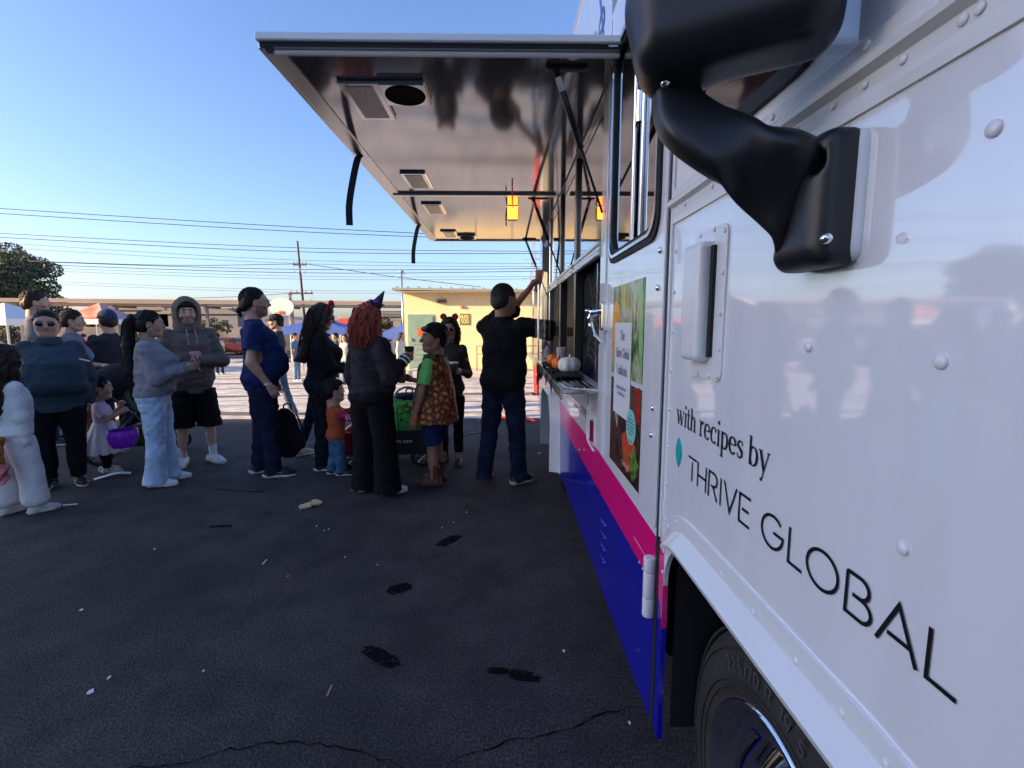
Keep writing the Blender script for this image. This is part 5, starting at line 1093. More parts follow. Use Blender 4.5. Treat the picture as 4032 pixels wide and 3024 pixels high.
# overhead wires, each its own
M_wire = mat('wire_dark', (0.05, 0.055, 0.075), 0.7)
WIRES = [((-60, 458), (660, 500), (1300, 528), 62, .045, 'uppermost wire crossing the sky'), ((-60, 468), (660, 509), (1300, 531), 62, .045, 'second wire from the top'),
 ((-60, 509), (660, 542), (1300, 549), 66, .04, 'third wire from the top, above the pole'), ((-60, 517), (660, 550), (1300, 552), 66, .045, 'fourth wire from the top'),
 ((-60, 527), (660, 567), (1300, 574), 95, .035, 'faint fifth wire from the top'), ((-60, 537), (660, 574), (1300, 580), 95, .035, 'faint sixth wire from the top'),
 ((-60, 566), (660, 586), (1300, 582), 70, .045, 'dark wire passing the upper crossarm'), ((-60, 571), (660, 593), (1300, 587), 70, .045, 'dark wire just below the upper crossarm'),
 ((-60, 577), (660, 600), (1300, 599), 100, .035, 'faint wire midway between crossarms'), ((-60, 583), (660, 606), (1300, 604), 100, .035, 'faint lower wire midway between crossarms'),
 ((-60, 604), (660, 629), (1300, 628), 105, .03, 'faint wire above the lower crossarm'), ((-60, 609), (660, 634), (1300, 632), 105, .03, 'lowest faint wire at the lower crossarm'),
 ((100, 570), (400, 578), (655, 575), 56.5, .035, 'wire rising to the upper crossarm from left'), ((669, 574), (850, 600), (1040, 622), 56.5, .035, 'wire sloping down right from the pole'), ((420, 646), (540, 642), (655, 634), 56.5, .03, 'short wire climbing to the lower crossarm')]
for (a, b, c, Y, r_, lab) in WIRES:
    P = bez([at(*a, Y), at(*b, Y), at(*c, Y)], 12); o = MB().tube(P, r_, 5).build('power_line', M_wire, smooth=True)
    tag(o, lab, 'power line', 'overhead power lines')
# trees: trunk, limbs, leaf clumps
def tree(name, x, y, hgt, cw, ch, cz, n, leaf, cols, label, seed, clumps=26, trunk_r=0.3):
    r_ = np.random.RandomState(seed); t = empty(name, (x, y, 0))
    tk = MB(); top = Vector((0, 0, cz)); tk.tube(bez([(0, 0, -0.95), (0.15, 0, cz * 0.5), (0, 0, cz)], 5), [trunk_r * (1 - 0.5 * i / 10) for i in range(11)], 9)
    cen = []
    for i in range(clumps):
        u = r_.normal(size=3); u /= np.linalg.norm(u); q = r_.uniform(0.35, 1.0) ** 0.6
        c = np.array([u[0] * cw / 2 * q, u[1] * cw / 2 * q, cz + u[2] * ch / 2 * q]); cen.append(c)
    for c in cen[:9]: tk.tube(bez([top * 0.8, (Vector(c) + top) / 2 + Vector((0, 0, -0.2)), Vector(c)], 4), [trunk_r * 0.4 * (1 - 0.8 * k / 8) for k in range(9)], 6)
    tk.build('trunk', mat('bark', (0.10, 0.075, 0.055), 0.9, var=0.3, vscale=6), t, smooth=True)
    per = n // clumps; V = []; Fc = []; mi = []
    for ci, c in enumerate(cen):
        rad = cw * r_.uniform(0.10, 0.18)
        u = r_.normal(size=(per, 3)); u /= np.linalg.norm(u, axis=1)[:, None]; P = c + u * (rad * r_.uniform(0.5, 1.0, (per, 1)) ** 0.5) * np.array([1, 1, 0.75])
        a = r_.normal(size=(per, 3)); a /= np.linalg.norm(a, axis=1)[:, None]; b = np.cross(a, r_.normal(size=(per, 3))); b /= np.linalg.norm(b, axis=1)[:, None]
        s = leaf * r_.uniform(0.6, 1.3, (per, 1)); base = len(V) * 4
        for k in range(per):
            j = len(V); V.append((P[k] - a[k] * s[k], P[k] + b[k] * s[k] * 0.5, P[k] + a[k] * s[k], P[k] - b[k] * s[k] * 0.5)); mi.append(r_.randint(len(cols)))
    VV = [tuple(p) for q in V for p in q]; FF = [(4 * i, 4 * i + 1, 4 * i + 2, 4 * i + 3) for i in range(len(V))]
    obj_from('crown', VV, FF, [mat('leaf_%s_%d' % (name, i), c, 0.6, spec=0.3) for i, c in enumerate(cols)], t, False, mi)
    return tag(t, label, 'tree')
p = at(34, 0, 60); tree('shade_tree', p.x, 60, 11, 11.5, 6.8, 7.4, 20000, 0.19, [(0.10, 0.125, 0.07), (0.15, 0.16, 0.08), (0.075, 0.10, 0.055), (0.20, 0.19, 0.11)], 'large rounded grey green tree at the left edge', 2, 52, 0.4)
for i, (px, py, Y, cw, ch, lab) in enumerate(((955, 690, 42, 3.6, 2.4, 'yellow green bushy tree left of the yellow classroom'), (135, 668, 75, 7.5, 3.0, 'low far tree behind the bearded man'), (322, 690, 85, 4.0, 3.6, 'far narrow tree beside the ponytail woman'), (500, 683, 90, 6.0, 2.6, 'far flat topped tree left of the man in blue'), (395, 685, 95, 3.4, 3.0, 'small far tree over the hooded man shoulder'), (455, 694, 95, 5.0, 2.0, 'small far bush right of the hooded man'), (205, 692, 80, 5.0, 3.0, 'far bush beside the red tent'))):
    c = at(px, py, Y); cols = [(0.16, 0.15, 0.03), (0.22, 0.19, 0.04), (0.09, 0.10, 0.03)] if i == 0 else [(0.06, 0.07, 0.04), (0.08, 0.08, 0.05), (0.05, 0.06, 0.04)]
    tree('far_tree_golden' if i == 0 else 'far_tree', c.x, Y, 4, cw, ch, c.z, 1800, 0.16 if i == 0 else 0.22, cols, lab, 10 + i, 14, 0.14)
pm = empty('palm_tree', at(186, 0, 90)); pm.location.z = 0; z = at(0, 672, 90).z
MB().cone((0, 0, -0.95), (0, 0, z), 0.18, 0.12, 8).build('trunk', M_pole, pm)
fr = MB()
for k in range(18):
    a = k * 2.4; e = 0.9 - 0.09 * k; L = 1.0
    P = [Vector((math.cos(a) * L * s * math.cos(e), math.sin(a) * L * s * math.cos(e), z + L * s * math.sin(e) - 0.7 * s * s)) for s in (0, .35, .7, 1)]
    for i in range(3): q = Vector((-math.sin(a), math.cos(a), 0)) * 0.13 * (1 - i * 0.3); fr.add([P[i] - q, P[i] + q, P[i + 1] + q * .6, P[i + 1] - q * .6], [(0, 1, 2, 3)])
fr.build('crown', mat('palm_leaf', (0.06, 0.07, 0.04), 0.7), pm); tag(pm, 'distant small palm between the two white tents', 'tree')
hl_ = MB(); r_ = random.Random(4); N = 60
for i in range(N + 1):
    x = -420 + 840 * i / N; h = 9 + 5 * math.sin(i * 0.31) + 2.5 * math.sin(i * 0.93 + 1); hl_.v += [(x, 620, -1), (x, 640, h), (x, 900, h * .6)]
hl_.f = [(3 * i + a, 3 * i + 3 + a, 3 * i + 4 + a, 3 * i + 1 + a) for i in range(N) for a in (0, 1)]
tag(hl_.build('hills', mat('far_hills', (0.16, 0.15, 0.17), 1.0, var=0.3, vscale=0.02), smooth=True), 'low distant hills on the horizon', kind='structure')

M_hedge = [(0.07, 0.085, 0.05), (0.10, 0.11, 0.06), (0.05, 0.06, 0.04)]
for i, (px, Y, cw, ch, lab) in enumerate(((30, 40, 5.0, 1.8, 'low hedge clump beneath the white tent at left edge'), (330, 41, 4.5, 2.0, 'low hedge clump between ponytail woman and hooded man'), (455, 40, 4.0, 1.6, 'low hedge clump right of the hooded man'), (835, 38, 2.6, 1.8, 'low hedge clump left of the yellow classroom'))):
    c = at(px, 718, Y); tree('hedge_clump', c.x, Y, 2, cw, ch, c.z, 1600, 0.13, M_hedge, lab, 40 + i, 14, 0.06)
def far_car(px, Y, col, rz, label):
    c = at(px, 700, Y); o = empty('parked_car', (c.x, Y, gz(Y)), R(rz)); pm_ = mat('car_' + label[:12], col, 0.25, coat=0.6)
    fobj('body', F().box((0, 0, .58), (2.0, .78, .22), .10, 0).box((-.15, 0, .98), (1.05, .66, .22), .12, .12), .05, pm_, o)
    for s_ in (-1, 1):
        MB().box((-.15, s_ * .795, 1.02), (1.7, .02, .34)).build('side_window', M_shade if 'M_shade' in globals() else M_rubber, o)
        for x in (-1.3, 1.3): MB().lathe((x, s_ * .80, .32), [(.18, -.02), (.31, -.03), (.32, 0), (.31, .05), (.18, .05)], 20, 'Y').build('wheel', M_rubber, o, smooth=True)
    for s_ in (-1, 1): MB().box((s_ * 2.08, .5, .66), (.06, .3, .12)).build('lamp', M_white2 if s_ > 0 else M_tr, o); MB().box((s_ * 2.08, -.5, .66), (.06, .3, .12)).build('lamp', M_white2 if s_ > 0 else M_tr, o)
    return tag(o, label, 'car', 'cars parked at the far wall')
far_car(395, 36, (0.30, 0.31, 0.33), 4, 'silver car parked far off behind the hooded man')
far_car(495, 37, (0.10, 0.02, 0.02), 2, 'dark red car parked far off left of the man in blue')
far_car(800, 35, (0.45, 0.45, 0.44), 0, 'white car parked far off behind the red haired woman')
# ------------------------------------------------------------------ people
LM = {'adult': dict(ank=.045, knee=.285, cro=.470, hip=.525, wai=.615, che=.725, sh=.818, nb=.838, chin=.868),
      'child': dict(ank=.045, knee=.270, cro=.445, hip=.500, wai=.590, che=.695, sh=.790, nb=.812, chin=.842),
      'todd': dict(ank=.045, knee=.215, cro=.350, hip=.420, wai=.520, che=.630, sh=.725, nb=.748, chin=.775)}
def nrm(v): v = np.array(v, float); return v / np.linalg.norm(v)
def rotm(yaw=0, pitch=0, roll=0):
    return np.array(Matrix.Rotation(R(yaw), 3, 'Z') @ Matrix.Rotation(R(pitch), 3, 'X') @ Matrix.Rotation(R(roll), 3, 'Y'))
_cache = {}
def head_geo(res, fem, full=1.0, ns=1.0):
    key = ('head', res, fem, full, ns)
    if key in _cache: return _cache[key]
    f = F()
    f.ell((0, -.014, .028), (.0745, .094, .087), 0)                         # cranium
    f.cone((0, .026, .0), (0, .036, -.062), .066 * full, .046 * full, .03)                  # face
    f.ell((0, .062, -.088), (.024, .020, .022), .025)                         # chin
    for s in (-1, 1):
        f.ell((s * .040, .052, -.026), (.026, .028, .026), .02)             # cheek
        f.cone((s * .052, .0, -.05), (s * .03, .05, -.088), .022 * full, .018, .025)   # jaw
        f.cone((s * .012, .078, .034), (s * .042, .064, .032), .011, .010, .012)   # brow
    f.cone((0, .080, .020), (0, .108 - .016 * (1 - ns) * 2, -.020), .0085, .0130 * (.5 + .5 * ns), .010)              # nose
    for s in (-1, 1): f.ell((s * .011 * ns, .096 - .012 * (1 - ns) * 2, -.026), (.008, .009, .007), .006)
    for s in (-1, 1): f.ell((s * .031, .091, .012), (.017, .015, .011), .008, op=-1)   # eye sockets
    f.cone((-.017, .080, -.047), (.017, .080, -.047), .0075, .0075, .008)      # lips
    f.cone((-.014, .079, -.056), (.014, .079, -.056), .0080, .0080, .006)
    for s in (-1, 1):
        f.ell((s * .076, -.008, -.004), (.010, .020, .031), .006, rot=rotm(s * -14))
        f.ell((s * .084, -.002, -.002), (.006, .010, .017), .004, op=-1)
    f.cone((0, -.022, -.05), (0, -.030, -.14), .052 if fem else .060, .052 if fem else .062, .03)   # neck
    V, Q = f.mesh(res, None, 1)
    c = V[Q].mean(1); mi = np.zeros(len(Q), int)
    mi[(np.abs(c[:, 0]) < .023) & (c[:, 1] > .070) & (c[:, 2] < -.042) & (c[:, 2] > -.063)] = 1
    st = (c[:, 2] < -.030) & (c[:, 1] > -.005) & (c[:, 2] > -.115) & ~((np.abs(c[:, 0]) < .026) & (c[:, 2] > -.066) & (c[:, 2] < -.040)) & (np.abs(c[:, 0]) > np.where(c[:, 2] > -.045, .04, 0))
    st |= (np.abs(c[:, 0]) < .03) & (c[:, 1] > .07) & (c[:, 2] < -.030) & (c[:, 2] > -.042)
    mi[st & (mi == 0)] = 2
    _cache[key] = (V, Q, mi); return _cache[key]
def hand_geo(wr, d, pn, side, sc, curl=0.5, spread=0.10, thumb=0.5, res=.0045):
    """wrist, pointing direction, palm normal, side +1 right / -1 left"""
    d = nrm(d); pn = np.array(pn, float); pn = nrm(pn - d * (pn @ d)); u = np.cross(d, pn) * side      # u: towards the thumb
    f = F(); P = lambda a, b, c: np.array(wr) + sc * (d * a + u * b + pn * c)
    f.cone(P(-.03, 0, 0), P(.015, 0, 0), .025 * sc, .025 * sc, 0)
    for b, r_ in ((.026, .015), (.010, .016), (-.008, .0155), (-.025, .014)): f.cone(P(.012, b * .75, 0), P(.082, b, 0), .015 * sc, r_ * .82 * sc, .016 * sc)
    for b, L, r_, sp in ((.027, .068, .0088, .10), (.009, .076, .0090, .02), (-.009, .070, .0087, -.05), (-.026, .056, .0078, -.14)):
        a = 0.0; p = np.array((.080, b)); z = 0.0; q = P(p[0], p[1], z); seg = (L * .46, L * .30, L * .26); rr = r_ * sc
        for i, s in enumerate(seg):
            a += curl * (0.9, 1.25, 0.8)[i]; p2 = (p[0] + s * math.cos(a), p[1] + s * math.cos(a) * (sp * spread * 10 * (1 - curl * .5))); z2 = z + s * math.sin(a)
            q2 = P(p2[0], p2[1], z2); f.cone(q, q2, rr, rr * .92, .004 * sc); rr *= .93; p, z, q = p2, z2, q2
    t0 = P(.020, .026, .004); t1 = P(.050, .046 - .012 * thumb, .012 + .016 * thumb); t2 = P(.078, .050 - .030 * thumb, .018 + .032 * thumb); t3 = P(.098, .048 - .042 * thumb, .020 + .038 * thumb)
    f.chain([t0, t1, t2, t3], [.014 * sc, .0115 * sc, .0098 * sc, .0085 * sc], .008 * sc)
    return f.mesh(res * sc, None, 1)
def shoe_geo(kind, part):
    key = ('shoe', kind, part)
    if key in _cache: return _cache[key]
    f = F(); g = .004 if part == 'sole' else 0
    f.cone((0, -.062, .034), (0, .02, .034), .036 + g, .036 + g, 0); f.cone((0, .02, .032), (0.004, .095, .028), .037 + g, .041 + g, .02); f.cone((.004, .095, .026), (.002, .148, .024), .041 + g, .030 + g, .02)
    if part == 'upper':
        f.cone((0, -.035, .055), (0, .06, .052), .036, .032, .03)
        top = {'low': .10, 'boot': .24, 'ankle': .15}[kind]
        f.cone((0, -.035, .05), (0, -.03, top), .040, .043 if kind != 'low' else .040, .025); f.plane((0, 0, top - .008 + (.0 if kind != 'low' else .004)), (0, -.25, 1)); f.plane((0, 0, .016), (0, 0, -1))
    else: f.plane((0, 0, .030), (0, .10, 1)); f.plane((0, 0, 0), (0, 0, -1))
    _cache[key] = f.mesh(.006, None, 1); return _cache[key]
def fabric(name, col, var=0.10, rough=0.9, bump=0.25, bscale=220, sheen=0.0, col2=None, vscale=9):
    if 'fab_' + name in _mats: return _mats['fab_' + name]
    m = mat('fab_' + name, col, rough, var=var, vscale=vscale, bump=bump, bscale=bscale, sheen=sheen, col2=col2, spec=0.2)
    n = m.node_tree.nodes; l = m.node_tree.links; tc = n.new('ShaderNodeTexCoord'); mp = n.new('ShaderNodeMapping'); mp.inputs['Scale'].default_value = (1, 1, 1.1)
    nz = n.new('ShaderNodeTexNoise'); nz.inputs['Scale'].default_value = 13; nz.inputs['Detail'].default_value = 3; nz.inputs['Distortion'].default_value = 1.6; b2 = n.new('ShaderNodeBump'); b2.inputs['Strength'].default_value = 0.38; b2.inputs['Distance'].default_value = 0.03
    l.new(tc.outputs['Object'], mp.inputs[0]); l.new(mp.outputs[0], nz.inputs[0]); l.new(nz.outputs['Fac'], b2.inputs['Height'])
    b1 = [q for q in n if q.type == 'BUMP' and q != b2][0]; l.new(b2.outputs[0], b1.inputs['Normal'])
    return m
def skinm(name, c): return mat('skin_' + name, c, 0.48, var=0.06, vscale=40, subs=0.06, bump=0.03, bscale=300, spec=0.4)
M_sole = mat('sole_white', (0.70, 0.69, 0.67), 0.6); M_soleb = mat('sole_black', (0.02, 0.02, 0.02), 0.7)
M_eye = mat('eye_white', (0.62, 0.60, 0.58), 0.3); M_iris = mat('eye_dark', (0.012, 0.008, 0.006), 0.15)
M_shade = mat('sunglass_black', (0.006, 0.006, 0.008), 0.08, coat=0.5)
def hairm(name, c, c2=None): return mat('hair_' + name, c, 0.5, var=0.35, vscale=60, bump=0.7, bscale=90, stretch=(1, 1, .08), col2=c2, spec=0.25)
H_dark = hairm('dark', (0.014, 0.010, 0.008)); H_black = hairm('black', (0.008, 0.007, 0.008)); H_brown = hairm('brown', (0.028, 0.017, 0.012)); H_red = hairm('red', (0.20, 0.020, 0.018), (0.42, 0.11, 0.07)); H_grey = hairm('grey', (0.03, 0.028, 0.028))

def person(name, x, y, heading, H, kind='adult', skin=(0.34, 0.19, 0.13), fem=True, w=1.0, belly=0.0, bust=0.0, hipw=1.0, lean=0.0, yaw=0, pitch=0, roll=0,
           aR=((.10, 0, -1), (.02, .12, -1)), aL=((-.10, 0, -1), (-.02, .12, -1)), hR=None, hL=None, legs=((.10, 0, -8), (-.10, 0, 8)), armw=1.0, legw=1.0,
           top=None, bot=None, shoe=None, hair=None, brow=True, stub=None, glasses=None, label='', group=None, seed=1, res=0.009, res_h=0.0042, far=False, knee_f=.012, cat='person', face=1.0, hsc=1.0, sub=None):
    rt = empty('person', (x, y, gz(y)), R(heading)); tag(rt, label, cat, group)
    L = {k: v * H for k, v in LM[kind].items()}; s = H / 1.75; u = s if kind == 'adult' else (s * 1.05 if kind == 'child' else s * 1.18)
    L['chin'] -= .010 * H; hh = (H - L['chin']) * hsc; hs = hh / .225
    M_sk = skinm(name, skin); lc = tuple(c * q for c, q in zip(skin, (.95, .62, .62))); M_lip = mat('lip_' + name, lc, 0.4); M_st = mat('stubble_' + name, tuple(c * .55 for c in skin), 0.7) if stub else M_sk
    sl = math.tan(R(lean)); cyz = lambda z: sl * max(0, z - L['hip'])
    wt = w * u
    # torso stations (z, cy, rx, ry)
    T = [(L['cro'] - .01 * s, 0, .120 * wt * hipw, .085 * wt * hipw), (L['hip'], -.012 * u, (.168 if fem else .160) * wt * hipw, .112 * wt * hipw), (L['wai'], .010 * u + belly * .55, (.132 if fem else .145) * wt + belly * .35, .098 * wt + belly * .60),
         (L['che'] - .03 * H * .3, .012 * u + bust * .5 + belly * .15, .158 * u * (1 + (w - 1) * .8), .112 * wt + bust * .5 + belly * .1), (L['sh'] - .060 * u, .0, .166 * u * (1 + (w - 1) * .42), .096 * u * (1 + (w - 1) * .7)), (L['sh'] - .004 * u, -.012 * u, .122 * u * (1 + (w - 1) * .3), .076 * u), (L['nb'] - .006 * u, -.016 * u, .082 * u, .066 * u), (L['nb'] + .014 * u, -.018 * u, .056 * u, .056 * u)]
    if belly: T.insert(2, ((L['hip'] + L['wai']) / 2, belly * .45, .158 * wt + belly * .15, .105 * wt + belly * .5))
    sw = (.160 if fem else .180) * u * (1 + (w - 1) * .40); zs_ = L['sh'] - .038 * u
    J = {}
    la, lf_ = (.172 * H if kind != 'todd' else .150 * H), (.150 * H if kind != 'todd' else .13 * H)
    for sd, a, k in ((1, aR, 'R'), (-1, aL, 'L')):
        J['s' + k] = np.array((sd * sw, cyz(zs_) - .012 * u, zs_)); J['e' + k] = J['s' + k] + nrm(a[0]) * la; J['w' + k] = J['e' + k] + nrm(a[1]) * lf_; J['f' + k] = nrm(a[1])
    for sd, lg, k in ((1, legs[0], 'R'), (-1, legs[1], 'L')):
        hip = np.array((sd * .078 * wt * hipw, 0, L['cro'] + .03 * H)); ank = np.array((lg[0] * s, lg[1] * s, L['ank'])); kn = (hip * .48 + ank * .52); kn[2] = L['knee']; kn[1] += (knee_f + (lg[3] if len(lg) > 3 else 0)) * s; kn[0] += sd * .006
        J['h' + k], J['k' + k], J['a' + k] = hip, kn, ank
    def loft_leg(f, k, r, z1=None, z0=None, sy=1.05):
        h, kn, an = J['h' + k], J['k' + k], J['a' + k]
        pt = lambda z: (kn + (an - kn) * (kn[2] - z) / max(kn[2] - an[2], 1e-4)) if z < kn[2] else (kn + (h - kn) * (z - kn[2]) / (h[2] - kn[2]))
        st = []
        for z, rr in r:
            p = pt(z); st.append((z, p[0], p[1], rr, rr * sy))
        f.loft(st, .02 * s)
    Vs, Qs, Ms = [], [], []
    def addp(V, Q, mi):
        b = sum(len(v) for v in Vs); Vs.append(V); Qs.append(Q + b); Ms.append(mi)
    lw = legw * u
    f = F(); f.loft([(z, 0, cy + cyz(z), rx - .022 * s, ry - .022 * s) for z, cy, rx, ry in T], .03 * s)
    for k in 'RL':
        f.chain([J['s' + k], J['e' + k], J['w' + k]], [.044 * u * armw, .037 * u * armw, .0265 * u * (armw * .5 + .5)], .012 * s)
        mid = J['e' + k] * .68 + J['w' + k] * .32; f.cone(J['e' + k], mid, .037 * u * armw, .036 * u * armw, .02 * s)
        loft_leg(f, k, [(L['ank'] - .02 * H, .036 * lw), (L['ank'] + .03 * H, .035 * lw), ((L['ank'] + L['knee']) * .56, .052 * lw), (L['knee'] - .02 * H, .050 * lw), (L['knee'] + .01 * H, .055 * lw), ((L['knee'] + L['cro']) / 2, .070 * lw), (L['cro'] - .008 * H, .078 * lw)])
    f.cone((0, cyz(L['nb']) - .016 * u, L['nb'] - .02 * s), (0, cyz(L['chin']) - .004 * u, L['chin'] + .02 * s), .053 * u * (.95 if fem else 1.08), .050 * u * (.95 if fem else 1.06), .03 * s)
    V, Q = f.mesh(max(res * 1.25, .009)); addp(V, Q, np.zeros(len(Q), int))
    hc = np.array((0, cyz(L['chin']) + .012 * u, L['chin'] + hh * .50)); Rh = rotm(yaw, pitch, roll)
    piv = np.array((0, -.02, -.09)) * hs; hx = lambda P: (np.asarray(P) * hs - piv) @ Rh.T + piv + hc
    V, Q, mi = head_geo(round(res_h / hs, 5) if not far else .009, fem, face, .55 if kind == 'todd' else .9 if fem else 1.0); addp(hx(V), Q, mi)
    for sd, k, hd in ((1, 'R', hR), (-1, 'L', hL)):
        if hd == 'none': continue
        hd = hd or {}; d = hd.get('d', J['f' + k]); pn = hd.get('pn', (-sd, 0, 0)); 
        V, Q = hand_geo(J['w' + k], d, pn, sd, u * .98, hd.get('curl', .35), thumb=hd.get('thumb', .4), res=.0046 if not far else .008); addp(V, Q, np.zeros(len(Q), int))
        J['g' + k] = J['w' + k] + nrm(d) * .085 * u; J['pn' + k] = nrm(pn)
    obj_from('body', np.concatenate(Vs).tolist(), np.concatenate(Qs).tolist(), [M_sk, M_lip, M_st], rt, True, np.concatenate(Ms))
    # face details
    if not far:
        for sd in (-1, 1):
            e = MB().ell((0, 0, 0), (.0135 * hs, .011 * hs, .0066 * hs), 12, 8); e.v = [tuple(v + hx((sd * .031, .0785, .012))) for v in np.array(e.v) @ Rh.T]
            eo = e.build('eye', M_eye, rt, smooth=True)
            i_ = MB().ell((0, 0, 0), (.0062 * hs, .004 * hs, .0056 * hs), 10, 6); i_.v = [tuple(v + hx((sd * .0305, .0885, .0125))) for v in np.array(i_.v) @ Rh.T]; i_.build('iris', M_iris, eo, smooth=True)
            if brow:
                P = [hx(p) for p in ((sd * .012, .0895, .031), (sd * .030, .0855, .037), (sd * .048, .070, .032))]; MB().tube([Vector(p) for p in P], [.0042 * hs, .0046 * hs, .0022 * hs], 6).build('eyebrow', hair['m'] if hair else H_dark, rt, smooth=True)
    # clothes
    sd_ = seed * 7
    if bot:
        f = F(); o_ = (bot.get('off', .014) + .004) * s; k_ = bot.get('kind', 'long')
        zw = bot.get('waist', (L['wai'] + L['hip']) / 2 + .01 * H)
        if top: zw = min(zw, (top['hem'] + .022) * H)
        hs_ = [(z, 0, cy + cyz(z), rx + o_, ry + o_) for z, cy, rx, ry in T if z <= L['wai'] + .02 * H]; f.loft(hs_, .03 * s)
        pr = bot['r']      # list of (z fraction, radius at 1.75 m)
        for k in 'RL': loft_leg(f, k, [(z * H, r_ * u * (legw if legw > 1 else 1)) for z, r_ in pr] + [(L['cro'] + .03 * H, pr[-1][1] * u * .95)])
        f.plane((0, 0, zw), (0, 0, 1))
        dsp = wob(bot.get('fs', 24) / s, bot.get('amp', .006) * s, sd_ + 1, (.6, .6, bot.get('fz', 1.1)), 3, 1.15)
        fobj(bot.get('name', 'trousers'), f, res, bot['m'], rt, dsp)
    if bot and bot.get('skirt'):
        pass
    if top:
        f = F(); o_ = top.get('off', .016) * s; hem = top['hem'] * H; dr_ = top.get('flare', .0)
        st = []
        zk = sorted(set([z for z, *_ in T if z > hem] + [hem]))
        for z in zk:
            tz = [t_[0] for t_ in T]; cy, rx, ry = (np.interp(z, tz, [t_[j] for t_ in T]) for j in (1, 2, 3)); q = max(0, (L['che'] - z) / max(L['che'] - hem, .01)); blouse = top.get('blouse', 0) * math.sin(math.pi * min(1, q * 1.0)) if q > 0 else 0
            oo = o_ * (1.0 if z < L['sh'] - .05 * u else .55)
            st.append((z, 0, cy + cyz(z), rx + oo + dr_ * q + blouse, ry + oo + dr_ * q * .9 + blouse))
        f.loft(st, .035 * s)
        n_ = top.get('neck', .0)
        for k in 'RL':
            sv = top.get('sleeve', 'long'); S_, E_, W_ = J['s' + k], J['e' + k], J['w' + k]; sr = top.get('sr', (.062, .054, .040)); q = armw * u
            S2 = S_ - np.array((.012 * u * (1 if k == 'R' else -1), 0, -.004 * u))
            if sv == 'long':
                ee = E_ + (W_ - E_) * top.get('cuff', .97); f.chain([S2, E_, ee], [sr[0] * q, sr[1] * q, sr[2] * q], .03 * s)
                if top.get('puff'): f.cone(E_ + (W_ - E_) * .45, E_ + (W_ - E_) * .8, top['puff'] * q, top['puff'] * q * .92, .03 * s)
            elif sv == 'short':
                ee = S_ + (E_ - S_) * top.get('sl', .62); f.cone(S2, S_ + (E_ - S_) * (top.get('sl', .62) + .2), sr[0] * q, sr[1] * q, .035 * s)
        if top.get('sleeve', 'long') == 'short':
            # cut the tubes square at the hem of the sleeve, one arm at a time (planes are global, so rebuild per arm below)
            pass
        dsp = wob(top.get('fs', 19) / s, top.get('amp', .006) * s, sd_ + 2, (.75, .75, top.get('fz', 1.25)), 3, 1.6)
        V, Q = f.mesh(res, dsp, 1)
        if top.get('sleeve', 'long') == 'short':
            keep = np.ones(len(Q), bool); c = V[Q].mean(1)
            for k, sd in (('R', 1), ('L', -1)):
                S_, E_ = J['s' + k], J['e' + k]; d = nrm(E_ - S_); t = (c - S_) @ d; r_ = np.linalg.norm((c - S_) - t[:, None] * d, axis=1)
                tz = [t_[0] for t_ in T]; cy, rx, ry = (np.interp(c[:, 2], tz, [t_[j] for t_ in T]) for j in (1, 2, 3)); oo = o_ + dr_
                q = (c[:, 0] / (rx + oo)) ** 2 + ((c[:, 1] - cy - cyz(L['che'])) / (ry + oo)) ** 2
                keep &= ~((t > np.linalg.norm(E_ - S_) * top.get('sl', .62)) & (r_ < top.get('sr', (.06, .06, .05))[0] * u * armw * 1.25) & (c[:, 0] * sd > 0) & (q > 1.03))
            Q = Q[keep]
        obj_from(top.get('name', 'shirt'), V.tolist(), Q.tolist(), top['m'] if isinstance(top['m'], list) else [top['m']], rt, True, top['mi'](V, Q, J, L, H) if 'mi' in top else None)
        if top.get('rib'):
            for k in 'RL':
                E_, W_ = J['e' + k], J['w' + k]; c = top.get('cuff', .97); a, b = E_ + (W_ - E_) * (c - .10), E_ + (W_ - E_) * c; MB().cone(a, b, top['sr'][2] * u * armw * .98, top['sr'][2] * u * armw * .86, 16).build('cuff', top['rib'], rt, smooth=True)
    if shoe:
        for sd, k, lg in ((1, 'R', legs[0]), (-1, 'L', legs[1])):
            a = J['a' + k]; A_ = rotm(lg[2], lg[4] if len(lg) > 4 else 0); sc = u * shoe.get('sc', 1.0); dz = lg[5] * s if len(lg) > 5 else 0
            xf = lambda V: (V - np.array((0, .14, 0))) * sc @ A_.T + np.array((0, .14 * sc, 0)) @ rotm(lg[2]).T + np.array((a[0], a[1] + .01, dz))
            V, Q = shoe_geo(shoe.get('kind', 'low'), 'upper'); so = obj_from('shoe', xf(V).tolist(), Q.tolist(), [shoe['m']], rt, True)
            V, Q = shoe_geo(shoe.get('kind', 'low'), 'sole'); obj_from('sole', xf(V).tolist(), Q.tolist(), [shoe.get('sole', M_sole)], so, True)
            if not far and shoe.get('kind', 'low') == 'low':
                lc2 = MB()
                for q, (yy, zz) in enumerate(((.030, .082), (.052, .074), (.074, .066))):
                    pts_ = xf(np.array([(-.026, yy, zz - .012), (-.012, yy + .004, zz + .003), (.012, yy + .008, zz + .003), (.026, yy + .010, zz - .012)])); lc2.tube([Vector(p) for p in pts_], .0028 * sc, 5)
                lc2.build('laces', shoe.get('lace', mat('lace_grey', (.35, .35, .36), .8)), so, smooth=True)
                bd_ = MB()
                for sx_ in (-1, 1): bd_.tube([Vector(p) for p in xf(np.array([(sx_ * .040, -.05, .045), (sx_ * .042, .02, .052), (sx_ * .040, .07, .040), (sx_ * .044, .10, .030)]))], .004 * sc, 5)
                bd_.build('side_stripe', shoe.get('stripe', mat('stripe_grey', (.30, .30, .32), .6)), so, smooth=True)
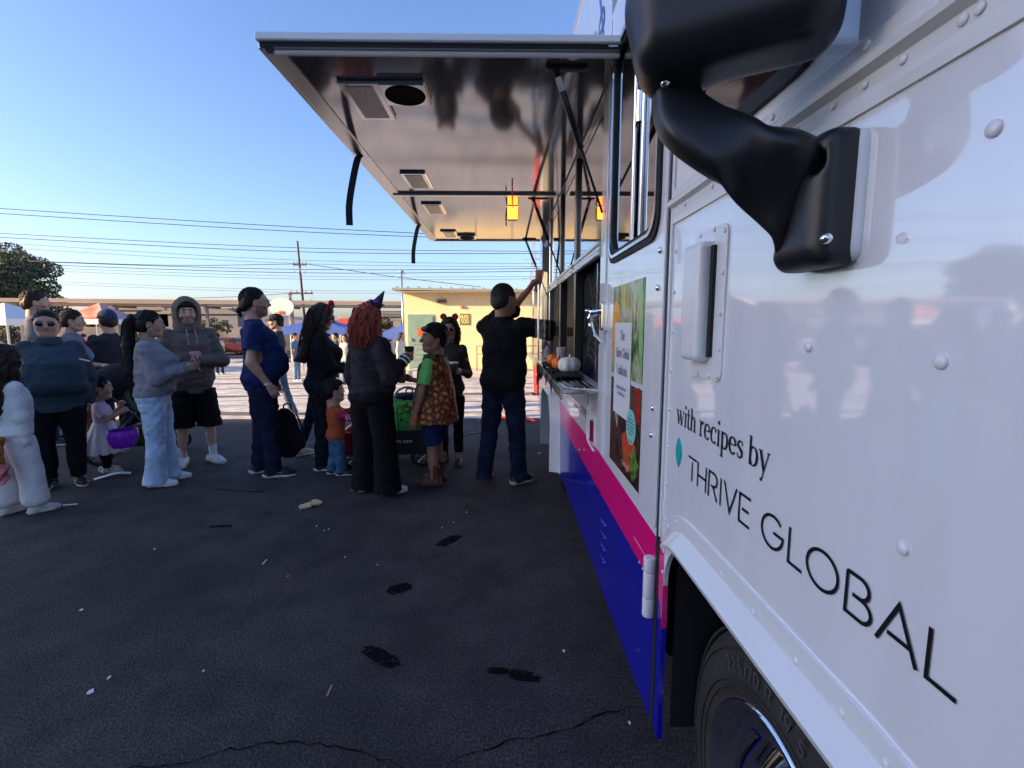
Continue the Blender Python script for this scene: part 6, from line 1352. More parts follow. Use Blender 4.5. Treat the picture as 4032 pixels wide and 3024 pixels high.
            if shoe.get('sock'):
                MB().lathe((0, 0, 0), [(.040 * u, .06 * u), (.039 * u, .10 * u), (.041 * u, shoe['sockh']), (.037 * u, shoe['sockh'] + .002)], 16).build('sock', shoe['sock'], rt, smooth=True, loc=(a[0], a[1] - .002, 0))
    if hair: make_hair(hair, rt, hs, hx, Rh, res_h * 1.15, seed, hc, far)
    if glasses:
        g = MB(); gl_z = .014
        for sd in (-1, 1):
            rx_, rz_ = glasses.get('r', (.024, .019)); ring_ = [(sd * .033 + rx_ * math.cos(t), .098 - .10 * abs(sd * .033 + rx_ * math.cos(t)) ** 1.0 * .35, gl_z + rz_ * math.sin(t) - .002) for t in [2 * math.pi * i / 18 for i in range(18)]]
            if glasses.get('dark'):
                l_ = MB().add([tuple(p) for p in hx(np.array(ring_))] + [tuple(hx((sd * .033, .101, gl_z - .002)))], [(i, (i + 1) % 18, 18) for i in range(18)]); l_.build('sunglass_lens', M_shade, rt, smooth=True)
            g.tube([Vector(p) for p in hx(np.array(ring_ + ring_[:1]))], .0022 * hs, 6)
            g.tube([Vector(p) for p in hx(np.array([(sd * .056, .084, gl_z + .004), (sd * .074, .03, gl_z + .006), (sd * .080, -.015, gl_z), (sd * .078, -.03, gl_z - .015)]))], .0024 * hs, 6)
        g.tube([Vector(p) for p in hx(np.array([(-.010, .099, gl_z), (.010, .099, gl_z)]))], .002 * hs, 6)
        g.build('glasses', glasses.get('m', M_shade), rt, smooth=True)
    Mw = Matrix.Translation((x, y, gz(y))) @ Matrix.Rotation(R(heading), 4, 'Z')
    return dict(root=rt, J=J, L=L, hx=hx, hs=hs, Rh=Rh, u=u, s=s, H=H, w=lambda p: Mw @ Vector(p), Mw=Mw, T=T, cyz=cyz, hc=hc)
def make_hair(h, rt, hs, hx, Rh, res, seed, hc, far=False):
    f = F(); k = h['k']; t = h.get('t', .012); r_ = res / hs
    cap = lambda: f.ell((0, -.016, .032), (.0745 + t, .094 + t, .088 + t), 0)
    dsp = wob(h.get('fs', 150), h.get('amp', .0026), seed, (1, .12, 1) if k == 'pony' else (1, 1, h.get('fz', .25)))
    if k == 'short':
        cap()
        for s in (-1, 1): f.ell((s * .052, -.048, -.006), (.030 + t * .5, .050, .058), .02); f.cone((s * (.0695 + t * .4), .030, .040), (s * (.067 + t * .4), .034, .002), .014, .008, .012)
        f.ell((0, -.078, -.020), (.056, .034 + t, .058), .02)
        f.plane((0, .070 + h.get('fr', 0), .060), (0, .150, -.16)); f.ell((0, .125, -.03), (.09, .07, .09), .01, op=-1)
        if h.get('ears', 1):
            for s in (-1, 1): f.ell((s * .088, -.004, -.014), (.024, .024, .034), .006, op=-1)
        if h.get('fringe'): f.cone((-.042, .070, .080), (.045, .074, .076), .020, .018, .02)
    else:
        cap(); f.ell((0, .118, -.018), (.068, .076 + t, .104), .010, op=-1); f.plane((0, .09, -.05), (0, 1, -.15)) if False else None
        if k in ('long', 'curly', 'bob'):
            L = h.get('L', .38); wd = h.get('wd', .088); tip = h.get('tip', .05)
            f.loft([(-L, 0, h.get('ty', -.085), tip, h.get('td', .035)), (-L * .7, 0, -.082, wd * .98, .052), (-L * .35, 0, -.070, wd * 1.02, .062), (-.03, 0, -.045, wd, .072), (.03, 0, -.03, wd * .97, .078)], .03)
            for s in (-1, 1):
                fl = h.get('side', .16); f.chain([(s * .066, .045, .062), (s * .088, .032, .0), (s * .092, .012, -.07), (s * .086, -.01, -.07 - fl)], [.020, .022, .024, .012], .02)
        if k == 'pony':
            for s in (-1, 1): f.ell((s * .054, -.040, -.012), (.029 + t * .5, .052, .060), .02); f.cone((s * (.070 + t * .4), .028, .045), (s * (.068 + t * .4), .026, .005), .015, .008, .012)
            f.ell((0, -.078, -.022), (.055, .034 + t, .055), .02)
            f.plane((0, .03, -.060), (0, .35, -1))
            for s in (-1, 1): f.ell((s * .086, .004, -.012), (.024, .026, .034), .008, op=-1)
            if h.get('bun'): f.ell((0, -.125, .045), (.034, .034, .034), .01)
            else:
                L = h.get('L', .5); f.chain([(0, -.098, .055), (0, -.132, .05), (0, -.152, .0), (h.get('tx', 0) * .5, -.160, -L * .3), (h.get('tx', 0), -.150, -L * .65), (h.get('tx', 0), -.130, -L)], [.026, .034, .044, .050, .044, .012], .012)
    V, Q = f.mesh(max(r_, .0045), dsp, 1)
    obj_from('hair', hx(V).tolist(), Q.tolist(), [h['m']], rt, True)
    if k == 'short' and not far and h.get('tuft', 1):
        rr = random.Random(seed); m = MB(); fr_ = h.get('fr', 0)
        for i in range(260):
            a = rr.uniform(-math.pi, math.pi); ph = rr.uniform(.05, 2.1); P = []; ok = True; tw = rr.uniform(-.35, .35)
            for q in range(4):
                ph2 = ph + q * (.16 if not h.get('fringe') else .20); a2 = a + tw * q * .25; rx, ry, rz = .0745 + t, .094 + t, .088 + t; e = 1.0 + .018 * math.sin(q * .9)
                p = (rx * math.sin(ph2) * math.sin(a2) * e, -.016 + ry * math.sin(ph2) * math.cos(a2) * e, .032 + rz * math.cos(ph2) * e)
                if (p[1] - .070 - fr_) * .150 - (p[2] - .060) * .16 > -.0004 or (abs(p[0]) > .055 and abs(p[1]) < .03 and p[2] < .026): ok = False
                P.append(p)
            if ok: r0 = rr.uniform(.003, .0055) * hs * (.6 if t < .007 else 1); m.tube([Vector(hx(p)) for p in P], [r0, r0, r0 * .8, r0 * .25], 5)
        if m.v: o = m.build('hair_locks', h['m'], rt, smooth=True); o['kind'] = 'stuff'
    if k == 'pony' and not far:        # combed-back strands over the scalp
        rr = random.Random(seed + 5); m = MB(); e = np.array((.0745 + t, .094 + t, .088 + t)); cc = np.array((0, -.016, .032)); ub = (np.array((0, -.105, .05)) - cc) / e; ub /= np.linalg.norm(ub)
        for i in range(240):
            a = rr.uniform(-2.2, 2.2); el = np.interp(abs(a), [0, .5, 1.0, 1.6, 2.2], [.62, .50, .10, -.25, -.45]) + rr.uniform(-.03, .22)
            u0 = np.array((math.sin(a) * math.cos(el), math.cos(a) * math.cos(el), math.sin(el))); P = []
            for q in range(7):
                tq = q / 6 * .94; v = u0 * (1 - tq) + ub * tq; v /= np.linalg.norm(v); P.append(Vector(hx(cc + v * e * (1.004 + .012 * math.sin(math.pi * tq)))))
            m.tube(P, [.0012 * hs] + [.0026 * hs] * 5 + [.002 * hs], 4)
        o = m.build('hair_locks', h['m'], rt, smooth=True); o['kind'] = 'stuff'
    if k == 'pony' and not h.get('bun') and not far:
        rr = random.Random(seed); m = MB(); L = h.get('L', .5)
        for i in range(150):
            a = rr.uniform(0, 6.28); q = rr.uniform(.6, 1.12); ph = rr.uniform(0, 6.28); P = []
            for (y_, z_, r_) in ((-.120, .055, .028), (-.150, .01, .042), (-.158, -L * .2, .048), (-.158, -L * .45, .048), (-.148, -L * .7, .042), (-.132, -L * rr.uniform(.9, 1.05), .018)): P.append(hx((r_ * q * math.cos(a) + .006 * math.sin(ph + z_ * 14), y_ + r_ * q * math.sin(a), z_)))
            m.tube([Vector(p) for p in bez([Vector(p) for p in P], 3)], .0026 * hs, 4)
        o = m.build('hair_locks', h['m'], rt, smooth=True); o['kind'] = 'stuff'
    if h.get('curls'):
        rr = random.Random(seed); m = MB(); n = int(h['curls'] * 2.2); L = h.get('LC', h.get('L', .3))
        for i in range(n):
            a = rr.uniform(-2.5, 2.5); z0 = rr.uniform(-.02, .10); cy = -.035
            rad = .088 if z0 < .06 else .07; p0 = np.array((rad * math.sin(a), cy - rad * math.cos(a) * 1.0, z0))
            if p0[1] > .02 and z0 < .04: p0[0] *= 1.12
            ln = rr.uniform(.6, 1.05) * (L + z0); P = []; ph = rr.uniform(0, 6.28); am = rr.uniform(.006, .013) * h.get('cam', 1)
            for q in range(14):
                tt = q / 13; fl = 1 + h.get('flr', .25) * math.sin(math.pi * min(1, tt * 1.0) * .9); P.append(hx((p0[0] * fl + am * math.sin(ph + tt * h.get('cf', 18)), (p0[1] - cy) * fl + cy - .012 + am * math.cos(ph + tt * h.get('cf', 18)), p0[2] - ln * tt)))
            r0 = rr.uniform(.0022, .0048) * hs; m.tube([Vector(p) for p in P], [r0 * (1 - .75 * q / 13) for q in range(14)], 5)
        o = m.build('hair_locks', h['m'], rt, smooth=True); o['kind'] = 'stuff'
# ------------------------------------------------------------------ the queue
SK = (0.46, 0.25, 0.17); SK2 = (0.36, 0.18, 0.11); SK3 = (0.54, 0.31, 0.22)
JEANS = [(.028, .068), (.10, .064), (.28, .072), (.38, .086), (.47, .098)]
SLIM = [(.05, .046), (.16, .062), (.28, .064), (.38, .084), (.47, .096)]
FLARE = [(.022, .098), (.10, .086), (.27, .074), (.38, .090), (.47, .100)]
WIDE = [(.030, .078), (.12, .080), (.28, .084), (.38, .094), (.47, .102)]
denim = fabric('denim_dark', (0.010, 0.015, 0.040), 0.35, vscale=12); denim2 = fabric('denim_light', (0.42, 0.55, 0.70), 0.18, vscale=7); blackf = fabric('black', (0.007, 0.007, 0.009), 0.2); navy = fabric('navy', (0.014, 0.026, 0.10), 0.12)
P = {}
# girl in white at the left edge, seen from behind
P['girl'] = person('girl_white', -3.72, 3.62, -18, 1.28, 'child', SK3, w=1.08, yaw=-5, aR=((.10, -.02, -1), (-.04, .06, -1)), aL=((-.2, .1, -1), (-.1, .5, -.9)), legs=((.13, .06, -10), (-.13, -.06, 10)),
    top=dict(m=fabric('fleece_white', (0.74, 0.72, 0.70), 0.06), hem=.47, off=.03, sr=(.070, .060, .046), amp=.005, fs=14, fz=.7, blouse=.012), bot=dict(m=fabric('sweatpants_white', (0.74, 0.72, 0.70), 0.06), r=[(.055, .082), (.09, .105), (.28, .100), (.38, .108), (.47, .112)], off=.016, amp=.005, fs=15, fz=.8), shoe=dict(m=mat('sneaker_cream', (0.6, 0.57, 0.52), 0.6), sc=.95),
    hair=dict(k='curly', m=H_brown, L=.46, wd=.115, tip=.075, t=.022, fs=70, amp=.009, fz=.5, curls=150, cf=16, cam=1.5, flr=.35), label='girl in white sweats with long curly hair, back turned, at left edge', seed=1)
r = P['girl']; tl = F().chain([(.11, -.12, .62), (.13, -.17, .55), (.135, -.175, .47), (.13, -.16, .40)], [.022, .038, .040, .008], .02)
fobj('costume_tail', tl, .007, fabric('tail_fur', (0.30, 0.13, 0.03), 0.5, vscale=40), r['root'], wob(150, .004, 3, (1, 1, .3)))
# heavy woman in dark teal
teal = fabric('teal_fleece', (0.042, 0.064, 0.084), 0.15)
P['teal'] = person('teal', -4.00, 4.30, -142, 1.55, 'adult', SK, w=1.40, belly=.09, bust=.06, hipw=.98, yaw=0, pitch=-2, armw=1.25, legw=1.22, aR=((.36, -.12, -1), (-.05, -.05, -1)), aL=((-.30, -.15, -1), (.08, -.1, -1)), legs=((.11, 0, -18), (-.11, .03, 18)), face=1.18, hsc=1.05,
    top=dict(m=teal, hem=.44, off=.036, sr=(.062, .056, .046), amp=.006, flare=.012), bot=dict(m=blackf, r=[(.05, .050), (.16, .066), (.28, .072), (.38, .092), (.47, .104)], off=.01), shoe=dict(m=mat('sneaker_black', (0.015, 0.015, 0.017), 0.6), stripe=M_white2),
    hair=dict(k='pony', m=H_dark, t=.008, bun=1), glasses=dict(dark=1, r=(.027, .021)), label='heavyset woman in dark teal pullover and sunglasses facing us', seed=2)
r = P['teal']; nk = MB().lathe((0, 0, 0), [(.085, -.02), (.092, .02), (.075, .045), (.065, .03)], 20); nk.v = [tuple(Vector(v) + Vector((0, r['cyz'](r['L']['nb']) + .005, r['L']['nb'] - .005))) for v in nk.v]; nk.build('collar', teal, r['root'], smooth=True)
for sx in (-.23, .22): MB().box((sx, .165, 1.135), (.075, .01, .012), Matrix.Rotation(-.35 if sx < 0 else .35, 3, 'Y')).build('reflective_tab', M_white2, r['root'])
# bearded man behind her
P['beard'] = person('beard', -5.50, 5.80, -52, 1.83, 'adult', SK3, fem=False, w=1.0, stub=True, top=dict(m=fabric('tee_grey', (0.22, 0.22, 0.21), 0.1), hem=.46, sleeve='short', sr=(.064, .062, .05)), bot=dict(m=denim, r=JEANS), shoe=dict(m=M_black), hair=dict(k='short', m=H_brown, t=.010), label='tall bearded man in grey t-shirt behind the woman in teal', seed=3)
# woman pushing the stroller
def tee_graphic(V, Q, J, L, H):
    c = V[Q].mean(1); mi = np.zeros(len(Q), int); fr = c[:, 1] > .03; a = (np.abs(c[:, 0] - .01) < .085) & fr
    n = np.sin(c[:, 0] * 60 + c[:, 2] * 30) + np.sin(c[:, 2] * 55 - c[:, 0] * 20)
    mi[a & (c[:, 2] > .735 * H * .98) & (c[:, 2] < .79 * H)] = 1; mi[a & (c[:, 2] > .64 * H) & (c[:, 2] <= .725 * H) & (n > -.1)] = 2; mi[a & (c[:, 2] > .60 * H) & (c[:, 2] <= .69 * H) & (n < -.7)] = 1
    return mi
P['mum'] = person('mum', -4.86, 5.52, -66, 1.60, 'adult', SK3, w=1.18, bust=.05, belly=.04, pitch=-3, face=1.08, aR=((.10, .35, -1), (.10, 1.0, -.12)), aL=((-.10, .45, -1), (-.05, 1.0, -.1)), hR=dict(curl=.8, pn=(0, 0, -1)), hL=dict(curl=.8, pn=(0, 0, -1)),
    top=dict(m=[fabric('tee_lilac_grey', (0.17, 0.17, 0.21), 0.1), fabric('print_pink', (0.62, 0.05, 0.16), 0.2), fabric('print_cyan', (0.05, 0.35, 0.60), 0.3)], mi=tee_graphic, hem=.45, sleeve='short', sl=.75, sr=(.066, .066, .06), amp=.008), bot=dict(m=fabric('pink_pants', (0.45, 0.22, 0.17), 0.1), r=SLIM), shoe=dict(m=mat('slipper_lilac', (0.5, 0.42, 0.58), 0.8)),
    hair=dict(k='pony', m=H_brown, t=.010, bun=1), label='woman in grey t-shirt with pink and blue print gripping the stroller', seed=4)
MB().lathe((0, 0, 0), [(.033, -.012), (.035, 0), (.033, .012)], 16).build('wristband', M_white2, P['mum']['root'], smooth=True, loc=tuple(P['mum']['J']['wR']))
# man in cap, back turned
P['cap'] = person('capman', -4.62, 5.72, 68, 1.60, 'adult', SK3, fem=False, w=1.05, yaw=-8, stub=True, aR=((.16, .2, -1), (0, 1, -.3)), aL=((-.2, .2, -1), (0, 1, -.2)), top=dict(m=fabric('sweat_charcoal', (0.030, 0.031, 0.036), 0.2), hem=.46, sr=(.066, .058, .046), amp=.008), bot=dict(m=denim, r=JEANS), shoe=dict(m=M_black), hair=dict(k='short', m=H_brown, t=.006), label='man in dark blue cap and charcoal sweatshirt turned away, behind the toddler', seed=5)
def cap(p, m, t=.016):
    f = F().ell((0, -.012, .040), (.0745 + t, .094 + t, .082 + t), 0); f.plane((0, 0, .036), (0, .12, -1)); o = fobj('cap', f, .006, m, p['root'], xf=p['hx'])
    b = MB(); n = 10
    for i in range(n + 1):
        a = -1.1 + 2.2 * i / n; x0, y0 = .085 * math.sin(a), .085 * math.cos(a); q = .075 * math.cos(a * .8)
        b.v += [tuple(p['hx']((x0, y0, .044))), tuple(p['hx']((x0 * 1.05, y0 + q, .034 - .05 * x0 * x0 / .007 * .2))), tuple(p['hx']((x0 * 1.05, y0 + q, .030 - .05 * x0 * x0 / .007 * .2))), tuple(p['hx']((x0, y0, .038)))]
    b.f = [(4 * i + k, 4 * i + (k + 1) % 4, 4 * i + 4 + (k + 1) % 4, 4 * i + 4 + k) for i in range(n) for k in range(4)]
    b.build('cap_peak', m, o, smooth=True)
cap(P['cap'], fabric('cap_blue', (0.035, 0.045, 0.09), 0.2))
# toddler girl with purple pail
P['tod'] = person('toddler', -3.93, 4.68, -60, .945, 'todd', SK, w=1.0, yaw=3, aR=((.25, .55, -1), (-.1, 1.0, .55)), aL=((-.12, .5, -1), (.1, .7, .9)), hR=dict(curl=1.0, pn=(-1, 0, 0)), hL=dict(curl=.9, pn=(1, 0, 0)), legs=((.09, .02, -6), (-.09, -.05, 10)),
    top=dict(m=fabric('dress_lilac', (0.52, 0.40, 0.50), 0.06), name='dress_bodice', hem=.50, off=.012, sleeve='short', sl=.7, sr=(.052, .054, .05), amp=.004), bot=dict(m=blackf, name='leggings', r=[(.05, .050), (.2, .070), (.35, .098)], off=.006), shoe=dict(m=mat('shoe_check', (0.5, 0.48, 0.47), 0.7, var=.6, vscale=60), sc=.98),
    hair=dict(k='pony', m=H_black, t=.008, bun=1), label='toddler girl in lilac tulle dress and black leggings', seed=6)
r = P['tod']; f = F(); f.loft([(.21, 0, -.02, .205, .20), (.30, 0, -.012, .17, .165), (.40, 0, 0, .125, .118), (.505, 0, .008, .088, .080)], 0)
tul = lambda V: (.010 * np.sin(np.arctan2(V[:, 0], V[:, 1] + .01) * 15) + .006 * np.sin(np.arctan2(V[:, 0], V[:, 1] + .01) * 26 + 1)) * np.clip((.50 - V[:, 2]) / .25, 0, 1)
fobj('tulle_skirt', f, .008, mat('tulle', (0.55, 0.47, 0.52), 0.8, var=.12, vscale=14, stretch=(1, 1, .15), col2=(.60, .55, .50)), r['root'], tul)
# woman with ponytail, light jeans
P['pony'] = person('pony', -3.14, 4.32, -66, 1.56, 'adult', SK, w=1.14, bust=.055, belly=.02, hipw=1.06, yaw=4, pitch=-3, face=1.08, aR=((.16, .30, -1), (-.62, 1.0, .30)), aL=((-.12, .35, -1), (.45, 1.0, .42)), hR=dict(curl=.55, pn=(-1, 0, 0)), hL=dict(curl=.8, pn=(1, 0, 0)), legs=((.10, -.03, -4), (-.10, .05, 12)), legw=1.08,
    top=dict(m=fabric('sweat_grey', (0.25, 0.24, 0.26), 0.12), hem=.525, off=.028, sr=(.068, .068, .047), puff=.054, blouse=.020, amp=.010, rib=fabric('sweat_rib', (0.20, 0.20, 0.215), .1)), bot=dict(m=denim2, r=FLARE, off=.012, amp=.007), shoe=dict(m=mat('sneaker_white', (0.66, 0.66, 0.66), 0.5)),
    hair=dict(k='pony', m=H_black, t=.008, L=.66, tx=.02), label='woman in grey sweatshirt and light blue flared jeans with long ponytail', seed=7)
# hooded young man, arms folded
hood_m = fabric('hood_brown', (0.14, 0.11, 0.095), 0.15)
P['hood'] = person('hood', -3.22, 4.98, -138, 1.68, 'adult', SK3, fem=False, w=1.18, yaw=-6, pitch=-3, stub=True, face=.96, armw=1.1, aR=((.30, .22, -1), (-.95, .55, .22)), aL=((-.30, .22, -1), (.95, .62, .10)), hR=dict(curl=.5, pn=(0, -1, 0), d=(-.9, .2, .3)), hL=dict(curl=.6, pn=(0, -1, 0), d=(.9, .1, .2)), legs=((.14, .0, -20), (-.13, .05, 26)), legw=1.0,
    top=dict(m=hood_m, hem=.445, off=.024, sr=(.070, .064, .047), blouse=.014, amp=.010), bot=dict(m=blackf, name='shorts', r=[(.235, .118), (.30, .116), (.40, .114), (.47, .112)], off=.024, amp=.008), shoe=dict(m=mat('sneaker_white', (0.66, 0.66, 0.66), 0.5), sole=M_sole, sock=fabric('sock_white', (.6, .6, .6)), sockh=.19),
    hair=dict(k='short', m=H_black, t=.008, fringe=1), label='young man in brown hoodie with hood up, arms folded, black shorts', seed=8)
r = P['hood']; f = F().ell((0, -.03, .022), (.118, .135, .140), 0); f.cone((0, -.05, -.06), (0, -.04, -.14), .11, .12, .04); f.ell((0, .13, -.002), (.088, .16, .122), .012, op=-1); f.ell((0, -.015, .015), (.088, .112, .112), .01, op=-1)
fobj('hood', f, .008, hood_m, r['root'], wob(40, .004, 4), xf=r['hx'])
for sx in (-.035, .035): MB().tube(bez([(sx, .125, 1.395), (sx * 1.1, .170, 1.33), (sx * 1.05, .192, 1.24)], 4), .005, 6).build('drawstring', fabric('cord_grey', (.3, .28, .26)), r['root'], smooth=True)
# man in blue t-shirt
P['blue'] = person('blue', -2.30, 4.56, -62, 1.77, 'adult', SK3, fem=False, w=1.16, belly=.085, yaw=4, pitch=2, stub=True, lean=-2, face=1.12, armw=1.12, aR=((.16, -.18, -1), (-.10, .62, -1)), aL=((-.16, -.05, -1), (.05, .6, -1)), hR=dict(curl=.4, d=(-.1, .5, -1)), legs=((.11, .05, -6), (-.11, -.06, 8)), legw=1.02,
    top=dict(m=navy, hem=.47, off=.022, sleeve='short', sl=.66, sr=(.070, .074, .07), amp=.008, flare=.014), bot=dict(m=denim, r=[(.030, .074), (.12, .070), (.28, .078), (.38, .096), (.47, .108)], off=.016, amp=.009), shoe=dict(m=mat('sneaker_black', (0.015, 0.015, 0.017), 0.6), sc=1.08),
    hair=dict(k='short', m=H_black, t=.007, fr=-.012), glasses=dict(r=(.021, .015), m=mat('wire_frame', (.10, .08, .08), .3, 1.0)), label='big man in navy blue t-shirt with hand in jeans pocket', seed=9)
r = P['blue']; MB().lathe((0, 0, 0), [(.034, -.012), (.036, 0), (.034, .012)], 18).build('wristband', mat('band_pale_green', (.55, .72, .55), .5), r['root'], smooth=True, loc=tuple(r['J']['wR'] * .9 + r['J']['eR'] * .1))
fobj('ponytail', F().chain([(0, -.10, -.03), (0, -.125, -.06), (0, -.115, -.11)], [.018, .022, .010], .01), .006, H_black, r['root'], xf=r['hx'])
# man in cap walking behind
P['walk'] = person('walker', -3.64, 7.80, 108, 1.62, 'adult', SK3, fem=False, legs=((.09, .22, 0, 0), (-.09, -.20, 0, .02)), aR=((.12, -.2, -1), (0, .2, -1)), aL=((-.12, .2, -1), (0, .5, -1)), stub=True, top=dict(m=fabric('shirt_slate', (0.03, 0.04, 0.06), .15), hem=.46, sleeve='short', sr=(.064, .062, .05)), bot=dict(m=fabric('denim_mid', (.07, .10, .16), .3), r=JEANS), shoe=dict(m=mat('sneaker_yellow', (.5, .45, .2), .6)), hair=dict(k='short', m=H_dark, t=.004), label='man in dark cap and jeans walking left beyond the man in blue', seed=10)
cap(P['walk'], fabric('cap_black', (0.02, 0.018, 0.018), 0.2))
# woman behind, only legs show
P['behind'] = person('behind', -2.02, 5.28, -60, 1.56, 'adult', SK2, legs=((.10, -.05, 0), (-.10, -.26, 25)), top=dict(m=fabric('top_grey', (.05, .05, .055)), hem=.46), bot=dict(m=denim, r=SLIM), shoe=dict(m=mat('sneaker_tan', (.36, .33, .26), .7)), hair=dict(k='long', m=H_dark, L=.3), far=True, res=.016, label='person in jeans and tan sneakers hidden behind the long haired woman', seed=11)
# woman with long hair and red bow ears
P['long'] = person('longhair', -1.84, 4.78, -66, 1.64, 'adult', SK3, w=1.12, bust=.06, belly=.035, hipw=1.08, yaw=-2, pitch=-14, lean=3, aR=((.12, .30, -1), (-.25, 1.0, -.25)), aL=((-.10, .35, -1), (.1, 1.0, -.2)), hR=dict(curl=.7, pn=(-1, 0, 0)), hL=dict(curl=.7, pn=(1, 0, 0)), legs=((.10, -.02, -6), (-.10, .04, 6)), legw=1.05,
    top=dict(m=fabric('sweater_black', (0.008, 0.009, 0.013), .25), hem=.535, off=.020, sr=(.064, .056, .042), amp=.007), bot=dict(m=fabric('denim_black', (0.010, 0.012, 0.018), .45, vscale=16), r=[(.028, .064), (.12, .066), (.28, .074), (.38, .094), (.47, .106)], off=.012, amp=.007), shoe=dict(m=mat('sneaker_black', (0.015, 0.015, 0.017), 0.6)),
    hair=dict(k='long', m=H_brown, L=.46, wd=.098, tip=.085, td=.06, ty=-.12, t=.014, fs=80, amp=.005, curls=70, cf=10, cam=.8), glasses=dict(dark=1, r=(.026, .020)), label='woman in black sweater with long dark hair, sunglasses and red headband', seed=12)
r = P['long']; hx = r['hx']; hb = MB().tube([Vector(hx((.092 * math.sin(a), .012 + .01 * math.cos(a), .035 + .092 * math.cos(a)))) for a in [-1.6 + 3.2 * i / 16 for i in range(17)]], .007, 8)
hb_o = hb.build('headband', fabric('red_satin', (.50, .015, .02), .1, .5), r['root'], smooth=True)
fobj('headband_bow', F().cone((0, .03, .128), (.055, .04, .150), .010, .026, .01).cone((0, .03, .128), (-.055, .04, .150), .010, .026, .01).ell((0, .03, .13), .015, .01), .006, fabric('red_satin', (.50, .015, .02)), r['root'], xf=hx)
for s in (-1, 1): fobj('headband_ear', F().ell((s * .058, .062, .125), (.030, .012, .030), 0), .006, fabric('ear_brown', (.12, .05, .03), .4), r['root'], wob(200, .003, 2), xf=hx)
# toddler boy
P['boy'] = person('toddler_boy', -1.62, 4.56, -62, .925, 'todd', SK3, fem=False, w=1.02, yaw=2, pitch=8, aR=((.15, .75, -.55), (-.2, 1.0, .35)), aL=((-.15, .8, -.45), (.1, 1.0, .3)), hR=dict(curl=.9), hL=dict(curl=.9), legs=((.10, .04, -8), (-.09, -.09, 6)),
    top=dict(m=[fabric('jacket_orange', (.42, .085, .03), .12), fabric('jacket_pink', (.52, .03, .10), .1)], mi=lambda V, Q, J, L, H: np.where(np.minimum(np.linalg.norm(V[Q].mean(1) - (J['sR'] * .3 + J['eR'] * .7), axis=1), np.linalg.norm(V[Q].mean(1) - J['wR'], axis=1)) < .075, 1, 0) | np.where(np.linalg.norm(V[Q].mean(1) - J['eR'], axis=1) < .085, 1, 0), name='jacket', hem=.385, off=.034, sr=(.056, .054, .040), amp=.006),
    bot=dict(m=fabric('denim_blue', (.065, .13, .24), .35, vscale=14), r=[(.035, .068), (.12, .074), (.22, .080), (.36, .102)], off=.016, amp=.008), shoe=dict(m=mat('sneaker_black', (0.015, 0.015, 0.017), 0.6), stripe=M_white2), hair=dict(k='short', m=H_black, t=.011, fringe=1), label='toddler boy in orange jacket with pink sleeves and blue jeans', seed=13)
r = P['boy']; pE = r['J']['sR'] * .2 + r['J']['eR'] * .8
for k in (-1, 1): MB().box(pE + np.array((.052, .0 + k * .012, .004)), (.006, .009, .05), Matrix.Rotation(.3, 3, 'X')).build('sleeve_stripe', M_white2, r['root'])
# red haired woman, back turned
P['red'] = person('redhair', -1.13, 4.05, -33, 1.60, 'adult', SK3, w=1.22, bust=.05, belly=.03, hipw=1.08, yaw=-14, armw=1.12, aR=((.30, .0, -1), (.02, .85, .72)), aL=((-.30, .05, -1), (-.12, .35, -1)), hR=dict(curl=.62, pn=(-1, .2, 0), d=(.05, 1, .25), thumb=.7), legs=((.14, .04, -30), (-.13, .0, 10)), legw=1.1,
    top=dict(m=fabric('jacket_black', (0.028, 0.024, 0.028), .3), name='jacket', hem=.545, off=.026, sr=(.070, .064, .048), amp=.010, blouse=.014), bot=dict(m=blackf, r=[(.018, .118), (.12, .104), (.28, .098), (.38, .104), (.47, .112)], off=.016), shoe=dict(m=mat('sneaker_white', (0.66, 0.66, 0.66), 0.5), sc=1.0),
    hair=dict(k='bob', m=H_red, L=.185, wd=.112, tip=.085, td=.05, t=.022, fs=75, amp=.008, fz=.5, side=.13, curls=260, LC=.235, cf=11, cam=1.25, flr=.42), label='woman with wavy red hair and witch hat headband, dressed in black', seed=14)
r = P['red']; hx = r['hx']; a, b = r['J']['eR'], r['J']['wR']
for t, m in ((.80, M_white2), (.97, M_white2)): MB().cone(a + (b - a) * (t - .03), a + (b - a) * (t + .03), .0575 * r['u'], .056 * r['u'], 18).build('cuff_band', m, r['root'], smooth=True)
wh = F().cone((.02, .05, .118), (.075, .10, .235), .048, .004, 0).ell((.015, .045, .118), (.080, .080, .012), .01)
fobj('witch_hat', wh, .005, fabric('hat_violet', (.055, .040, .10), .3, .6), r['root'], xf=hx)
bw_ = F()
for k in range(6): bw_.ell((.02 + .045 * math.cos(k * 1.05), .03 + .045 * math.sin(k * 1.05), .140 + .01 * (k % 2)), (.022, .022, .014), .006)
fobj('hat_ruffle', bw_, .005, fabric('ruffle_purple', (.20, .12, .45), .3), r['root'], wob(150, .003, 3), xf=hx)
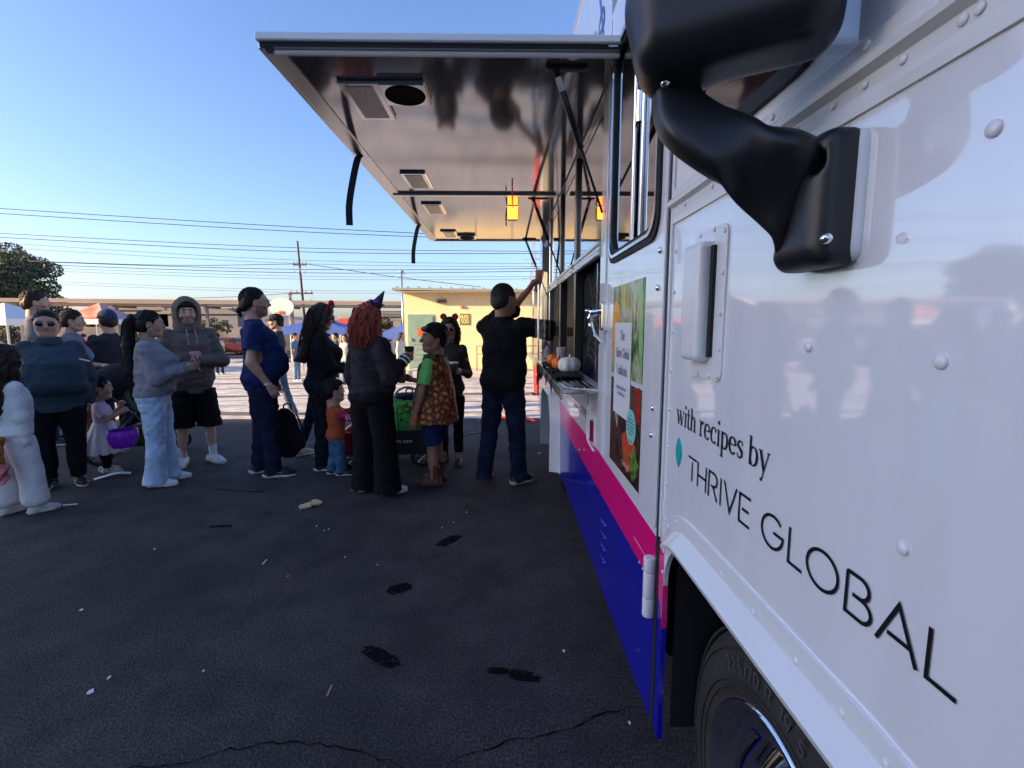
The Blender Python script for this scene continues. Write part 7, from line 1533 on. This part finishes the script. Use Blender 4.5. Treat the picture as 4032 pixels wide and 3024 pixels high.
# boy in pineapple costume
pine = bpy.data.materials.new('pineapple_print'); pine.use_nodes = True; _n = pine.node_tree.nodes; _l = pine.node_tree.links; _b = _n['Principled BSDF']; _b.inputs['Roughness'].default_value = .6
_t = _n.new('ShaderNodeTexCoord'); _v = _n.new('ShaderNodeTexVoronoi'); _v.inputs['Scale'].default_value = 17; _v.feature = 'DISTANCE_TO_EDGE'; _v.inputs['Randomness'].default_value = .75; _v2 = _n.new('ShaderNodeTexNoise'); _v2.inputs['Scale'].default_value = 45; _l.new(_t.outputs['Object'], _v.inputs[0]); _l.new(_t.outputs['Object'], _v2.inputs[0])
_r = _n.new('ShaderNodeValToRGB'); _r.color_ramp.elements[0].position = .02; _r.color_ramp.elements[0].color = (.05, .010, .003, 1); _r.color_ramp.elements[1].position = .42; _r.color_ramp.elements[1].color = (.62, .36, .09, 1); e = _r.color_ramp.elements.new(.16); e.color = (.30, .075, .010, 1); e = _r.color_ramp.elements.new(.30); e.color = (.45, .18, .025, 1)
_m = _n.new('ShaderNodeMath'); _m.operation = 'MULTIPLY_ADD'; _m.inputs[1].default_value = .5; _l.new(_v2.outputs['Fac'], _m.inputs[0]); _a = _n.new('ShaderNodeMath'); _a.operation = 'SUBTRACT'; _a.inputs[1].default_value = .25; _l.new(_v.outputs[0], _m.inputs[2]); _l.new(_m.outputs[0], _a.inputs[0]); _l.new(_a.outputs[0], _r.inputs[0]); _l.new(_r.outputs[0], _b.inputs['Base Color'])
P['pine'] = person('pine', -.625, 4.27, 72, 1.44, 'child', SK2, fem=False, w=1.0, yaw=48, pitch=3, roll=-4, aR=((.10, .5, -1), (-.2, 1.0, .25)), aL=((-.34, .10, -1), (-.02, .30, -1)), hR=dict(curl=.6, pn=(-1, 0, 0)), hL=dict(curl=.25, pn=(1, .2, 0)), legs=((.10, .02, -6), (-.10, -.02, 8)),
    top=dict(m=fabric('tee_lime', (.22, .62, .16), .08), hem=.50, sleeve='short', sl=.72, sr=(.062, .066, .06), off=.012), bot=dict(m=fabric('shorts_navy', (.012, .022, .075), .15), name='shorts', r=[(.27, .096), (.36, .094), (.445, .096)], off=.014), shoe=dict(m=mat('boot_brown', (.085, .028, .018), .5, var=.3, vscale=20), kind='boot', sole=M_soleb, sc=1.05),
    hair=dict(k='short', m=H_black, t=.016, fringe=1), label='boy in brown pineapple costume and lime t-shirt looking back', seed=15)
r = P['pine']; f = F(); H_ = 1.44; f.loft([(.405 * H_, 0, .0, .215, .205), (.52 * H_, 0, .0, .205, .19), (.66 * H_, 0, .0, .178, .15), (.755 * H_, 0, .0, .190, .118), (.795 * H_, 0, -.005, .14, .088), (.825 * H_, 0, -.01, .068, .062)], 0)
for s in (-1, 1): f.ell((s * .245, .01, .665 * H_), (.075, .062, .062), .01, op=-1)
fobj('pineapple_costume', f, .009, pine, r['root'], wob(26, .009, 6, (1, 1, .6)))
lc_ = MB()
for k in range(9):
    a = k * 2 * math.pi / 9; c, s_ = math.cos(a), math.sin(a); q = Vector((-s_, c, 0)) * .025; p0 = Vector((c * .06, s_ * .055 - .008, .826 * H_)); p1 = Vector((c * .115, s_ * .10 - .008, .822 * H_)); p2 = Vector((c * .15, s_ * .135, .785 * H_)); lc_.add([p0 - q, p0 + q, p1 + q, p1 - q, p2], [(0, 1, 2, 3), (3, 2, 4)])
lc_.build('leaf_collar', fabric('leaf_green', (.06, .12, .04), .3), r['root'])
MB().lathe((0, 0, 0), [(.027, -.013), (.029, 0), (.027, .013)], 16).build('wristband', mat('band_orange', (.85, .13, .02), .5), r['root'], smooth=True, loc=tuple(r['J']['wL']))
# woman with tiger ears
P['tiger'] = person('tiger', -.56, 4.93, 172, 1.50, 'adult', SK, w=.98, bust=.03, yaw=10, aR=((.22, .05, -1), (-.2, .8, -.5)), aL=((-.20, .05, -1), (.12, 1.0, .22)), hL=dict(curl=.62, pn=(1, 0, 0), d=(.15, 1, .1), thumb=.7), legs=((.09, 0, -12), (-.10, .03, 12)),
    top=dict(m=fabric('sweater_olive', (0.045, 0.044, 0.038), .15), hem=.46, off=.012, sr=(.056, .048, .038), amp=.005), bot=dict(m=blackf, r=[(.09, .052), (.2, .060), (.28, .062), (.38, .080), (.47, .092)]), shoe=dict(m=mat('boot_black', (.010, .010, .010), .5), kind='boot', sole=M_soleb),
    hair=dict(k='curly', m=H_dark, L=.17, wd=.098, tip=.09, t=.018, fs=80, amp=.008, fz=.6, side=.08, curls=70, cf=16, cam=1.2), glasses=dict(dark=1, r=(.027, .024)), label='woman in olive sweater with orange tiger ears and round sunglasses', seed=16)
r = P['tiger']
for s in (-1, 1): fobj('costume_ear', F().ell((s * .062, .0, .138), (.036, .020, .036), 0).ell((s * .062, .02, .138), (.018, .012, .018), .005, op=-1), .005, fabric('tiger_fur', (.62, .16, .03), .5, vscale=45, col2=(.25, .05, .02)), r['root'], wob(160, .004, 5), xf=r['hx'])
# man in black at the hatch
P['black'] = person('black', -.015, 4.27, -26, 1.79, 'adult', SK2, fem=False, w=1.12, belly=.03, yaw=-26, pitch=4, lean=2, armw=1.05, aR=((.86, .42, -.12), (.90, .42, -.05)), aL=((.40, .62, .38), (.62, .30, .78)), hR=dict(curl=.5, pn=(0, 0, -1)), hL=dict(curl=.8, pn=(1, 0, 0), d=(.5, .2, .8)), legs=((.13, .05, -20), (-.16, -.06, 12, .02, -28, .012)), legw=1.0,
    top=dict(m=fabric('polo_black', (0.009, 0.009, 0.011), .25), hem=.475, off=.024, sleeve='short', sl=.88, sr=(.074, .076, .07), amp=.009, flare=.012), bot=dict(m=fabric('denim_deep', (0.012, 0.018, 0.040), .45, vscale=9), r=[(.030, .078), (.10, .072), (.28, .078), (.38, .092), (.47, .104)], off=.014, amp=.010), shoe=dict(m=mat('loafer_black', (.014, .014, .014), .5), sole=mat('sole_cream', (.50, .46, .36), .7), sc=1.08),
    hair=dict(k='short', m=H_grey, t=.005, amp=.001), label='man in black polo shirt reaching into the serving hatch', seed=17)
# ------------------------------------------------------------------ people far off in the yard
def bgp(i, px, Y, heading, H, topc, botc, hairm_, lab, skin=SK3, kind='adult', fem=False, sl='short', legs=((.10, 0, -6), (-.10, 0, 6)), **k):
    x = (px - 1090) / 1040 * Y
    return person('bg%d' % i, x, Y, heading, H, kind, skin, fem=fem, far=True, res=.022, top=dict(m=fabric('bgt%d' % i, topc, .1), hem=.46, sleeve=sl, sr=(.066, .064, .05)), bot=dict(m=fabric('bgb%d' % i, botc, .2), r=JEANS), shoe=dict(m=M_white2 if i % 2 == 0 else M_black), hair=dict(k='short' if not fem else 'long', m=hairm_, L=.25), label=lab, group='people far off in the yard', seed=30 + i, legs=legs, **k)
bgp(0, 478, 20.3, 10, 1.70, (.55, .52, .42), (.02, .03, .06), H_dark, 'far man in cream shirt with his back turned, beside the hooded man', w=1.1)
bgp(1, 712, 15.5, -70, 1.55, (.5, .05, .05), (.05, .06, .08), H_dark, 'far person in red seen right of the long haired woman')
bgp(2, 728, 17.0, 120, 1.62, (.05, .055, .06), (.03, .04, .06), H_dark, 'far person in dark clothes under the blue tent')
bgp(3, 748, 14.5, 170, 1.50, (.62, .58, .52), (.12, .16, .24), H_brown, 'far woman in white blouse beneath the blue tent', fem=True)
bgp(4, 868, 16.0, -120, 1.60, (.66, .60, .45), (.5, .45, .34), H_brown, 'far person in cream beside the red haired woman', fem=True, sl='long')
bgp(5, 545, 19.0, -60, 1.62, (.08, .10, .14), (.10, .16, .26), H_dark, 'far person in blue jeans partly behind the man in blue')
bgp(6, 642, 16.0, -100, 1.58, (.12, .20, .34), (.16, .24, .36), H_dark, 'far person in pale denim left of the long haired woman')
bgp(7, 1160, 11.0, 100, 1.25, (.62, .05, .03), (.45, .04, .04), H_dark, 'small child in red beyond the truck tail', kind='child')
bgp(8, 196, 17.5, -30, 1.60, (.30, .05, .05), (.04, .05, .08), H_brown, 'far person in dark red near the red tent')
# ------------------------------------------------------------------ things carried and things on the ground
def cup(p, axis_tilt, m, label, h=.115, r=.040, lid=False):
    o = empty('paper_cup', p); o.rotation_euler = axis_tilt
    MB().lathe((0, 0, -h / 2), [(.001, .002), (r * .74, .002), (r * .76, 0), (r, h), (r * 1.05, h + .002), (r * 1.05, h + .006), (r * .97, h + .004), (r * .72, .008), (.001, .008)], 24).build('cup_wall', m, o, smooth=True)
    if lid: MB().lathe((0, 0, -h / 2), [(r * 1.07, h - .004), (r * 1.08, h + .008), (r * 1.0, h + .014), (r * .92, h + .010), (.001, h + .010)], 24).build('lid', M_white2, o, smooth=True)
    return tag(o, label, 'cup', 'drinks held in the queue')
M_cg = mat('cup_sage', (.22, .25, .16), .5, var=.2, vscale=25, col2=(.10, .13, .08)); M_cd = mat('cup_dark_green', (.035, .05, .035), .4)
def grip(q, k, d=.0, up_=.0):
    r = P[q]; return r['w'](r['J']['g' + k] + r['J']['pn' + k] * .045 * r['u'] + np.array((0, 0, .012 + up_)))
cup(grip('red', 'R'), (0, 0, 0), M_cd, 'dark green cup held up by the red haired woman', lid=False)
cup(grip('tiger', 'L', up_=.01), (0, 0, 0), M_cg, 'sage green cup with white lid held by the woman with tiger ears', lid=True)
cup(grip('pine', 'R'), (0, 0, 0), mat('cup_pale', (.6, .58, .52), .5), 'pale cup in the hand of the boy in pineapple costume')
# phone in the ponytail woman's hand
ph = empty('phone', P['pony']['w'](P['pony']['J']['gR'] + np.array((0, .03, .03)))); ph.rotation_euler = (0.3, 0, R(-66))
MB().box((0, 0, 0), (.072, .009, .145), ch=.004).build('case', mat('phone_gold', (.42, .36, .26), .4), ph); MB().box((0, .0048, 0), (.064, .002, .135)).build('screen', M_shade, ph); MB().box((.018, -.006, .05), (.022, .006, .022), ch=.003).build('camera_bump', M_shade, ph)
tag(ph, 'gold phone held at chest by the woman with ponytail', 'phone')
# purple pail
pl = empty('pumpkin_pail', (-3.60, 4.50, .30)); M_pu = mat('pail_purple', (.24, .008, .46), .35, coat=.2)
mb = MB(); n, k = 48, 12
for j in range(k + 1):
    t = j / k; z = .16 * t; rr = .072 + .05 * math.sin(math.pi * min(1, t * .62 + .08)) ** .8
    for i in range(n): a = 2 * math.pi * i / n; q = rr * (1 - .05 * (1 - abs(math.sin(a * 4))) ** 2); mb.v.append((q * math.cos(a), q * math.sin(a), z))
for j in range(k + 1):
    t = 1 - j / k; z = .16 * t + .003; rr = .069 + .05 * math.sin(math.pi * min(1, t * .62 + .08)) ** .8
    for i in range(n): a = 2 * math.pi * i / n; q = rr * (1 - .05 * (1 - abs(math.sin(a * 4))) ** 2); mb.v.append((q * math.cos(a), q * math.sin(a), z))
mb.f = [(j * n + i, j * n + (i + 1) % n, (j + 1) * n + (i + 1) % n, (j + 1) * n + i) for j in range(2 * k + 1) for i in range(n)] + [tuple(range(n))[::-1]]
mb.build('pail_body', M_pu, pl, smooth=True); MB().lathe((0, 0, .16), [(.112, -.006), (.119, -.002), (.119, .004), (.110, .005)], 48).build('rim', M_pu, pl, smooth=True)
MB().tube(bez([(-.02, -.115, .16), (.0, -.085, .10), (.02, -.05, .20), (.03, .0, .245), (.02, .06, .22), (.0, .115, .16)], 6), .005, 8).build('handle', M_rubber, pl, smooth=True)
tag(pl, 'purple plastic candy pail held by the toddler girl', 'pail')
# stroller
st = empty('stroller', (-3.95, 5.28, 0), R(-62)); M_sf = mat('stroller_frame', (.03, .03, .033), .4); M_sc = fabric('stroller_cloth', (.020, .020, .024), .3)
for sx in (-.24, .24):
    MB().tube([(sx, -.52, 1.00), (sx, -.30, .78), (sx, .22, .16)], .014, 8).build('frame_tube', M_sf, st, smooth=True); MB().tube([(sx, -.36, .14), (sx, -.05, .52)], .014, 8).build('frame_tube', M_sf, st, smooth=True)
    for (wy, wr) in ((-.38, .125), (.28, .10)):
        w_ = MB().lathe((sx, wy, wr), [(wr - .03, -.018), (wr - .004, -.020), (wr, -.010), (wr, .010), (wr - .004, .020), (wr - .03, .018), (wr - .03, -.018)], 28, 'X').build('wheel', M_rubber, st, smooth=True)
        sp_ = MB()
        for q in range(5): a = q * 2 * math.pi / 5; sp_.tube([(sx, wy, wr), (sx, wy + (wr - .02) * math.cos(a), wr + (wr - .02) * math.sin(a))], .009, 6)
        sp_.build('spokes', M_sf, w_)
MB().tube([(-.24, -.52, 1.00), (0, -.56, 1.02), (.24, -.52, 1.00)], .017, 8).build('handle', M_rubber, st, smooth=True)
MB().tube([(-.24, .22, .16), (.24, .22, .16)], .012, 8).build('axle', M_sf, st, smooth=True); MB().tube([(-.24, -.36, .14), (.24, -.36, .14)], .012, 8).build('axle', M_sf, st, smooth=True)
fobj('seat', F().box((0, .02, .48), (.17, .20, .02), .03, 0, rot=Matrix.Rotation(.35, 3, 'X')).box((0, -.17, .66), (.17, .02, .20), .03, .04, rot=Matrix.Rotation(.35, 3, 'X')), .014, M_sc, st)
cn = F().ell((0, -.16, .82), (.25, .30, .22), 0).ell((0, -.10, .78), (.225, .30, .20), .01, op=-1); cn.plane((0, .02, .80), (0, .6, -1)); fobj('canopy', cn, .014, M_sc, st, wob(22, .006, 3))
fobj('basket', F().box((0, -.08, .24), (.18, .20, .06), .03, 0), .014, fabric('basket_green', (.03, .06, .015), .4, vscale=14), st, wob(30, .006, 8))
tag(st, 'black baby stroller between the toddler girl and the ponytail woman', 'stroller')
# wagon with bags
wg = empty('wagon', (-1.22, 5.05, 0), R(4)); wg.scale = (1, 1, .70); M_wr = mat('wagon_red', (.42, .008, .012), .3, coat=.4); M_wb = mat('wagon_black', (.012, .010, .010), .5)
fobj('tub', F().box((0, 0, .36), (.44, .20, .12), .04, 0).box((0, 0, .42), (.41, .17, .14), .03, .01, op=-1), .012, M_wr, wg)
fobj('lower_tray', F().box((.03, 0, .22), (.40, .17, .04), .03, 0), .012, M_wb, wg)
MB().box((.06, -.252, .36), (.82, .02, .36), ch=.01).build('side_panel', M_wb, wg)
thin('RADIO FLYER', (-.10, -.264, .36), (1, 0, 0), (0, 0, 1), .035, .006, m=M_white2, parent=wg, length=.36, slant=.2)
MB().box((-.02, -.2, .505), (.80, .03, .02), ch=.008).build('rim', M_wb, wg)
for x in (-.34, .36):
    for y in (-.24, .20):
        w_ = MB().lathe((x, y, .125), [(.085, -.02), (.118, -.022), (.125, -.012), (.125, .012), (.118, .022), (.085, .02), (.085, -.02)], 28, 'Y').build('wheel', M_rubber, wg, smooth=True)
        s2 = MB()
        for q in range(6): a = q * math.pi / 3; s2.tube([(x, y, .125), (x + .09 * math.cos(a), y, .125 + .09 * math.sin(a))], .010, 6)
        s2.build('spokes', M_alu2, w_)
MB().tube([(.50, 0, .32), (.72, -.02, .34), (.95, -.10, .44)], .011, 8).build('pull_handle', mat('wood_pole', (.30, .24, .18), .6), wg, smooth=True)
tag(wg, 'red and black pull wagon behind the red haired woman', 'wagon')
bgx = empty('candy_bag', (-1.01, 4.99, .23), R(4)); M_gb = fabric('bag_green', (.04, .36, .07), .25, col2=(.09, .48, .09)); bgx.scale = (1.15, 1.15, 1.22)
fobj('bag_body', F().loft([(0, 0, 0, .17, .115), (.16, 0, 0, .165, .115), (.30, 0, 0, .135, .09), (.36, 0, .01, .12, .07)], 0).ell((0, 0, .36), (.10, .05, .06), .02, op=-1), .010, M_gb, bgx, wob(28, .007, 4))
MB().tube(bez([(-.12, -.03, .30), (-.10, -.03, .42), (0, -.03, .47), (.10, -.03, .42), (.12, -.03, .30)], 6), .010, 8).build('bag_handle', mat('bag_trim', (.35, .50, .35), .7), bgx, smooth=True)
for x, z in ((-.05, .205), (.055, .205)): MB().ell((x, -.112, z), (.014, .008, .014), 12, 8).build('eye_patch', M_shade, bgx, smooth=True)
MB().tube(bez([(-.015, -.118, .185), (0, -.120, .178), (.015, -.118, .185)], 4), .003, 6).build('smile_stitch', M_shade, bgx)
for x, z in ((-.06, .27), (0, .285), (.06, .27), (-.03, .33), (.035, .325)): MB().ell((x, -.10, z), (.024, .014, .018), 10, 6).build('leaf_patch', fabric('patch_yellow', (.45, .48, .10), .4), bgx, smooth=True)
MB().tube([(-.075, -.118, .01), (-.08, -.12, .22), (-.085, -.10, .32)], .005, 6).build('bag_cord', M_rubber, bgx)
tag(bgx, 'bright green candy bag with a face, standing in the wagon', 'bag')
bp2 = empty('backpack', (-1.03, 5.16, .25), R(4)); fobj('pack', F().box((0, 0, .24), (.12, .07, .17), .05, 0), .012, fabric('pack_navy', (.012, .016, .05), .2), bp2, wob(24, .006, 5)); MB().tube(bez([(-.03, 0, .43), (-.03, 0, .50), (.03, 0, .50), (.03, 0, .43)], 5), .008, 6).build('loop', M_rubber, bp2, smooth=True)
tag(bp2, 'navy backpack behind the green bag in the wagon', 'backpack')
wt_ = empty('paper_bag', (-1.52, 5.02, .33)); fobj('bag', F().box((0, 0, .06), (.05, .05, .05), .03, 0), .01, M_white2, wt_, wob(40, .012, 6)); tag(wt_, 'crumpled white bag at the left end of the wagon', 'bag')
bk = empty('backpack', (-2.19, 4.80, .09), R(20)); M_bk = fabric('pack_black', (.012, .012, .015), .35, vscale=18)
fobj('pack', F().loft([(.02, 0, 0, .05, .05), (.08, 0, 0, .105, .085), (.25, 0, 0, .115, .10), (.42, -.01, 0, .095, .08), (.52, -.02, 0, .04, .04)], 0).ell((.10, -.03, .20), (.06, .06, .10), .03), .010, M_bk, bk, wob(26, .008, 7))
MB().tube(bez([(.08, .05, .46), (.13, .0, .30), (.10, .0, .10), (.0, -.02, .02)], 6), .010, 6).build('strap', M_rubber, bk, smooth=True); MB().tube(bez([(-.03, 0, .50), (-.02, 0, .56), (.03, 0, .56), (.04, 0, .50)], 5), .008, 6).build('grab_loop', M_rubber, bk, smooth=True)
tag(bk, 'black backpack hanging at knee height beside the man in blue', 'backpack')
rbg = empty('goody_bag', (-3.70, 3.42, .30)); fobj('pouch', F().loft([(0, 0, 0, .09, .05), (.12, 0, 0, .11, .06), (.24, 0, 0, .05, .03), (.30, 0, 0, .06, .02)], 0), .009, mat('bag_red_sheer', (.55, .012, .03), .4, var=.5, vscale=18, col2=(.6, .2, .2)), rbg, wob(40, .012, 8)); tag(rbg, 'shiny red goody bag beside the girl in white', 'bag')
# bundle the man at the hatch holds up
bd = empty('straw_bundle', P['black']['w'](P['black']['J']['gL'] + np.array((.02, .0, .0)))); r_ = random.Random(2); M_stw = mat('paper_straw', (.62, .32, .30), .6)
for k in range(16):
    a = k * 2.4; q = .006 * math.sqrt(k); MB().tube([(q * math.cos(a), q * math.sin(a), -.12), (q * 1.8 * math.cos(a) + .03, q * 1.8 * math.sin(a), .10)], .0045, 6).build('straw', M_stw, bd)
tag(bd, 'bundle of pink paper straws in the raised hand at the hatch', 'straws')
# litter
M_pap = mat('paper_white', (.70, .70, .70), .8)
def sheet(name, pts, m, label, cat, z=.006, th=.002):
    o = MB().prism([(a, b) for a, b in pts], (0, 0, z), (1, 0, 0), (0, 1, 0), th).build(name, m); return tag(o, label, cat)
fl_ = MB(); 
for i in range(7):
    t = i / 6; fl_.v += [(-3.83 + .22 * t, 4.40 + .16 * t, .006 + .03 * math.sin(t * 2.6) ** 2), (-3.88 + .22 * t, 4.46 + .17 * t, .006 + .028 * math.sin(t * 2.6) ** 2)]
fl_.f = [(2 * i, 2 * i + 2, 2 * i + 3, 2 * i + 1) for i in range(6)]
o = fl_.build('flyer', M_pap, smooth=True); md = o.modifiers.new('t', 'SOLIDIFY'); md.thickness = .002; tag(o, 'curled white flyer on the asphalt beside the toddler girl', 'flyer')
o = MB().box((-3.50, 3.78, .008), (.10, .012, .006), .25).build('paper_strip', M_pap); tag(o, 'thin white paper strip behind the shoes of the girl in white', 'paper')
peel = F().chain([(-1.63, 3.70, .012), (-1.56, 3.725, .020), (-1.49, 3.76, .020)], [.010, .016, .020], .01).chain([(-1.61, 3.67, .010), (-1.55, 3.70, .018)], [.012, .014], .01)
o = fobj('dropped_food', peel, .005, mat('pale_crust', (.62, .44, .28), .7, var=.2, vscale=30), None, wob(60, .004, 2)); tag(o, 'torn pale piece of dropped food on the asphalt', 'food')
o = fobj('dropped_food', F().ell((-1.56, 3.84, .008), (.035, .018, .010), 0), .004, mat('pale_crust', (.62, .44, .28), .7)); tag(o, 'small crumb just beyond the torn dropped food', 'food')
LIT = [(176, 1320, .014, 0), (236, 1467, .014, 0), (196, 1498, .022, 0), (334, 1188, .012, 0), (572, 1216, .020, 0), (622, 1247, .012, 1), (684, 1138, .010, 0), (700, 1148, .008, 0), (710, 1145, .010, 0), (1218, 1409, .012, 0), (712, 1495, .02, 2), (760, 1060, .012, 0), (1008, 1108, .010, 0), (980, 1130, .008, 0), (745, 1205, .008, 0), (1165, 980, .03, 0), (955, 1142, .008, 0), (1360, 1565, .010, 0), (440, 1452, .008, 0), (815, 1222, .007, 0)]
wrd = ['speck nearest the left edge', 'thin speck low at left', 'largest speck low at left', 'speck left of centre', 'bent stick shaped scrap', 'pink wrapper scrap', 'scrap below the dropped food', 'tiny scrap right of the dropped food', 'scrap in the trio below the dropped food', 'bright scrap near the truck skirt', 'dry twig low in the centre', 'scrap beside the toddler boy shoes', 'scrap before the woman in black', 'tiny scrap at the far damp print', 'tiny scrap in mid asphalt', 'white scrap near the rear wheel', 'scrap by the far damp print', 'scrap under the truck skirt', 'faint speck above the crack', 'faint speck in mid asphalt']
LP = [(-2.157, 2.323), (-1.63, 1.841), (-1.64, 1.764), (-2.266, 2.992), (-1.469, 2.81), (-1.253, 2.638), (-1.357, 3.337), (-1.275, 3.258), (-1.25, 3.28), (0.261, 1.976), (-0.697, 1.757), (-1.342, 4.094), (-0.296, 3.578), (-0.377, 3.387), (-1.001, 2.867), (0.389, 5.283), (-0.449, 3.291), (0.453, 1.583), (-1.266, 1.875), (-0.772, 2.765)]
for i, (x, y) in enumerate(LP):
    sz, c = LIT[i][2], LIT[i][3]; r_ = random.Random(i); n = 7; pts = [(x + sz * .5 * math.cos(2 * math.pi * k / n) * r_.uniform(.6, 1.2), y + sz * .8 * math.sin(2 * math.pi * k / n) * r_.uniform(.6, 1.2)) for k in range(n)]
    if c == 2 or i == 4: pts = [(x - sz * .15, y - sz * 1.4), (x + sz * .15, y - sz * 1.4), (x + sz * .05, y + sz * 1.4), (x - sz * .25, y + sz * 1.4)]
    sheet('litter_scrap', pts, (M_pap, mat('wrapper_pink', (.6, .12, .2), .5), mat('twig', (.30, .26, .22), .8))[c], wrd[i] + ' of litter' if c != 2 else wrd[i] + ' on the asphalt', 'litter', .005, .004)['group'] = 'litter on the asphalt'
# red folded stand feet beyond the man in black
rd = empty('barrier_foot', (0, 7.0, 0)); M_rd = mat('barrier_red', (.55, .05, .04), .5)
for x0, x1 in ((-.38, -.22), (.30, .46)): MB().tube([(x0, .0 if x0 < 0 else .25, .03), (x1, .25 if x0 < 0 else -.05, .03)], .022, 8).build('foot_bar', M_rd, rd, smooth=True)
MB().tube([(-.22, .25, .03), (.30, .25, .03)], .02, 8).build('cross_bar', M_rd, rd, smooth=True)
tag(rd, 'red tubular barrier foot on the ground behind the man in black', 'barrier')
